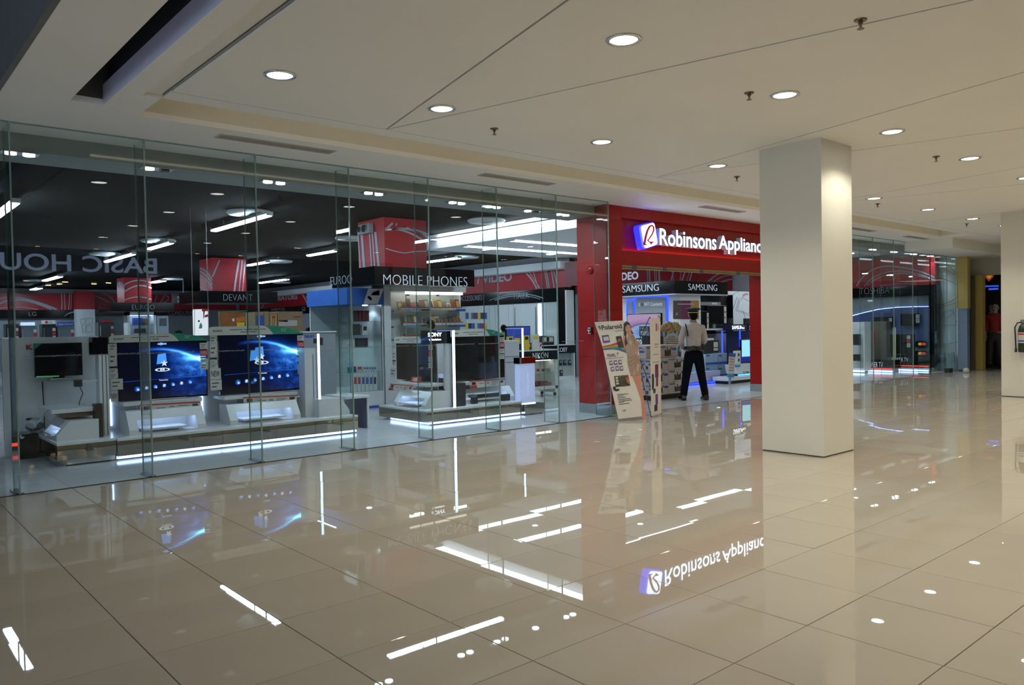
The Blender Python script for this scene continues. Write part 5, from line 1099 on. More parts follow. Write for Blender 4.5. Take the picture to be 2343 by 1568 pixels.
for i, px in enumerate((1241, 1256)): prod(f'black boxed camera kit on the COBY counter, {ORD[i]} from the glowing bar', ('y', CY+.02), px-2, px+12, 769, 790, blackm, 'boxed kits on the COBY counter', .15, name='boxed_kit', cat='box', face=cream, zb=n0+.025)
# small television with a blue menu behind the camera counter
tv('small television with a blue patterned screen behind the camera counter', ('y', 13.2), 1158, 1214, 747, 790, mat('blue_screen', (.02, .03, .12), .2, emit=(.03, .06, .35), es=.7, noise=.8, nscale=5.), zfoot=.90)
t = thing('counter', 'plain white counter behind the NIKON counter carrying the small television', 'counter', (X_(1186, 790, 13.2), 13.2, 0)); x = X_(1186, 790, 13.2); part('counter_body', B(x-.6, x+.6, 13.0, 13.5, 0, .87), white, t); part('counter_top', B(x-.62, x+.62, 12.98, 13.52, .87, .90), white, t)
# ================================================================== ENTRANCE: BOXES, BANNERS, SAMSUNG BOOTH
wbox = mat('printed_carton_white', (.50, .46, .43), .5, noise=.04)
BY = 9.25; cx0, cx1, cx2 = X_(1490, 860, BY), X_(1529.5, 860, BY), X_(1574, 860, BY)
yB = onx(1463, 860, cx0).y
t = thing('pallet_base', 'black pallet base under the stack of PHILIPS speaker cartons', 'pallet', ((cx0+cx2)/2, BY+.3, 0))
zr = [ony(1545, y, BY).z for y in (900, 874, 845, 818)]
part('base_body', B(cx0+.02, cx2-.02, BY+.03, yB-.03, .0, zr[0]-.02), blackm, t); part('top_board', B(cx0, cx2, BY+.01, yB, zr[0]-.02, zr[0]-.001), char, t)
def spk_box(lab, x0, x1, y0, y1, z0, z1):
    t = thing('speaker_carton', lab, 'box', ((x0+x1)/2, (y0+y1)/2, z0), group='stacked PHILIPS cartons')
    g = .003; x0 += g; x1 -= g; z1 -= g; w, h = x1-x0, z1-z0
    part('carton', B(x0, x1, y0, y1, z0, z1), wbox, t, .003)
    m = MB(); f = y0-.002
    for a, b, c, d in ((.30, .36, .20, .62), (.36, .42, .20, .55), (.43, .47, .20, .82), (.48, .56, .20, .58), (.57, .64, .24, .66), (.30, .66, .14, .22)): m.box(x0+w*a, x0+w*b, f, y0, z0+h*c, z0+h*d)
    part('speaker_picture', m, char, t); part('blue_label', B(x0+w*.74, x0+w*.96, f, y0, z0+h*.55, z0+h*.75), bluep, t)
    part('print_line', B(x0+w*.74, x0+w*.94, f, y0, z0+h*.38, z0+h*.40).box(x0+w*.74, x0+w*.94, f, y0, z0+h*.30, z0+h*.32), greyl, t)
    text3('PHILIPS', (x0+w*.04, f, z0+h*.76), (1, 0, 0), (0, 0, 1), w*.30, h*.15, bluep, t, .02, .001)
    part('badge', MB().cyl((x0+w*.68, f, z0+h*.72), 'y', h*.09, .002, 12), bluep, t)
    # the end that faces the glass
    d = y1-y0; part('end_label', B(x0-.002, x0, y0+d*.12, y0+d*.45, z0+h*.45, z0+h*.62), bluep, t); part('end_picture', B(x0-.002, x0, y0+d*.55, y0+d*.9, z0+h*.12, z0+h*.4), char, t)
    text3('PHILIPS', (x0-.002, y0+d*.92, z0+h*.72), (0, -1, 0), (0, 0, 1), d*.7, h*.16, bluep, t, .02, .001)
yM = (BY+yB)/2
for r in range(3):
    for c, (a, b) in enumerate(((cx0, cx1), (cx1, cx2))):
        for k, (ya, yb) in enumerate(((BY, yM-.004), (yM, yB))):
            spk_box(f'white PHILIPS speaker carton, {("bottom", "middle", "third")[r]} tier, {("front", "back")[k]} row, {("beside the narrow banner", "beside the guard")[c]}', a, b, ya, yb, zr[r], zr[r+1])
tz0, tz1 = zr[3], ony(1530, 789, BY+.1).z
ta, tb, tc_ = X_(1468, 804, BY+.1), X_(1508.5, 804, BY+.1), X_(1549, 804, BY+.1)
spk_box('white PHILIPS speaker carton on the top tier behind the narrow banner', max(ta, cx0-.02), tb, BY+.1, BY+.45, tz0, tz1)
spk_box('white PHILIPS speaker carton on the top tier under the popcorn standee', tb, tc_, BY+.1, BY+.45, tz0, tz1)
# food card and small dark boxes standing on the stack
fy = BY+.62
t = thing('food_card', 'oval food picture card beside the guard hand on the carton stack', 'card', (X_(1560, 830, BY+.2), BY+.2, tz0))
pc = ('y', BY+.06); el = lambda cx, cy_, rx, ry, n=18: [(cx+rx*math.cos(2*math.pi*i/n), cy_+ry*math.sin(2*math.pi*i/n)) for i in range(n)]
part('black_tray', MB().ppx(pc, el(1559, 826, 11, 8), .004), black, t); part('food_print', MB().ppx(sh(pc, .005), el(1559, 825, 8.5, 5.2), .002), mat('food_print', (.35, .16, .07), .5, noise=.7, nscale=40.), t)
part('back_leg', B(X_(1558, 830, BY+.06)-.02, X_(1558, 830, BY+.06)+.02, BY+.062, BY+.09, tz0, tz0+.1), dgrey, t)
# popcorn standee
SPY = 9.84; pS = ('y', SPY)
t = thing('popcorn_standee', 'striped popcorn bucket standee reading ACCESS HUNDREDS OF BLOCKBUSTER behind the cartons', 'standee', (X_(1535, 800, SPY), SPY, 0))
stripe_b, stripe_w = mat('stripe_blue', (.03, .20, .50), .5, noise=.03), mat('stripe_white', (.55, .60, .62), .5, noise=.03)
L_, R_, Lb, Rb = 1504, 1562, 1511, 1556
zf = 918
for i in range(11):
    u0, u1 = i/11, (i+1)/11
    part('stripe_panel', MB().ppx(pS, [(L_+(R_-L_)*u0, 755), (L_+(R_-L_)*u1, 755), (Lb+(Rb-Lb)*u1, 835), (Lb+(Rb-Lb)*u0, 835)], .012), stripe_b if i % 2 else stripe_w, t)
a, b = pt(pS, 1511, 835), pt(pS, 1556, 835); part('standee_stem', B(a.x+.05, b.x-.05, SPY-.012, SPY, .02, a.z), whitem, t); part('standee_foot', B(a.x, b.x, SPY-.12, SPY+.15, 0, .02), char, t)
pm = MB(); rp = random.Random(5)
for k in range(170):
    u = rp.random(); px = 1506+u*54; top = 737+18*(2*abs(u-.5))**2.2; py = top+rp.random()*(758-top)
    q = pt(pS, px, py); r = rp.uniform(.026, .044); pm.ell((q.x, SPY-.02+rp.uniform(-.03, .02), q.z), r, r*.8, r*.85, 7, 5)
part('popcorn', pm, mat('popcorn', (.50, .40, .20), .7, noise=.35, nscale=25.), t, kind='stuff', smooth=True)
part('round_board', MB().ppx(sh(pS, .014), el(1538, 781, 17.5, 19.5, 28), .004), mat('round_board_white', (.62, .66, .68), .5, noise=.02), t)
for s, a, b, y0, y1 in (('ACCESS', 1529, 1544, 770.5, 773.5), ('HUNDREDS OF', 1524.5, 1552, 775.5, 778.5), ('BLOCKBUSTER', 1524.5, 1552, 780.5, 783.5), ('MOVIES ONLINE!', 1525, 1551, 785.5, 788.5)): textpx(sh(pS, .019), s, a, b, y0, y1, lettb, t, .015, .001)
part('orange_flash', MB().ppx(sh(pS, .13), [(1504, 754), (1535, 747.5), (1536, 752.5), (1505, 760)], .004), mat('flash_orange', (.55, .12, .02), .5, noise=.04), t)
a, b, c = pt(sh(pS, .135), 1506, 758), pt(sh(pS, .135), 1534, 752), pt(sh(pS, .135), 1506, 754.8)
text3('EXCLUSIVE!', a, b-a, (Vector((0, 0, 1))), (b-a).length, .045, cream, t, .02, .001)
# big television with an eye picture and the FREE card
M_eye = bpy.data.materials.new('eye_screen'); M_eye.use_nodes = True; nt = M_eye.node_tree; bs = nt.nodes['Principled BSDF']; tcn = nt.nodes.new('ShaderNodeTexCoord'); mp = nt.nodes.new('ShaderNodeMapping')
gr = nt.nodes.new('ShaderNodeTexGradient'); gr.gradient_type = 'SPHERICAL'; rmp = nt.nodes.new('ShaderNodeValToRGB'); e = rmp.color_ramp.elements
mp.inputs['Location'].default_value = (-.62, 0, -.42); mp.inputs['Scale'].default_value = (1.15, .01, 1.7)
e[0].position = 0; e[0].color = lin(190, 160, 200); e[1].position = 1; e[1].color = lin(40, 60, 130)
for p_, c_ in ((.30, lin(170, 130, 180)), (.40, lin(110, 90, 140)), (.50, lin(150, 185, 225)), (.75, lin(120, 150, 215))): x = rmp.color_ramp.elements.new(p_); x.color = c_
nt.links.new(tcn.outputs['Generated'], mp.inputs[0]); nt.links.new(mp.outputs[0], gr.inputs[0]); nt.links.new(gr.outputs['Fac'], rmp.inputs[0]); nt.links.new(rmp.outputs[0], bs.inputs['Emission Color']); bs.inputs['Emission Strength'].default_value = .75; bs.inputs['Base Color'].default_value = (.01, .01, .01, 1)
pf = ('x', 12.95)
te, Le = tv('large television with a close up eye picture behind the PHILIPS cartons', pf, 1434, 1513, 718.5, 777, M_eye, zfoot=1.02, strips=[(1504.5, 1512, 721, 727, 'w'), (1504.5, 1512, 729, 735, 'r'), (1504.5, 1512, 737, 744, 'w'), (1505, 1512, 746, 757, 'w')])
a = onx(1470, 790, 12.95); t = thing('television_stand', 'white stand with clear top carrying the eye picture television', 'stand', (13.1, a.y, 0)); part('stand_body', B(12.9, 13.4, a.y-.6, a.y+.5, 0, .99), white, t, .005); part('stand_top', B(12.86, 13.44, a.y-.64, a.y+.54, .99, 1.02), gshelf, t)
t = flat_sign('dark FREE card before the eye picture television', ('x', 12.80), 1463, 1486, 747, 770, lettb, [('FREE', 1464.5, 1484, 749, 755.5, cream)], .01, 'card', 'promo_card'); part('grey_panel', MB().ppx(('x', 12.797), [(1465, 757), (1485, 757), (1485, 768), (1466, 768)]), greyl, t); q = pt(('x', 12.80), 1474, 770); part('card_stem', B(12.80, 12.81, q.y-.02, q.y+.02, 1.0, q.z+.01), char, t)
prod('dark speaker box under the FREE card', ('x', 12.6), 1469, 1484, 769, 788, char, d=.25, name='speaker', cat='speaker'); prod('dark pack with an orange edge behind the narrow banner', ('y', BY+.5), 1512, 1518, 770, 787, char, d=.05, name='pack', cat='pack', zb=tz0)
# ---- leaning printed board with a woman in a beige dress
A0, B0 = onz(1421, 964), onz(1474, 961); wv = (B0-A0); wv.z = 0; wid = .50; wu = wv.normalized(); bu = Vector((-wu.y, wu.x, 0))     # width and backward directions
def lean(z):                                 # how far back the board bends at height z
    k = max(0., z)/1.46; return .02+.33*k+.18*k*k
def bpt(px, py, proud=0.0):                  # a point of the photograph on the bent board
    z = .5
    for _ in range(12):
        d = ray(px, py); nrm = bu; o = A0+bu*lean(z); tt = (o-CAM).dot(nrm)/d.dot(nrm); P = CAM+d*tt; z = min(1.55, max(0, P.z))
    return P-bu*proud
def bpoly(mb, pts, proud, d=.002):
    P = [bpt(*p, proud=proud) for p in pts]; Q = [bpt(*p, proud=proud+d) for p in pts]; return mb.loft(Q, P)
z5 = lambda pts: [(1360+x/6.03, 720+y/6.03) for x, y in pts]
t = thing('standee_board', 'leaning white Polaroid board with a printed woman in a beige dress by the red flank', 'standee', ((A0+B0)/2))
edgeL = [(0, 105), (80, 340), (120, 480), (200, 860), (262, 1140), (330, 1440)]; edgeR = [(400, 82), (600, 380), (620, 600), (640, 840), (675, 1150), (690, 1440)]
m = MB()
for i in range(5): bpoly(m, z5([edgeL[i], edgeR[i], edgeR[i+1], edgeL[i+1]]), 0, .006)
part('board', m, mat('board_white', (.80, .76, .68), .25, noise=.02), t)
part('grey_base', bpoly(MB(), z5([(330, 1440), (650, 1405), (665, 1450), (352, 1512)]), 0, .02), mat('board_base', (.28, .27, .26), .4, noise=.04), t)
part('back_rod', MB().tube([tuple(A0+bu*.05+wu*.25+Vector((0, 0, .02))), tuple(A0+bu*.52+wu*.25+Vector((0, 0, 1.3)))], .008), char, t)
skin = mat('printed_skin', (.62, .30, .20), .5, noise=.05); hairm = mat('printed_hair', (.035, .022, .018), .5, noise=.1); dress = mat('printed_dress', (.40, .27, .20), .4, noise=.12, nscale=12.)
leg = mat('printed_leg', (.66, .26, .18), .5, noise=.05)
P1 = .008
part('printed_legs', bpoly(bpoly(bpoly(bpoly(MB(), z5([(520, 850), (585, 840), (625, 960), (570, 970)]), P1), z5([(585, 840), (640, 840), (650, 1000), (625, 980)]), P1+.0005), z5([(570, 960), (645, 960), (690, 1240), (640, 1180)]), P1+.001), z5([(640, 1170), (700, 1240), (705, 1400), (695, 1450), (650, 1445), (655, 1330)]), P1+.0015), leg, t)
part('printed_dress', bpoly(bpoly(bpoly(MB(), z5([(450, 310), (510, 280), (555, 320), (580, 420), (560, 560), (450, 560), (420, 470)]), P1+.002), z5([(450, 555), (600, 560), (640, 700), (640, 835), (500, 850), (455, 680)]), P1+.0022), z5([(500, 260), (545, 290), (560, 340), (510, 300)]), P1+.0025), dress, t)
part('printed_arm', bpoly(bpoly(bpoly(MB(), z5([(555, 330), (590, 370), (605, 500), (585, 560), (570, 480)]), P1+.003), z5([(550, 530), (610, 560), (622, 600), (580, 590)]), P1+.0032), z5([(400, 290), (440, 300), (430, 440), (405, 480), (370, 470)]), P1+.0028), skin, t)
part('printed_hair', bpoly(bpoly(bpoly(MB(), z5([(400, 130), (430, 92), (475, 110), (505, 170), (500, 220), (440, 240), (405, 200)]), P1+.003), z5([(400, 180), (440, 200), (435, 330), (455, 400), (420, 440), (405, 330)]), P1+.0034), z5([(495, 180), (520, 240), (545, 270), (505, 260)]), P1+.003), hairm, t)
part('printed_face', bpoly(bpoly(MB(), z5([(425, 170), (455, 138), (490, 155), (505, 200), (500, 250), (470, 270), (440, 250), (425, 215)]), P1+.0045), z5([(455, 250), (500, 240), (520, 290), (470, 310)]), P1+.004), skin, t)
part('printed_features', bpoly(bpoly(bpoly(MB(), z5([(438, 184), (446, 180), (455, 182), (446, 187)]), P1+.006), z5([(475, 176), (484, 172), (492, 174), (484, 179)]), P1+.006), z5([(436, 175), (456, 170), (456, 173), (437, 178)]), P1+.006), hairm, t)
part('printed_smile', bpoly(MB(), z5([(452, 238), (470, 238), (487, 227), (484, 238), (470, 247), (458, 246)]), P1+.006), mat('printed_lip', (.45, .04, .05), .5, noise=.05), t); part('printed_teeth', bpoly(MB(), z5([(457, 240), (470, 240), (483, 231), (480, 237), (470, 242)]), P1+.0085), cream, t)
part('printed_sheen', bpoly(bpoly(bpoly(MB(), z5([(470, 360), (500, 350), (515, 420), (480, 410)]), P1+.0045), z5([(585, 680), (620, 690), (600, 790), (570, 770)]), P1+.0045), z5([(540, 770), (560, 760), (545, 840), (525, 845)]), P1+.0045), mat('printed_sheen', (.52, .38, .30), .4, noise=.1), t)
part('printed_fold', bpoly(bpoly(bpoly(MB(), z5([(470, 600), (590, 545), (592, 552), (474, 612)]), P1+.0046), z5([(480, 650), (600, 570), (603, 577), (484, 662)]), P1+.0046), z5([(495, 700), (610, 600), (613, 607), (500, 712)]), P1+.0046), mat('printed_fold', (.30, .19, .14), .5, noise=.05), t)
rb = [(110, 440), (200, 420), (310, 385)], [(440, 530), (310, 490), (200, 470)]
cols6 = [(.45, .03, .12), (.60, .10, .02), (.65, .40, .03), (.10, .30, .05), (.02, .25, .35), (.03, .10, .35)]
for i in range(6):
    f0, f1 = i/6, (i+1)/6; top = [(108, 437), (220, 415), (320, 380), (400, 420)]; bot = [(118, 490), (250, 478), (340, 492), (440, 530)]
    mix = lambda p, q, f: (p[0]+(q[0]-p[0])*f, p[1]+(q[1]-p[1])*f)
    m = MB()
    for k in range(3): bpoly(m, z5([mix(top[k], bot[k], f0), mix(top[k+1], bot[k+1], f0), mix(top[k+1], bot[k+1], f1), mix(top[k], bot[k], f1)]), P1)
    part('rainbow_band', m, mat(f'rainbow_{i}', cols6[i], .5, noise=.03), t)
part('tablet_picture', bpoly(MB(), z5([(290, 303), (365, 293), (405, 455), (330, 460)]), P1+.004), lettb, t); part('tablet_picture', bpoly(MB(), z5([(270, 850), (465, 832), (492, 980), (290, 1000)]), P1), mat('city_print', (.06, .05, .03), .4, noise=.95, nscale=30.), t)
part('tablet_glow', bpoly(bpoly(MB(), z5([(425, 838), (465, 834), (485, 960), (440, 950)]), P1+.003), z5([(310, 340), (350, 330), (360, 370), (320, 380)]), P1+.007), mat('screen_print', (.35, .10, .04), .4, noise=.8, nscale=30.), t)
part('camera_picture', bpoly(bpoly(MB(), z5([(250, 1000), (280, 990), (300, 1030), (260, 1040)]), P1), z5([(265, 1030), (340, 1025), (345, 1040), (310, 1060), (270, 1050)]), P1), lettb, t)
part('window_tile', bpoly(bpoly(bpoly(MB(), z5([(285, 862), (318, 858), (322, 886), (289, 890)]), P1+.003), z5([(290, 900), (324, 897), (328, 925), (294, 928)]), P1+.003), z5([(294, 940), (330, 936), (334, 962), (298, 966)]), P1+.003), cream, t)
for (x, y, w, h) in ((97, 285, 105, 105), (200, 640, 48, 55), (262, 633, 48, 60), (325, 627, 48, 60), (220, 722, 48, 60), (285, 714, 48, 62), (343, 712, 48, 62)):
    part('purple_badge', bpoly(MB(), z5([(x, y+4), (x+w*.9, y-6), (x+w*1.12, y+h*.92), (x+w*.2, y+h*1.05)]), P1), purp, t)
    part('badge_inner', bpoly(MB(), z5([(x+w*.18, y+h*.25), (x+w*.85, y+h*.15), (x+w*.98, y+h*.68), (x+w*.3, y+h*.78)]), P1+.003), cream, t)
g = [(45, 170), (65, 150), (92, 190), (72, 215)]; c5 = (70, 182)
for i, cc in enumerate(((.03, .25, .10), (.05, .20, .45), (.45, .10, .25), (.60, .30, .03))):
    part('logo_facet', bpoly(MB(), z5([g[i], g[(i+1) % 4], c5]), P1), mat(f'facet_{i}', cc, .5, noise=.03), t)
def btext(s, tl, tr, h, mt, wt=.01):
    a, b = bpt(*z5([tl])[0], proud=P1), bpt(*z5([tr])[0], proud=P1); c = bpt(*z5([(tl[0]-h*.25, tl[1]-h)])[0], proud=P1); yd = (c-a)-(b-a)*((c-a).dot(b-a)/(b-a).length_squared)
    text3(s, a, b-a, yd, (b-a).length, yd.length, mt, t, wt, .002)
btext('Polaroid', (105, 212), (382, 188), 62, lettb, .015); btext('tablet', (285, 240), (400, 222), 22, greyl, 0); btext('PEARL 7"', (183, 590), (342, 570), 45, purp, 0)
btext('CE', (392, 1340), (432, 1335), 26, lettb, 0)
m = MB()
bpoly(m, z5([(150, 607), (400, 588), (401, 592), (151, 611)]), P1)
for i, w in enumerate((150, 80, 110, 170, 185, 80, 140)): bpoly(m, z5([(312+i*4, 1098+i*23), (312+i*4+w, 1090+i*21), (313+i*4+w, 1098+i*21), (313+i*4, 1106+i*23)]), P1)
part('print_line', m, dgrey, t)
# ---- narrow X banner seen almost edge on
a, b = onz(1490, 956), onz(1513, 949); wu2 = (b-a).normalized(); wb = (b-a).length; nb = Vector((wu2.y, -wu2.x, 0)); ztop = ony(1490, 727, a.y).z
t = thing('banner_stand', 'narrow white X banner on crossed black rods before the carton stack', 'banner', ((a+b)/2))
def quadb(mb, u0, u1, z0, z1, d0, d1):
    p = lambda u, z, d: tuple(a+wu2*(wb*u)+nb*d+Vector((0, 0, z)))
    return mb.loft([p(u0, z0, d1), p(u1, z0, d1), p(u1, z1, d1), p(u0, z1, d1)], [p(u0, z0, d0), p(u1, z0, d0), p(u1, z1, d0), p(u0, z1, d0)])
part('banner_sheet', quadb(MB(), 0, 1, .02, ztop, 0, .003), mat('banner_white', (.78, .73, .67), .4, noise=.02), t)
pr = MB(); quadb(pr, .55, .66, ztop-.21, ztop-.09, .003, .004); part('red_mark', pr, redt, t)
pr = MB()
for (u0, u1, z0, z1) in ((.70, .85, ztop-.2, ztop-.1), (.40, .8, ztop-.43, ztop-.40), (.4, .78, ztop-.47, ztop-.45), (.2, .8, ztop-.58, ztop-.56), (.2, .85, ztop-.70, ztop-.68)): quadb(pr, u0, u1, z0, z1, .003, .004)
part('print_line', pr, greyl, t)
for nm, mm, qs in (('product_picture', mat('print_plum', (.20, .03, .08), .5, noise=.1), ((.42, .75, .60, .80), (.50, .70, .46, .60))), ('product_picture', char, ((.10, .28, .42, .66), (.20, .45, .38, .43), (.30, .6, .08, .18))), ('product_picture', mat('print_teal', (.02, .16, .15), .5, noise=.1), ((.15, .30, .50, .62), (.22, .42, .36, .40))), ('product_picture', purp, ((.42, .66, .18, .34),))):
    m = MB()
    for u0, u1, z0, z1 in qs: quadb(m, u0, u1, z0, z1, .003, .0045)
    part(nm, m, mm, t)
hub = ony(1454, 797, 8.04)
def bp(u, z): return a+wu2*(wb*u)-nb*.005+Vector((0, 0, z))
for u, z in ((0, ztop), (1, ztop), (0, .02), (1, .02)): part('rod', MB().tube([tuple(bp(u, z)), tuple(hub)], .006), char, t)
part('hub', MB().cyl((hub.x, hub.y, hub.z-.03), 'z', .022, .06, 12), bluep, t)
part('rear_foot', MB().tube([tuple(hub), tuple(Vector((hub.x+.22, 8.22, .008)))], .006), char, t)
for u, z in ((0, ztop), (1, ztop), (0, .02), (1, .02)): q = bp(u, z); part('corner_knob', MB().ell(tuple(q+nb*.006), .012, .012, .012, 8, 5), char, t)
# ---- Samsung booth
SX, SY = 15.1, 11.5; f0, f1 = ony(1560, 672, SY).z, ony(1560, 642, SY).z; yB = 13.45; xE = X_(1665, 660, SY)
t = thing('fascia', 'black corner fascia lettered SAMSUNG on both faces over the entrance booth', 'fascia', (SX, SY, f0))
part('board', B(SX, xE, SY, yB, f0, f1), black, t, .003); part('light_trim', B(SX-.004, xE+.004, SY-.004, yB, f0-.03, f0), greyl, t)
textpx(('x', SX-.001), 'SAMSUNG', 1425, 1507.5, 655, 670, lett, t, -.019, .008); textpx(('y', SY-.001), 'SAMSUNG', 1575, 1640.5, 649.5, 664, lett, t, -.019, .008)
rw = ('y', 15.28)
fascia('red entrance wall print with grey stripes and arches over the SAMSUNG fascia', 'fascia', B(15.6, 23.2, 15.24, 15.29, 2.3, 3.28), redf, (),
       [(('y', 15.235), [(x, 600), (x+2, 652)], w) for x, w in ((1480, 2), (1485, 3.2), (1497, 1.8), (1501, 1.8), (1507, 3.5))]+[(('y', 15.235), [(a_, 605), (b_, 650)], w) for a_, b_, w in ((1534, 1543, 1.5), (1545, 1533, 3), (1558, 1556, 1.5), (1573, 1558, 3), (1582, 1570, 1.5), (1588, 1576, 2.5))]+[(('y', 15.235), arc(1605, 662, 1660, 590, 1725, 640), 3.4), (('y', 15.235), arc(1622, 655, 1665, 608, 1722, 650), 2), (('y', 15.235), arc(1630, 660, 1680, 618, 1722, 660), 2.6)])
t = fascia('dark red hanging panel lettered VIDEO at the entrance', 'fascia', B(15.12, 15.16, 13.3, 15.2, 2.50, 3.15), mat('dark_red_print', (.16, .01, .02), .4, noise=.05), [(('x', 15.115), 'VIDEO', 1405, 1461, 625.5, 643.5, greyl, .03)])
t = thing('booth_wall', 'white and grey SMART Content booth wall with a glowing blue edge', 'booth', (15.3, 12, 0)); pl = ('x', 15.40)
part('white_wall', B(15.40, 15.44, SY+.125, yB, 0, f0-.035), white, t); part('white_wall', B(15.40, X_(1603, 700, SY+.08), SY+.08, SY+.12, 0, f0-.035), white, t)
def glowpanel(xl, xr, yt, yb, txt=False):
    q = pt(pl, xl, yt); r = pt(pl, xr, yb)
    part('blue_strip', MB().rpx(('x', 15.385), [(xl, yb), (xl, yt), (xr, yt-1.5), (xr, yb)], 4.5, .01), ledb, t)
    part('grey_panel', MB().ppx(('x', 15.36), rnd([(xl+2.5, yt+3), (xr-2.5, yt+2), (xr-2.5, yb), (xl+2.5, yb)], .1), .02), grey, t)
glowpanel(1453, 1527, 679.5, 742); glowpanel(1436, 1451, 688.5, 725)
textpx(('x', 15.338), 'S', 1461, 1465, 694, 701, lett, t, .0, .003); textpx(('x', 15.338), 'ART', 1473, 1486, 692.5, 700, lett, t, 0, .003); textpx(('x', 15.338), 'Content', 1488, 1516, 692, 700.5, lett, t, .01, .003)
cube_c = [mat('cube_red', (.5, .05, .03), .5, noise=.03), mat('cube_green', (.10, .35, .06), .5, noise=.03), mat('cube_blue', (.03, .12, .45), .5, noise=.03)]
def cube(pl2, cx, cy_, r, root):
    part('cube_facet', MB().ppx(pl2, [(cx, cy_-r), (cx+r, cy_-r*.5), (cx, cy_), (cx-r, cy_-r*.5)]), cube_c[0], root); part('cube_facet', MB().ppx(pl2, [(cx-r, cy_-r*.5), (cx, cy_), (cx, cy_+r), (cx-r, cy_+r*.5)]), cube_c[1], root); part('cube_facet', MB().ppx(pl2, [(cx, cy_), (cx+r, cy_-r*.5), (cx+r, cy_+r*.5), (cx, cy_+r)]), cube_c[2], root)
cube(('x', 15.338), 1469, 697.5, 4, t)
pS2 = ('y', SY+.078); pp = thing('framed_poster', 'brown magenta and gold poster on the white booth wall behind the guard cap', 'poster', pt(pS2, 1540, 730))
for a_, b_, mm in ((1540, 1559, mat('print_taupe', (.10, .06, .055), .5, noise=.05)), (1559, 1580, mat('print_magenta', (.14, .02, .07), .5, noise=.05)), (1580, 1599, mat('print_gold', (.38, .20, .04), .5, noise=.05))): part('colour_panel', MB().ppx(pS2, [(a_, 688), (b_, 688), (b_, 730.5), (a_, 730.5)], .004), mm, pp)
part('print_line', MB().ppx(sh(pS2, .005), [(1550, 695), (1588, 695), (1588, 697), (1550, 697)]).ppx(sh(pS2, .005), [(1548, 716), (1551, 716), (1549, 721), (1546, 722)]), greyl, pp)
t = thing('booth_wall', 'black booth wall with two dark televisions beside the guard', 'booth', (X_(1634, 720, SY+.2), SY+.2, 0)); a, b = X_(1603, 720, SY+.2), X_(1666, 720, SY+.2)
part('black_wall', B(a, b, SY+.2, SY+.24, 1.15, f0-.03), blackm, t); part('black_return', B(b-.03, b, SY+.05, SY+.2, 1.15, f0), black, t); part('white_wall', B(a, b, SY+.2, SY+.24, 0, 1.15), mat('bluish_panel', (.35, .38, .55), .4, noise=.04), t)
tv('dark television high on the black booth wall', ('y', SY+.10), 1619, 1663, 699, 741, stand=False, deep=.08, strips=[(1656, 1661.5, 702, 740, 'w')]); tv('narrow dark television beside the guard head', ('y', SY+.10), 1600, 1619, 712, 742, stand=False, deep=.08, strips=[(1617, 1621, 716, 752, 'w')])
flat_sign('grey label board above the dark booth televisions', ('y', SY+.16), 1604, 1649, 691, 699, grey, [('SAMSUNG', 1629, 1641, 693, 697, lett)], .02)
prod('silver disc player on the booth shelf below the dark televisions', ('y', SY-.05), 1638, 1654, 742, 751, steel, name='player', cat='player', d=.2); t = thing('wall_shelf', 'white booth shelf below the dark televisions', 'shelf', (X_(1634, 755, SY-.1), SY-.1, 1.15)); zq = ony(1634, 752, SY-.1).z; part('board', B(X_(1600, 755, SY-.1), X_(1664, 755, SY-.1), SY-.1, SY+.2, zq-.04, zq), white, t); part('bracket', B(X_(1660, 755, SY-.1), X_(1664, 755, SY-.1), SY-.08, SY+.2, zq-.09, zq-.04), white, t)
t = thing('light_bar', 'blue dotted light bar beside the stacked pale cartons', 'light', (X_(1654, 780, SY-.12), SY-.12, .7)); q0, q1 = ony(1654, 808, SY-.12), ony(1654, 757, SY-.12); part('light_strip', B(q0.x-.014, q0.x+.014, SY-.12, SY-.10, q0.z, q1.z), ledb, t); part('channel', B(q0.x-.02, q0.x+.02, SY-.10, SY-.09, q0.z, q1.z), white, t)
t = prod('black printer with a white lid behind the guard arm', ('y', SY-.42), 1612, 1645, 780, 808.8, char, d=.3, name='printer', cat='printer'); q0, q1 = ony(1610, 780, SY-.42), ony(1633, 774, SY-.42); part('lid', B(q0.x, q1.x, SY-.43, SY-.13, q0.z, q1.z), white, t, .01)
for i, (a_, b_) in enumerate(((783, 795), (797, 803))): flat_sign(f'white price card on the black printer, {("upper", "lower")[i]} one', ('y', SY-.425), 1633, 1643, a_, b_, cream, (), .004, 'card', 'price_card')
lb = mat('pale_blue_carton', (.28, .40, .52), .5, noise=.04)
bx = [(1614, 1643.5, 809, 838), (1644, 1664, 809, 838), (1614, 1643.5, 839, 867), (1644, 1664, 839, 867)]
zS = [ony(1640, y, SY-.5).z for y in (809, 838, 867)]
for i, (a_, b_, c_, d_) in enumerate(bx):
    x0, x1 = X_(a_, 838, SY-.5), X_(b_, 838, SY-.5); z0, z1 = (zS[1], zS[0]-.004) if i < 2 else (max(.03, zS[2]), zS[1]-.004)
    tt = thing('monitor_carton', f'pale blue monitor carton, {("upper", "lower")[i//2]} tier, {("behind the guard", "beside the brochure rack")[i % 2]}', 'box', (x0, SY-.5, z0), group='pale blue monitor cartons')
    part('carton', B(x0+.004, x1-.004, SY-.5, SY-.1, z0, z1), lb, tt, .004); part('blue_band', B(x0+.01, x1-.01, SY-.503, SY-.5, z0+.04, z0+.10), bluep, tt); part('oval_mark', MB().ppx(('y', SY-.503), el(a_+(b_-a_)*.2, c_+5, 4, 2, 14)), bluep, tt)
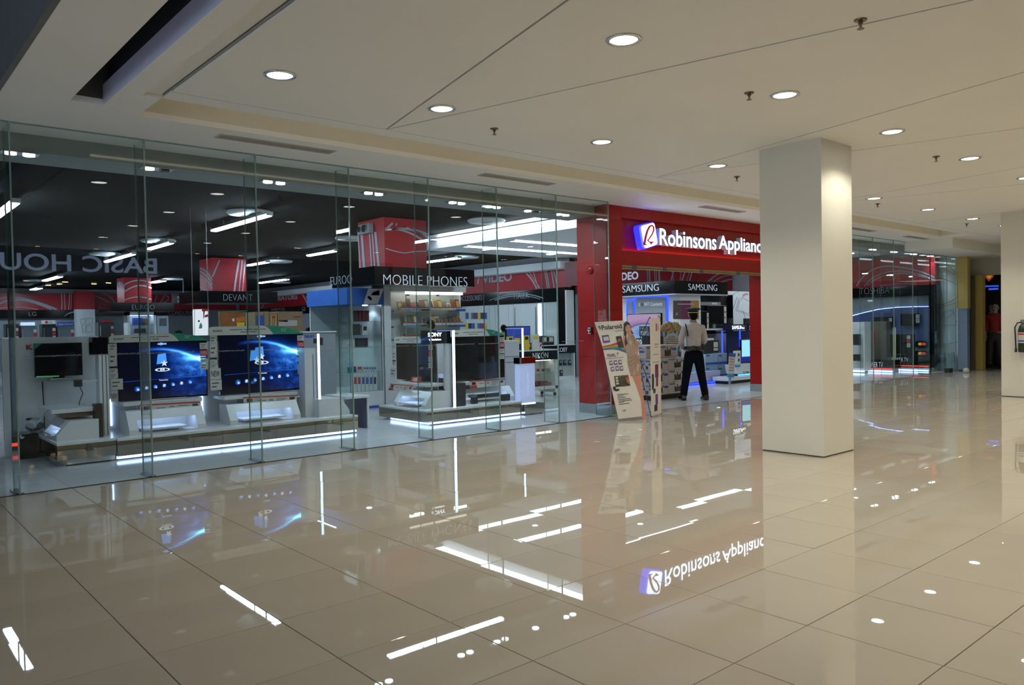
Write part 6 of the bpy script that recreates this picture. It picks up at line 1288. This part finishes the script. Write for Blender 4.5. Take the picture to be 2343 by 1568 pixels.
t = thing('display_plinth', 'low white plinth with a blue glowing edge behind the guard legs', 'plinth', (X_(1610, 865, SY-.62), SY-.4, 0)); x0, x1 = X_(1575, 866, SY-.65), X_(1648, 866, SY-.65); part('base_body', B(x0, x1, SY-.65, SY-.52, .06, .29), mat('blue_lit_plinth', (.45, .48, .72), .4, noise=.03), t, .004); part('base_body', B(x0, x1, SY-.52, SY, .0, .028), whitem, t); part('light_strip', B(x0+.02, x1-.02, SY-.63, SY-.61, .012, .045), ledb, t); part('toe_kick', B(x0+.03, x1-.03, SY-.60, SY-.53, .028, .06), blackm, t)  # blue light falling on the white plinth is put into its body colour
# bright computer desk by the far jamb
DY = 10.35; t = thing('display_plinth', 'white plinth with a black recessed base by the far entrance jamb', 'plinth', (X_(1695, 870, DY), DY, 0)); x0, x1 = X_(1667, 866, DY), X_(1742, 866, DY); zt = ony(1690, 862, DY).z
part('base_body', B(x0, x1, DY, DY+.44, .07, zt), white, t, .004); part('toe_kick', B(x0+.06, x1, DY+.04, DY+.40, 0, .07), blackm, t)
z2 = ony(1700, 834, DY+.1).z; t = thing('demo_desk', 'white demo desk marked SMART with a cyan glowing foot', 'desk', (X_(1705, 850, DY+.1), DY+.1, zt)); x0, x1 = X_(1683, 850, DY+.12), X_(1740, 850, DY+.12); part('desk_body', MB().prism([(x0+.06, zt+.05), (x1, zt+.05), (x1, z2), (x0, z2)], 'y', DY+.12, DY+.42), white, t, .004); part('light_strip', B(x0+.1, x1, DY+.10, DY+.12, zt+.012, zt+.035), emat('led_cyan', (.1, .55, 1), 2.5), t); part('foot', B(x0+.12, x1, DY+.15, DY+.40, zt, zt+.05), char, t)
textpx(('y', DY+.118), 'S', 1700, 1705, 850, 857, lettb, t, 0, .002); textpx(('y', DY+.118), 'ART', 1715, 1731, 850, 857, lettb, t, 0, .002); cube(('y', DY+.117), 1710, 853.5, 4, t)
t = flat_sign('blue card lying on the demo desk edge', ('y', DY+.11), 1682, 1694, 835, 841, mat('cyan_print', (.05, .30, .50), .5, noise=.03), (), .004, 'card', 'price_card'); t = flat_sign('white label card on the demo desk edge', ('y', DY+.11), 1696, 1722, 834, 840, white, [('free', 1698, 1708, 836, 838, redt)][:0], .004, 'card', 'price_card')
tv('bright all in one computer with a cloudy blue picture by the far jamb', ('y', DY+.3), 1696, 1745, 777, 827, mat('cloud_screen', (.05, .1, .12), .2, emit=(.30, .72, .85), es=1.1, noise=.4, nscale=3.), zfoot=z2)
t = flat_sign('blue lower edge panel of the bright computer', ('y', DY+.29), 1695.5, 1745, 817, 827, mat('navy_panel', (.01, .02, .25), .3, emit=(.01, .02, .3), es=.5), (), .004, 'panel', 'edge_panel')
t = thing('desk_speaker', 'white desk speaker with two round cones beside the bright computer', 'speaker', (X_(1690, 828, DY+.28), DY+.28, z2)); a, b = X_(1685.5, 815, DY+.28), X_(1695, 815, DY+.28); zt2 = ony(1690, 803, DY+.28).z; part('cabinet', B(a, b, DY+.28, DY+.38, z2, zt2), white, t, .01)
for k in (.3, .7): part('driver_cone', MB().cyl(((a+b)/2, DY+.274, z2+(zt2-z2)*k), 'y', .04, .006, 14), dgrey, t)
t = thing('brochure_rack', 'tilted white brochure board with a blue heading beside the demo desk', 'rack', (X_(1672, 862, DY-.05), DY-.05, 0)); pB = ('y', DY-.05)
part('board', MB().ppx(pB, [(1668, 815), (1682, 817), (1679, 853), (1665.5, 853)], .01), cream, t); part('blue_heading', MB().ppx(pB, [(1669, 808), (1683, 809), (1682, 817), (1668, 816)], .01), bluep, t); part('cyan_base', MB().ppx(pB, [(1664, 855), (1678, 855), (1678, 864), (1664, 864)], .02), MATS['cyan_print'], t); m = MB()
for k in range(5): m.ppx(sh(pB, .011), [(1669-.4*k, 821+k*6.5), (1680-.5*k, 822+k*6.5), (1680-.5*k, 823.2+k*6.5), (1669-.4*k, 822.2+k*6.5)], .001)
part('print_line', m, redt, t); q = pt(pB, 1671, 864); part('stem', B(q.x-.03, q.x+.03, DY-.05, DY-.02, 0, q.z+.05), steel, t)
# small glowing SAMSUNG boxes, speaker on top, printed white wall
t = flat_sign('navy box with glowing white SAMSUNG letters beside the printed wall', ('y', 11.2), 1664, 1707, 743, 757, mat('navy_box', (.01, .012, .06), .3, noise=.05), [('SAMSUNG', 1675, 1703, 745.5, 754, MATS['sign_glow_white'])], .13, 'sign', 'shop_sign'); t = flat_sign('second navy glowing box half hidden by the far jamb', ('y', 11.0), 1709, 1745, 742, 758, MATS['navy_box'], [('SAMSUNG', 1715, 1742, 745.5, 755, MATS['sign_glow_white'])], .04, 'sign', 'shop_sign')
q = ony(1712, 745, 11.0); part('bracket', B(q.x, q.x+.05, 11.04, 11.33, q.z-.04, q.z), dgrey, t)
t = thing('booth_wall', 'dark navy booth back wall behind the bright computer', 'booth', (17.6, 11.3, 0)); x0, x1 = X_(1665, 800, 11.32), X_(1760, 800, 11.32); part('navy_wall', B(x0, x1, 11.32, 11.36, 0, ony(1690, 757, 11.32).z), mat('navy_wall', (.01, .015, .07), .4, noise=.05), t); part('light_strip', B(X_(1693, 790, 11.30), X_(1695, 790, 11.30), 11.30, 11.318, .8, 1.3), ledb, t)
t = thing('printed_partition', 'white partition printed with line drawings beside the far entrance jamb', 'partition', (18.2, 11.9, 0)); p12 = ('y', 11.9); a, b = X_(1666, 700, 11.9), X_(1765, 700, 11.9); zt = ony(1690, 667, 11.9).z
part('panel', B(a, b, 11.9, 11.95, 0, zt), MATS['printed_wall'], t); m = MB()
for L_ in ([(1700, 682), (1690, 684), (1684, 711), (1714, 722), (1715, 690), (1700, 682)], [(1698, 686), (1692, 688), (1688, 709), (1711, 718)], [(1672, 680), (1682, 671), (1690, 668)], [(1670, 724), (1680, 700), (1686, 680)], [(1700, 712), (1706, 730), (1703, 742)]): m.rpx(p12, L_, .8)
part('line_drawing', m, dgrey, t); m = MB()
for r in (4, 6, 8): m.rpx(p12, [(1707+r*math.cos(x), 678+r*.8*math.sin(x)) for x in [math.pi*.9+i*.25 for i in range(12)]], .8)
part('line_drawing', m, redt, t)
prod('small black speaker on the navy glowing box', ('y', 11.22), 1670, 1678, 728, 743, char, d=.08, name='desk_speaker', cat='speaker'); prod('small black camera on the second navy glowing box', ('y', 11.02), 1707, 1716, 729, 743, char, d=.08, name='camera', cat='camera')
# ================================================================== FAR GLASS FRONT: TOSHIBA BOOTH ON THE END WALL
EX = 23.0; pe = ('x', EX-.01)
def yz(px, py, X=EX): q = onx(px, py, X); return q.y, q.z
y0, zA = yz(2144, 680); yL = 13.5; zf0, zf1 = yz(2050, 678)[1], yz(2050, 655.5)[1]; zr = yz(2050, 590)[1]
fascia('red wall print with grey arches over the black TOSHIBA fascia', 'fascia', B(EX, EX+.25, yz(2140, 620)[0], yL, zf1, min(zr, 3.28)), redf, (), [(pe, arc(1960, 655, 1990, 598, 2060, 612)+arc(2060, 612, 2105, 617, 2139, 636), 2.6), (pe, arc(1978, 655, 2000, 622, 2060, 620)+arc(2060, 620, 2110, 626, 2140, 641), 1.6), (pe, arc(1984, 653, 2015, 626, 2065, 625)+arc(2065, 625, 2110, 630, 2140, 643), 1.6), (pe, arc(2015, 654, 2045, 648, 2095, 650), 1)])
t = thing('fascia', 'long black fascia lettered TOSHIBA on the end wall', 'fascia', (EX, y0, 0)); part('board', B(EX-.03, EX+.22, y0, yL, zf0+.004, zf1-.002), black, t); textpx(('x', EX-.032), 'TOSHIBA', 1967, 2035, 660, 674, lettd, t, -.019, .006)
t = thing('booth_pillar', 'plain black pillar under the end of the TOSHIBA fascia', 'pillar', (EX, y0, 0)); part('pillar_body', B(EX-.03, EX+.22, y0, yz(2126, 760)[0]-.004, 0, zf0), black, t); part('foot_trim', B(EX-.035, EX-.03, y0, yz(2126, 760)[0]-.004, 0, .06), dgrey, t)
t = thing('booth_wall', 'blue lit booth wall with a glowing arched edge under TOSHIBA', 'booth', (EX+.1, 10, 0)); part('grey_wall', B(EX+.12, EX+.16, yz(2126, 760)[0], yL, 0, zf0-.006), mat('booth_grey', (.26, .31, .36), .5, noise=.03), t)
pts = [(1945, 724), (1975, 716), (2010, 708), (2050, 703.5), (2090, 702), (2127, 701.5)]; part('arch_panel', MB().ppx(('x', EX+.10), pts+[(2127, 790), (1945, 790)], .01), mat('booth_lit_blue', (.10, .14, .34), .5, noise=.05), t); part('light_strip', MB().rpx(('x', EX+.085), pts, 1.4, .008), emat('arch_glow', (.35, .5, 1), 4.0), t)  # bluish glow below the arch is put into the panel's colour
tv('dark television high on the blue lit wall under TOSHIBA', ('x', EX-.05), 2060, 2100, 718, 746, stand=False, deep=.1, strips=[(2096, 2104, 720, 728, 'w'), (2096, 2104, 729, 739, 'w')]); tv('second dark television low on the blue lit wall', ('x', EX-.05), 1997, 2042, 726, 748, stand=False, deep=.1, strips=[(2034, 2041, 728, 736, 'w')])
tv('large dark television on the POWER TV stand', ('x', 22.3), 2036, 2092, 765, 812, zfoot=onx(2082, 812, 22.2).z, strips=[(2075, 2083, 768, 776, 'w'), (2075, 2083, 777, 785, 'r'), (2075, 2083, 786, 795, 'w')])
def pstand(lab, X, xl, xr, yt, ym, yb, txt):
    a, b = onx(xr, ym, X), onx(xl, ym, X); z0 = onx((xl+xr)/2, yt, X).z; z1 = onx((xl+xr)/2, ym, X).z
    t = thing('television_stand', lab, 'stand', (X, (a.y+b.y)/2, 0)); part('cabinet', B(X, X+.5, a.y, b.y, max(z1, .10), z0), black, t, .006); part('red_strip', B(X-.012, X, a.y+.02, b.y-.02, max(z1, .10)-.004, max(z1, .10)+.02), ledr, t); part('toe_kick', B(X+.08, X+.45, a.y+.05, b.y-.05, 0, .10), whitem, t); part('light_strip', B(X+.06, X+.075, a.y+.05, b.y-.05, .02, .045), ledw, t)
    textpx(('x', X-.002), 'POWER TV', *txt, lett, t, 0, .003)
pstand('black POWER TV stand with red and white glowing strips nearer the corner', 22.2, 2038, 2127, 812, 838, 847, (2040, 2078, 818, 827)); pstand('black POWER TV stand with a red glowing strip beside the tall brown unit', 21.4, 1979, 2044, 824, 847, 857, (1982, 2020, 828, 840))
t = thing('tall_unit', 'tall brown metallic display unit with a pale edge before the blue lit wall', 'cabinet', (21.9, 9.6, 0)); UX = 21.93; a, b = onx(2028, 780, UX), onx(1982, 780, UX); zt = onx(2005, 736, UX).z; part('unit_body', B(UX, 22.18, a.y, b.y, .0, zt), mat('brown_metal', (.22, .20, .15), .3, .4, noise=.08), t, .006); part('pale_edge', B(UX-.02, UX, b.y-.06, b.y+.10, .0, zt), cream, t); part('tag_strip', MB().ppx(('x', UX-.001), [(1999, 758), (2001.5, 758), (2001.5, 790), (1999, 790)]), redt, t)
a, b = onx(2036, 750, 21.55), onx(2031, 770, 21.55); solo('yellow_banner', 'narrow pale yellow vertical banner beside the tall brown unit', 'banner', B(21.92, 21.93, a.y, b.y+.02, .0, a.z), mat('pale_yellow_print', (.55, .52, .28), .5, noise=.03))
t = thing('display_shelf', 'white shelving unit with dark items beside the square column', 'shelf', (21, 11, 0)); a, b = onx(1978, 780, 21.0), onx(1930, 780, 21.0); zt = onx(1965, 737, 21.0).z
part('back_panel', B(21.35, 21.38, a.y, b.y, .12, zt), white, t); part('side_panel', B(21.0, 21.35, a.y, a.y+.03, .12, zt), white, t); part('base', B(21.0, 21.38, a.y, b.y, .05, .12), white, t); part('light_strip', B(20.98, 21.0, a.y, b.y, .02, .06), ledw, t)
for py in (754, 790, 826): z = onx(1965, py, 21.0).z; part('shelf', B(21.0, 21.35, a.y+.03, b.y, z-.015, z), gshelf, t)
for i, (py, yb) in enumerate(((765, 790), (811, 826))): prod(f'dark boxed item on the {("middle", "low")[i]} white shelf beside the square column', ('x', 21.1), 1952, 1964, py, yb, char, d=.15, zb=onx(1965, yb, 21.0).z)
for i, (a_, b_) in enumerate(((781, 795), (803, 816))):
    t = thing('card_sign', f'small glowing payment card sign, {("upper", "lower")[i]} one, on the black pillar edge', 'sign', onx(2105, b_, EX-.06)); cyy = (a_+b_)/2-.5; pX = ('x', EX+.088)
    part('plate', MB().ppx(pX, [(2095, a_), (2120, a_-.5), (2120, b_), (2095, b_)], .02), black, t); part('disc', MB().ppx(sh(pX, .021), el(2106, cyy, 6, 3.4)), mat('card_yellow', (.6, .4, .05), .4, emit=(1, .6, .1), es=.5), t); part('disc', MB().ppx(sh(pX, .023), el(2113, cyy, 6, 3.4)), mat('card_red', (.5, .03, .02), .4, emit=(1, .1, .05), es=.5), t)
# line drawings on the white end wall
t = thing('wall_drawing', 'thin red and grey line drawings printed on the white end wall', 'drawing', onx(2165, 720, 23.295)); pw2 = ('x', 23.296); m = MB()
for L_ in (arc(2163, 590, 2175, 620, 2196, 632), arc(2150, 615, 2170, 615, 2196, 640), arc(2145, 635, 2170, 640, 2196, 655), [(2150, 700), (2175, 690), (2196, 678)], [(2168, 727), (2190, 712)]): m.rpx(pw2, L_, .9)
part('line_drawing', m, mat('red_line', (.25, .05, .05), .5, noise=.05), t); m = MB()
for L_ in ([(2150, 705), (2196, 690)], [(2150, 735), (2160, 715), (2180, 710), (2190, 740)], [(2155, 745), (2196, 744)], [(2157, 795), (2160, 788), (2196, 783)], [(2168, 806), (2172, 812), (2168, 816)]): m.rpx(pw2, L_, .8)
part('line_drawing', m, dgrey, t)
for i, px in enumerate((2158, 2180)):
    t = thing('leaning_panel', f'pale panel leaning at the foot of the white end wall, {ORD[i]} from the black pillar', 'panel', onx(px, 845, 23.2)); q, r = onx(px-5, 845, 23.2), onx(px+5, 845, 23.2); part('sheet', B(23.18, 23.2, r.y, q.y, .0, .50), mat('pale_sheet', (.40, .46, .50), .4, noise=.03), t); part('edge', B(23.172, 23.18, r.y, r.y+.01, 0, .5), steel, t)
# ---- white bollard and dark box at the glass corner, dim shop at the corridor end
q = onz(2202, 853); t = thing('floor_box', 'small dark box on the floor at the far glass corner', 'box', (q.x-.05, GY-.12, 0)); part('box_body', B(q.x-.18, q.x+.05, GY-.16, GY-.03, 0, .10), char, t, .006); part('lid', B(q.x-.19, q.x+.06, GY-.17, GY-.02, .10, .115), dgrey, t)
q = onz(2212, 853); t = thing('floor_pot', 'small round pale pot on the floor at the far glass corner', 'pot', (q.x-.05, q.y, 0)); part('body', MB().lathe((q.x-.05, q.y, 0), [(.05, 0), (.075, .03), (.075, .09), (.05, .11)], 18), cream, t, smooth=True); part('lid', MB().lathe((q.x-.05, q.y, .11), [(.05, 0), (.04, .012), (.01, .02)], 18), cream, t)
t = thing('badge_sign', 'red and yellow shield badge hanging in the dim shop at the corridor end', 'sign', onx(2262, 628, 25.2)); ps_ = ('x', 25.2); part('shield', MB().ppx(ps_, [(2252, 618), (2276, 616), (2273, 634), (2263, 644), (2255, 636)], .02), mat('badge_red', (.35, .04, .02), .4, emit=(.8, .1, .05), es=.25), t); part('shield_inner', MB().ppx(sh(ps_, .022), [(2256, 622), (2272, 620), (2269, 633), (2263, 639), (2258, 633)], .01), mat('badge_yellow', (.5, .3, .03), .4, emit=(1, .5, .05), es=.35), t); q = onx(2263, 620, 25.2); part('hanger', B(25.2, 25.21, q.y-.005, q.y+.005, q.z, 2.65), dgrey, t)
t = thing('glow_sign', 'small blue glowing sign bars in the dim shop at the corridor end', 'sign', onx(2268, 660, 25.6)); pg = ('x', 25.6); part('board', MB().ppx(pg, [(2248, 646), (2294, 645), (2294, 668), (2248, 669)], .03), lettb, t); part('glow_bar', MB().ppx(sh(pg, .032), [(2250, 654), (2285, 653), (2285, 656), (2250, 657)]).ppx(sh(pg, .032), [(2262, 660), (2284, 659), (2284, 663), (2262, 664)]), emat('glow_blue', (.05, .12, 1), .9), t); q = onx(2262, 647, 25.6); part('hanger', B(25.61, 25.62, q.y-.005, q.y+.005, q.z-.02, 2.65), dgrey, t)
# ---- fire extinguisher on the far column
q = onx(2343, 765, 16.0); ex, eyy = 15.90, q.y-.01; z0 = onx(2343, 806, 15.95).z; z1 = onx(2343, 735, 15.95).z
t = thing('fire_extinguisher', 'dark fire extinguisher with a white label hung on the far column', 'extinguisher', (ex, eyy, z0)); h = z1-z0
part('cylinder', MB().lathe((ex, eyy, z0), [(.06, 0), (.072, .015), (.072, h*.72), (.055, h*.84), (.025, h*.90), (.025, h*.95)], 22), mat('extinguisher_dark', (.012, .03, .015), .25, noise=.1), t, smooth=True)
part('label', MB().lathe((ex, eyy, z0+h*.30), [(.0735, 0), (.0735, h*.34)], 22), cream, t); part('label_print', MB().lathe((ex, eyy, z0+h*.34), [(.0742, 0), (.0742, h*.05)], 22), bluep, t); part('label_heading', MB().lathe((ex, eyy, z0+h*.56), [(.0742, 0), (.0742, h*.05)], 22), redt, t)
part('valve_head', MB().cyl((ex, eyy, z0+h*.93), 'z', .022, .05, 12), steel, t); part('handle', MB().box(ex-.10, ex+.03, eyy-.012, eyy+.012, z0+h+.012, z0+h+.024).box(ex-.09, ex+.02, eyy-.01, eyy+.01, z0+h-.012, z0+h), char, t)
part('hose', MB().tube([(ex, eyy, z0+h*.97), (ex-.04, eyy+.07, z0+h*.95), (ex-.03, eyy+.115, z0+h*.80), (ex, eyy+.115, z0+h*.45), (ex+.01, eyy+.112, z0+h*.10)], .012, 8), char, t); part('nozzle', MB().cyl((ex+.01, eyy+.112, z0+h*.0), 'z', .020, h*.12, 10), char, t); part('bracket', B(15.972, 16.0, eyy-.03, eyy+.03, z0+h*.4, z0+h*.9), steel, t)
# ================================================================== PEOPLE
def skinmesh(name, joints, edges, mt, sub=2, root=0):
    me = bpy.data.meshes.new(name+'_bones'); me.from_pydata([j[0] for j in joints], edges, []); o = bpy.data.objects.new(name+'_bones', me); COL.objects.link(o)
    mo = o.modifiers.new('skin', 'SKIN'); mo.use_smooth_shade = True; mo.branch_smoothing = .3
    if not me.skin_vertices: me.attributes.new if False else None
    if not len(me.skin_vertices):
        bpy.context.view_layer.objects.active = o; bpy.ops.mesh.customdata_skin_add()
    for v, j in zip(me.skin_vertices[0].data, joints): v.radius = j[1] if isinstance(j[1], tuple) else (j[1], j[1])
    me.skin_vertices[0].data[root].use_root = True
    s = o.modifiers.new('sub', 'SUBSURF'); s.levels = sub; s.render_levels = sub
    bpy.context.view_layer.update(); out = bpy.data.meshes.new_from_object(o.evaluated_get(bpy.context.evaluated_depsgraph_get()))
    bpy.data.objects.remove(o); bpy.data.meshes.remove(me); out.name = name; out.materials.clear(); out.materials.append(mt)
    for p in out.polygons: p.use_smooth = True
    return out
def person(lab, loc, rz, h, skinm, hairm_, shirt, trous, legs=.10, arms=None, name='person', cat='person', shoes=None, extra=None):
    """standing figure in its own frame: x to its side, +y the way it faces, z up; built 1.70 m tall and scaled."""
    t = thing(name, lab, cat, loc, rz); t.scale = (h/1.70,)*3; L = legs
    arms = arms or {s: ((s*.205, -.02, 1.16), (s*.215, .06, .93), (s*.21, .09, .84)) for s in (-1, 1)}
    J = [((0, 0, .93), (.135, .105)), ((0, 0, 1.08), (.125, .10)), ((0, -.005, 1.27), (.155, .11)), ((0, -.005, 1.39), (.105, .075)), ((0, .0, 1.485), (.052, .055)), ((0, .012, 1.555), (.066, .078)), ((0, .018, 1.625), (.073, .092)), ((0, .012, 1.675), (.06, .075))]
    E = [(i, i+1) for i in range(7)]
    for s in (-1, 1):
        b = len(J); el_, wr, ha = arms[s]
        J += [((s*.165, -.005, 1.385), .062), (el_, .045), (wr, .031), (ha, (.036, .026))]; E += [(3, b), (b, b+1), (b+1, b+2), (b+2, b+3)]
        hd = (Vector(ha)-Vector(wr)).normalized(); sd = hd.cross(Vector((0, 0, 1)) if abs(hd.z) < .8 else Vector((0, 1, 0))).normalized()
        for k, ln in enumerate((.075, .085, .08, .06)):
            q = Vector(ha)+sd*(k-1.5)*.018+hd*.03; b2 = len(J); J += [(tuple(q), .0095), (tuple(q+hd*ln*.5+Vector((0, 0, -.006))), .0085), (tuple(q+hd*ln*.85+Vector((0, 0, -.02))), .0075)]; E += [(b+3, b2), (b2, b2+1), (b2+1, b2+2)]
        q = Vector(ha)-sd*.035-hd*.01; b2 = len(J); J += [(tuple(q), .011), (tuple(q-sd*.022+hd*.035), .009)]; E += [(b+3, b2), (b2, b2+1)]
    for s in (-1, 1):
        b = len(J); J += [((s*.088, 0, .88), .09), ((s*(.088+L*.45), .012, .49), .058), ((s*(.088+L), -.02, .10), .042), ((s*(.088+L*1.05), .05, .045), .04), ((s*(.088+L*1.1), .15, .035), .034)]; E += [(0, b), (b, b+1), (b+1, b+2), (b+2, b+3), (b+3, b+4)]
    body = skinmesh('body', J, E, skinm); part('body', body, None, t, local=True)
    # face: nose, ears, eyes, mouth
    part('nose', MB().ell((0, .118, 1.605), .014, .022, .022, 8, 6), skinm, t, smooth=True, local=True)
    for s in (-1, 1):
        part('ear', MB().ell((s*.082, .0, 1.61), .013, .025, .034, 8, 6), skinm, t, smooth=True, local=True); part('eye', MB().ell((s*.031, .092, 1.632), .013, .012, .008, 8, 5), lettb, t, smooth=True, local=True)
    part('mouth', MB().ell((0, .098, 1.562), .024, .01, .006, 8, 5), mat('lip', (.30, .10, .09), .5, noise=.05), t, smooth=True, local=True)
    m = MB(); n, kk = 18, 8; prof = []
    for i in range(kk):
        a_ = math.pi*.5*i/(kk-1); prof.append((math.cos(a_)*1.0 if i < kk-1 else .02, math.sin(a_)*.095))
    m.lathe((0, .0, 1.625), prof, n, .083, .098); m.ell((0, -.045, 1.60), .078, .055, .075, 14, 7); part('hair', m, hairm_, t, smooth=True, local=True)
    # shirt with sleeves, trousers, shoes
    J2 = [((0, 0, .945), (.152, .122)), ((0, 0, .99), (.155, .124)), ((0, 0, 1.10), (.148, .118)), ((0, -.005, 1.27), (.175, .128)), ((0, -.008, 1.40), (.15, .118)), ((0, -.004, 1.455), (.095, .092)), ((0, .002, 1.505), (.070, .074))]; E2 = [(0, 1), (1, 2), (2, 3), (3, 4), (4, 5), (5, 6)]
    for s in (-1, 1):
        b = len(J2); el_, wr, ha = arms[s]; J2 += [((s*.17, -.005, 1.385), .078), (el_, .062), (tuple(Vector(el_)*.12+Vector(wr)*.88), .046)]; E2 += [(4, b), (b, b+1), (b+1, b+2)]
    part('shirt', skinmesh('shirt', J2, E2, shirt), None, t, local=True)
    J3 = [((0, 0, 1.02), (.168, .138)), ((0, 0, .90), (.176, .144))]; E3 = [(0, 1)]
    for s in (-1, 1):
        b = len(J3); J3 += [((s*.095, 0, .78), .115), ((s*(.088+L*.45), .012, .49), .084), ((s*(.088+L*.95), -.015, .14), .072), ((s*(.088+L), -.015, .055), .074)]; E3 += [(1, b), (b, b+1), (b+1, b+2), (b+2, b+3)]
    part('trousers', skinmesh('trousers', J3, E3, trous, root=1), None, t, local=True)
    for s in (-1, 1):
        x = s*(.088+L*1.05); pr = [(-.085, 0), (.20, 0), (.205, .03), (.17, .06), (.06, .085), (.03, .11), (-.075, .11), (-.09, .05)]; part('shoe', MB().prism(pr, 'x', x-.048, x+.048), shoes or black, t, .018, local=True)
    if extra: extra(t)
    return t
skinA = mat('skin_tan', (.36, .19, .12), .5, noise=.05, nscale=20.); hairA = mat('black_hair', (.006, .005, .005), .75, noise=.2, spec=.12)
uni = mat('uniform_shirt', (.48, .44, .44), .7, noise=.05, nscale=10.); navy = mat('uniform_navy', (.005, .006, .011), .9, noise=.2, spec=.08)
gf = (onz(1563, 917)+onz(1614, 915))/2
def kit(t):
    part('cap_band', MB().lathe((0, .005, 1.655), [(.098, 0), (.100, .05), (.09, .05)], 26, .92, 1.08), navy, t, smooth=True, local=True)
    part('cap_cord', MB().lathe((0, .005, 1.662), [(.101, 0), (.102, .018)], 26, .925, 1.085), mat('gold_cord', (.55, .42, .04), .4, noise=.05), t, local=True)
    part('cap_crown', MB().lathe((0, .012, 1.70), [(.10, 0), (.145, .028), (.150, .04), (.135, .052), (.05, .066)], 28, .95, 1.08), mat('cap_cloth', (.02, .024, .032), .7, noise=.2), t, smooth=True, local=True)
    part('cap_peak', MB().lathe((0, .115, 1.652), [(.075, -.008), (.08, .0), (.06, .008)], 20, 1.0, .75), black, t, local=True)
    part('belt', MB().lathe((0, 0, .975), [(.185, 0), (.190, .005), (.190, .05), (.185, .055)], 30, .93, .73), black, t, local=True)
    for x, y, w, hh in ((-.04, -.15, .035, .09), (.04, -.148, .03, .06), (.10, -.125, .03, .065), (-.12, -.115, .03, .06), (.165, -.03, .03, .12)): part('belt_pouch', MB().box(x-w, x+w, y-.025, y+.02, .955, .955+hh), char, t, .01, local=True)
    part('belt_buckle', MB().box(.055, .075, -.178, -.172, 1.0, 1.015).box(.11, .125, -.155, -.149, .985, 1.0), chrome, t, local=True)
    part('shoulder_cord', MB().tube([(-.155, -.03, 1.455), (-.165, -.085, 1.42), (-.150, -.125, 1.33), (-.135, -.128, 1.22)], .010, 8), navy, t, smooth=True, local=True)
    part('collar', MB().lathe((0, 0, 1.455), [(.075, 0), (.066, .035), (.062, .036)], 22, .95, 1.0), uni, t, smooth=True, local=True)
    part('whistle_cord', MB().lathe((0, 0, 1.485), [(.068, 0), (.070, .008)], 22, .95, 1.0), navy, t, local=True)
garm = {-1: ((-.245, .0, 1.13), (-.17, .16, 1.0), (-.11, .20, .965)), 1: ((.225, .02, 1.13), (.16, .20, 1.03), (.10, .24, 1.0))}
person('person in pale uniform shirt and peaked cap standing with the back turned at the entrance', (gf.x, gf.y, 0), math.radians(-40), 1.655, skinA, hairA, uni, navy, legs=.12, arms=garm, extra=kit)
def bg(lab, px, py, Y, rz, shirt, trous=navy, h=None):
    x = X_(px, py, Y); z = ony(px, py, Y).z; hh = h or min(1.78, max(1.5, z))
    return person(lab, (x, Y, 0), rz, hh, skinA, hairA, shirt, trous, legs=.05)
bg('person with black hair seen from behind through the phone kiosk glass', 985, 735, 11.75, 0, mat('dark_shirt', (.03, .025, .03), .7, noise=.1), h=1.56)
bg('person in a yellow green shirt behind the dark corner televisions', 1152, 737, 13.9, -.6, mat('lime_shirt', (.30, .40, .12), .7, noise=.05), h=1.46)
bg('person in a dark shirt with the back turned beside the white counter', 707, 739, 15.6, .3, mat('black_shirt', (.02, .02, .025), .7, noise=.1), h=1.47)
bg('person facing sideways in a white shirt with a red and blue collar', 737, 735, 17.2, -1.2, mat('white_shirt', (.50, .52, .56), .7, noise=.04), h=1.50)
bg('person with dark hair stooping behind the first blue screen board', 408, 749, 16.5, .8, mat('pale_blue_shirt', (.30, .36, .42), .7, noise=.04), h=1.46)
# shop dummies in the dim shop at the corridor end
for px, Y_, lab, sm in ((2277, 25.0, 'shop dummy in a red hooded top in the dim shop at the corridor end', mat('red_top', (.30, .02, .02), .7, noise=.1)), (2268, 26.1, 'pale shop dummy behind the red topped one', mat('pale_top', (.25, .25, .22), .7, noise=.1))):
    q = onx(px, 700, Y_); person(lab, (Y_, q.y, 0), math.pi/2, 1.80, mat('dummy_plastic', (.35, .32, .28), .4, noise=.05), mat('dummy_head', (.30, .28, .25), .5, noise=.05), sm, mat('dummy_trousers', (.06, .05, .05), .7, noise=.1), legs=.06, name='shop_dummy', cat='mannequin')
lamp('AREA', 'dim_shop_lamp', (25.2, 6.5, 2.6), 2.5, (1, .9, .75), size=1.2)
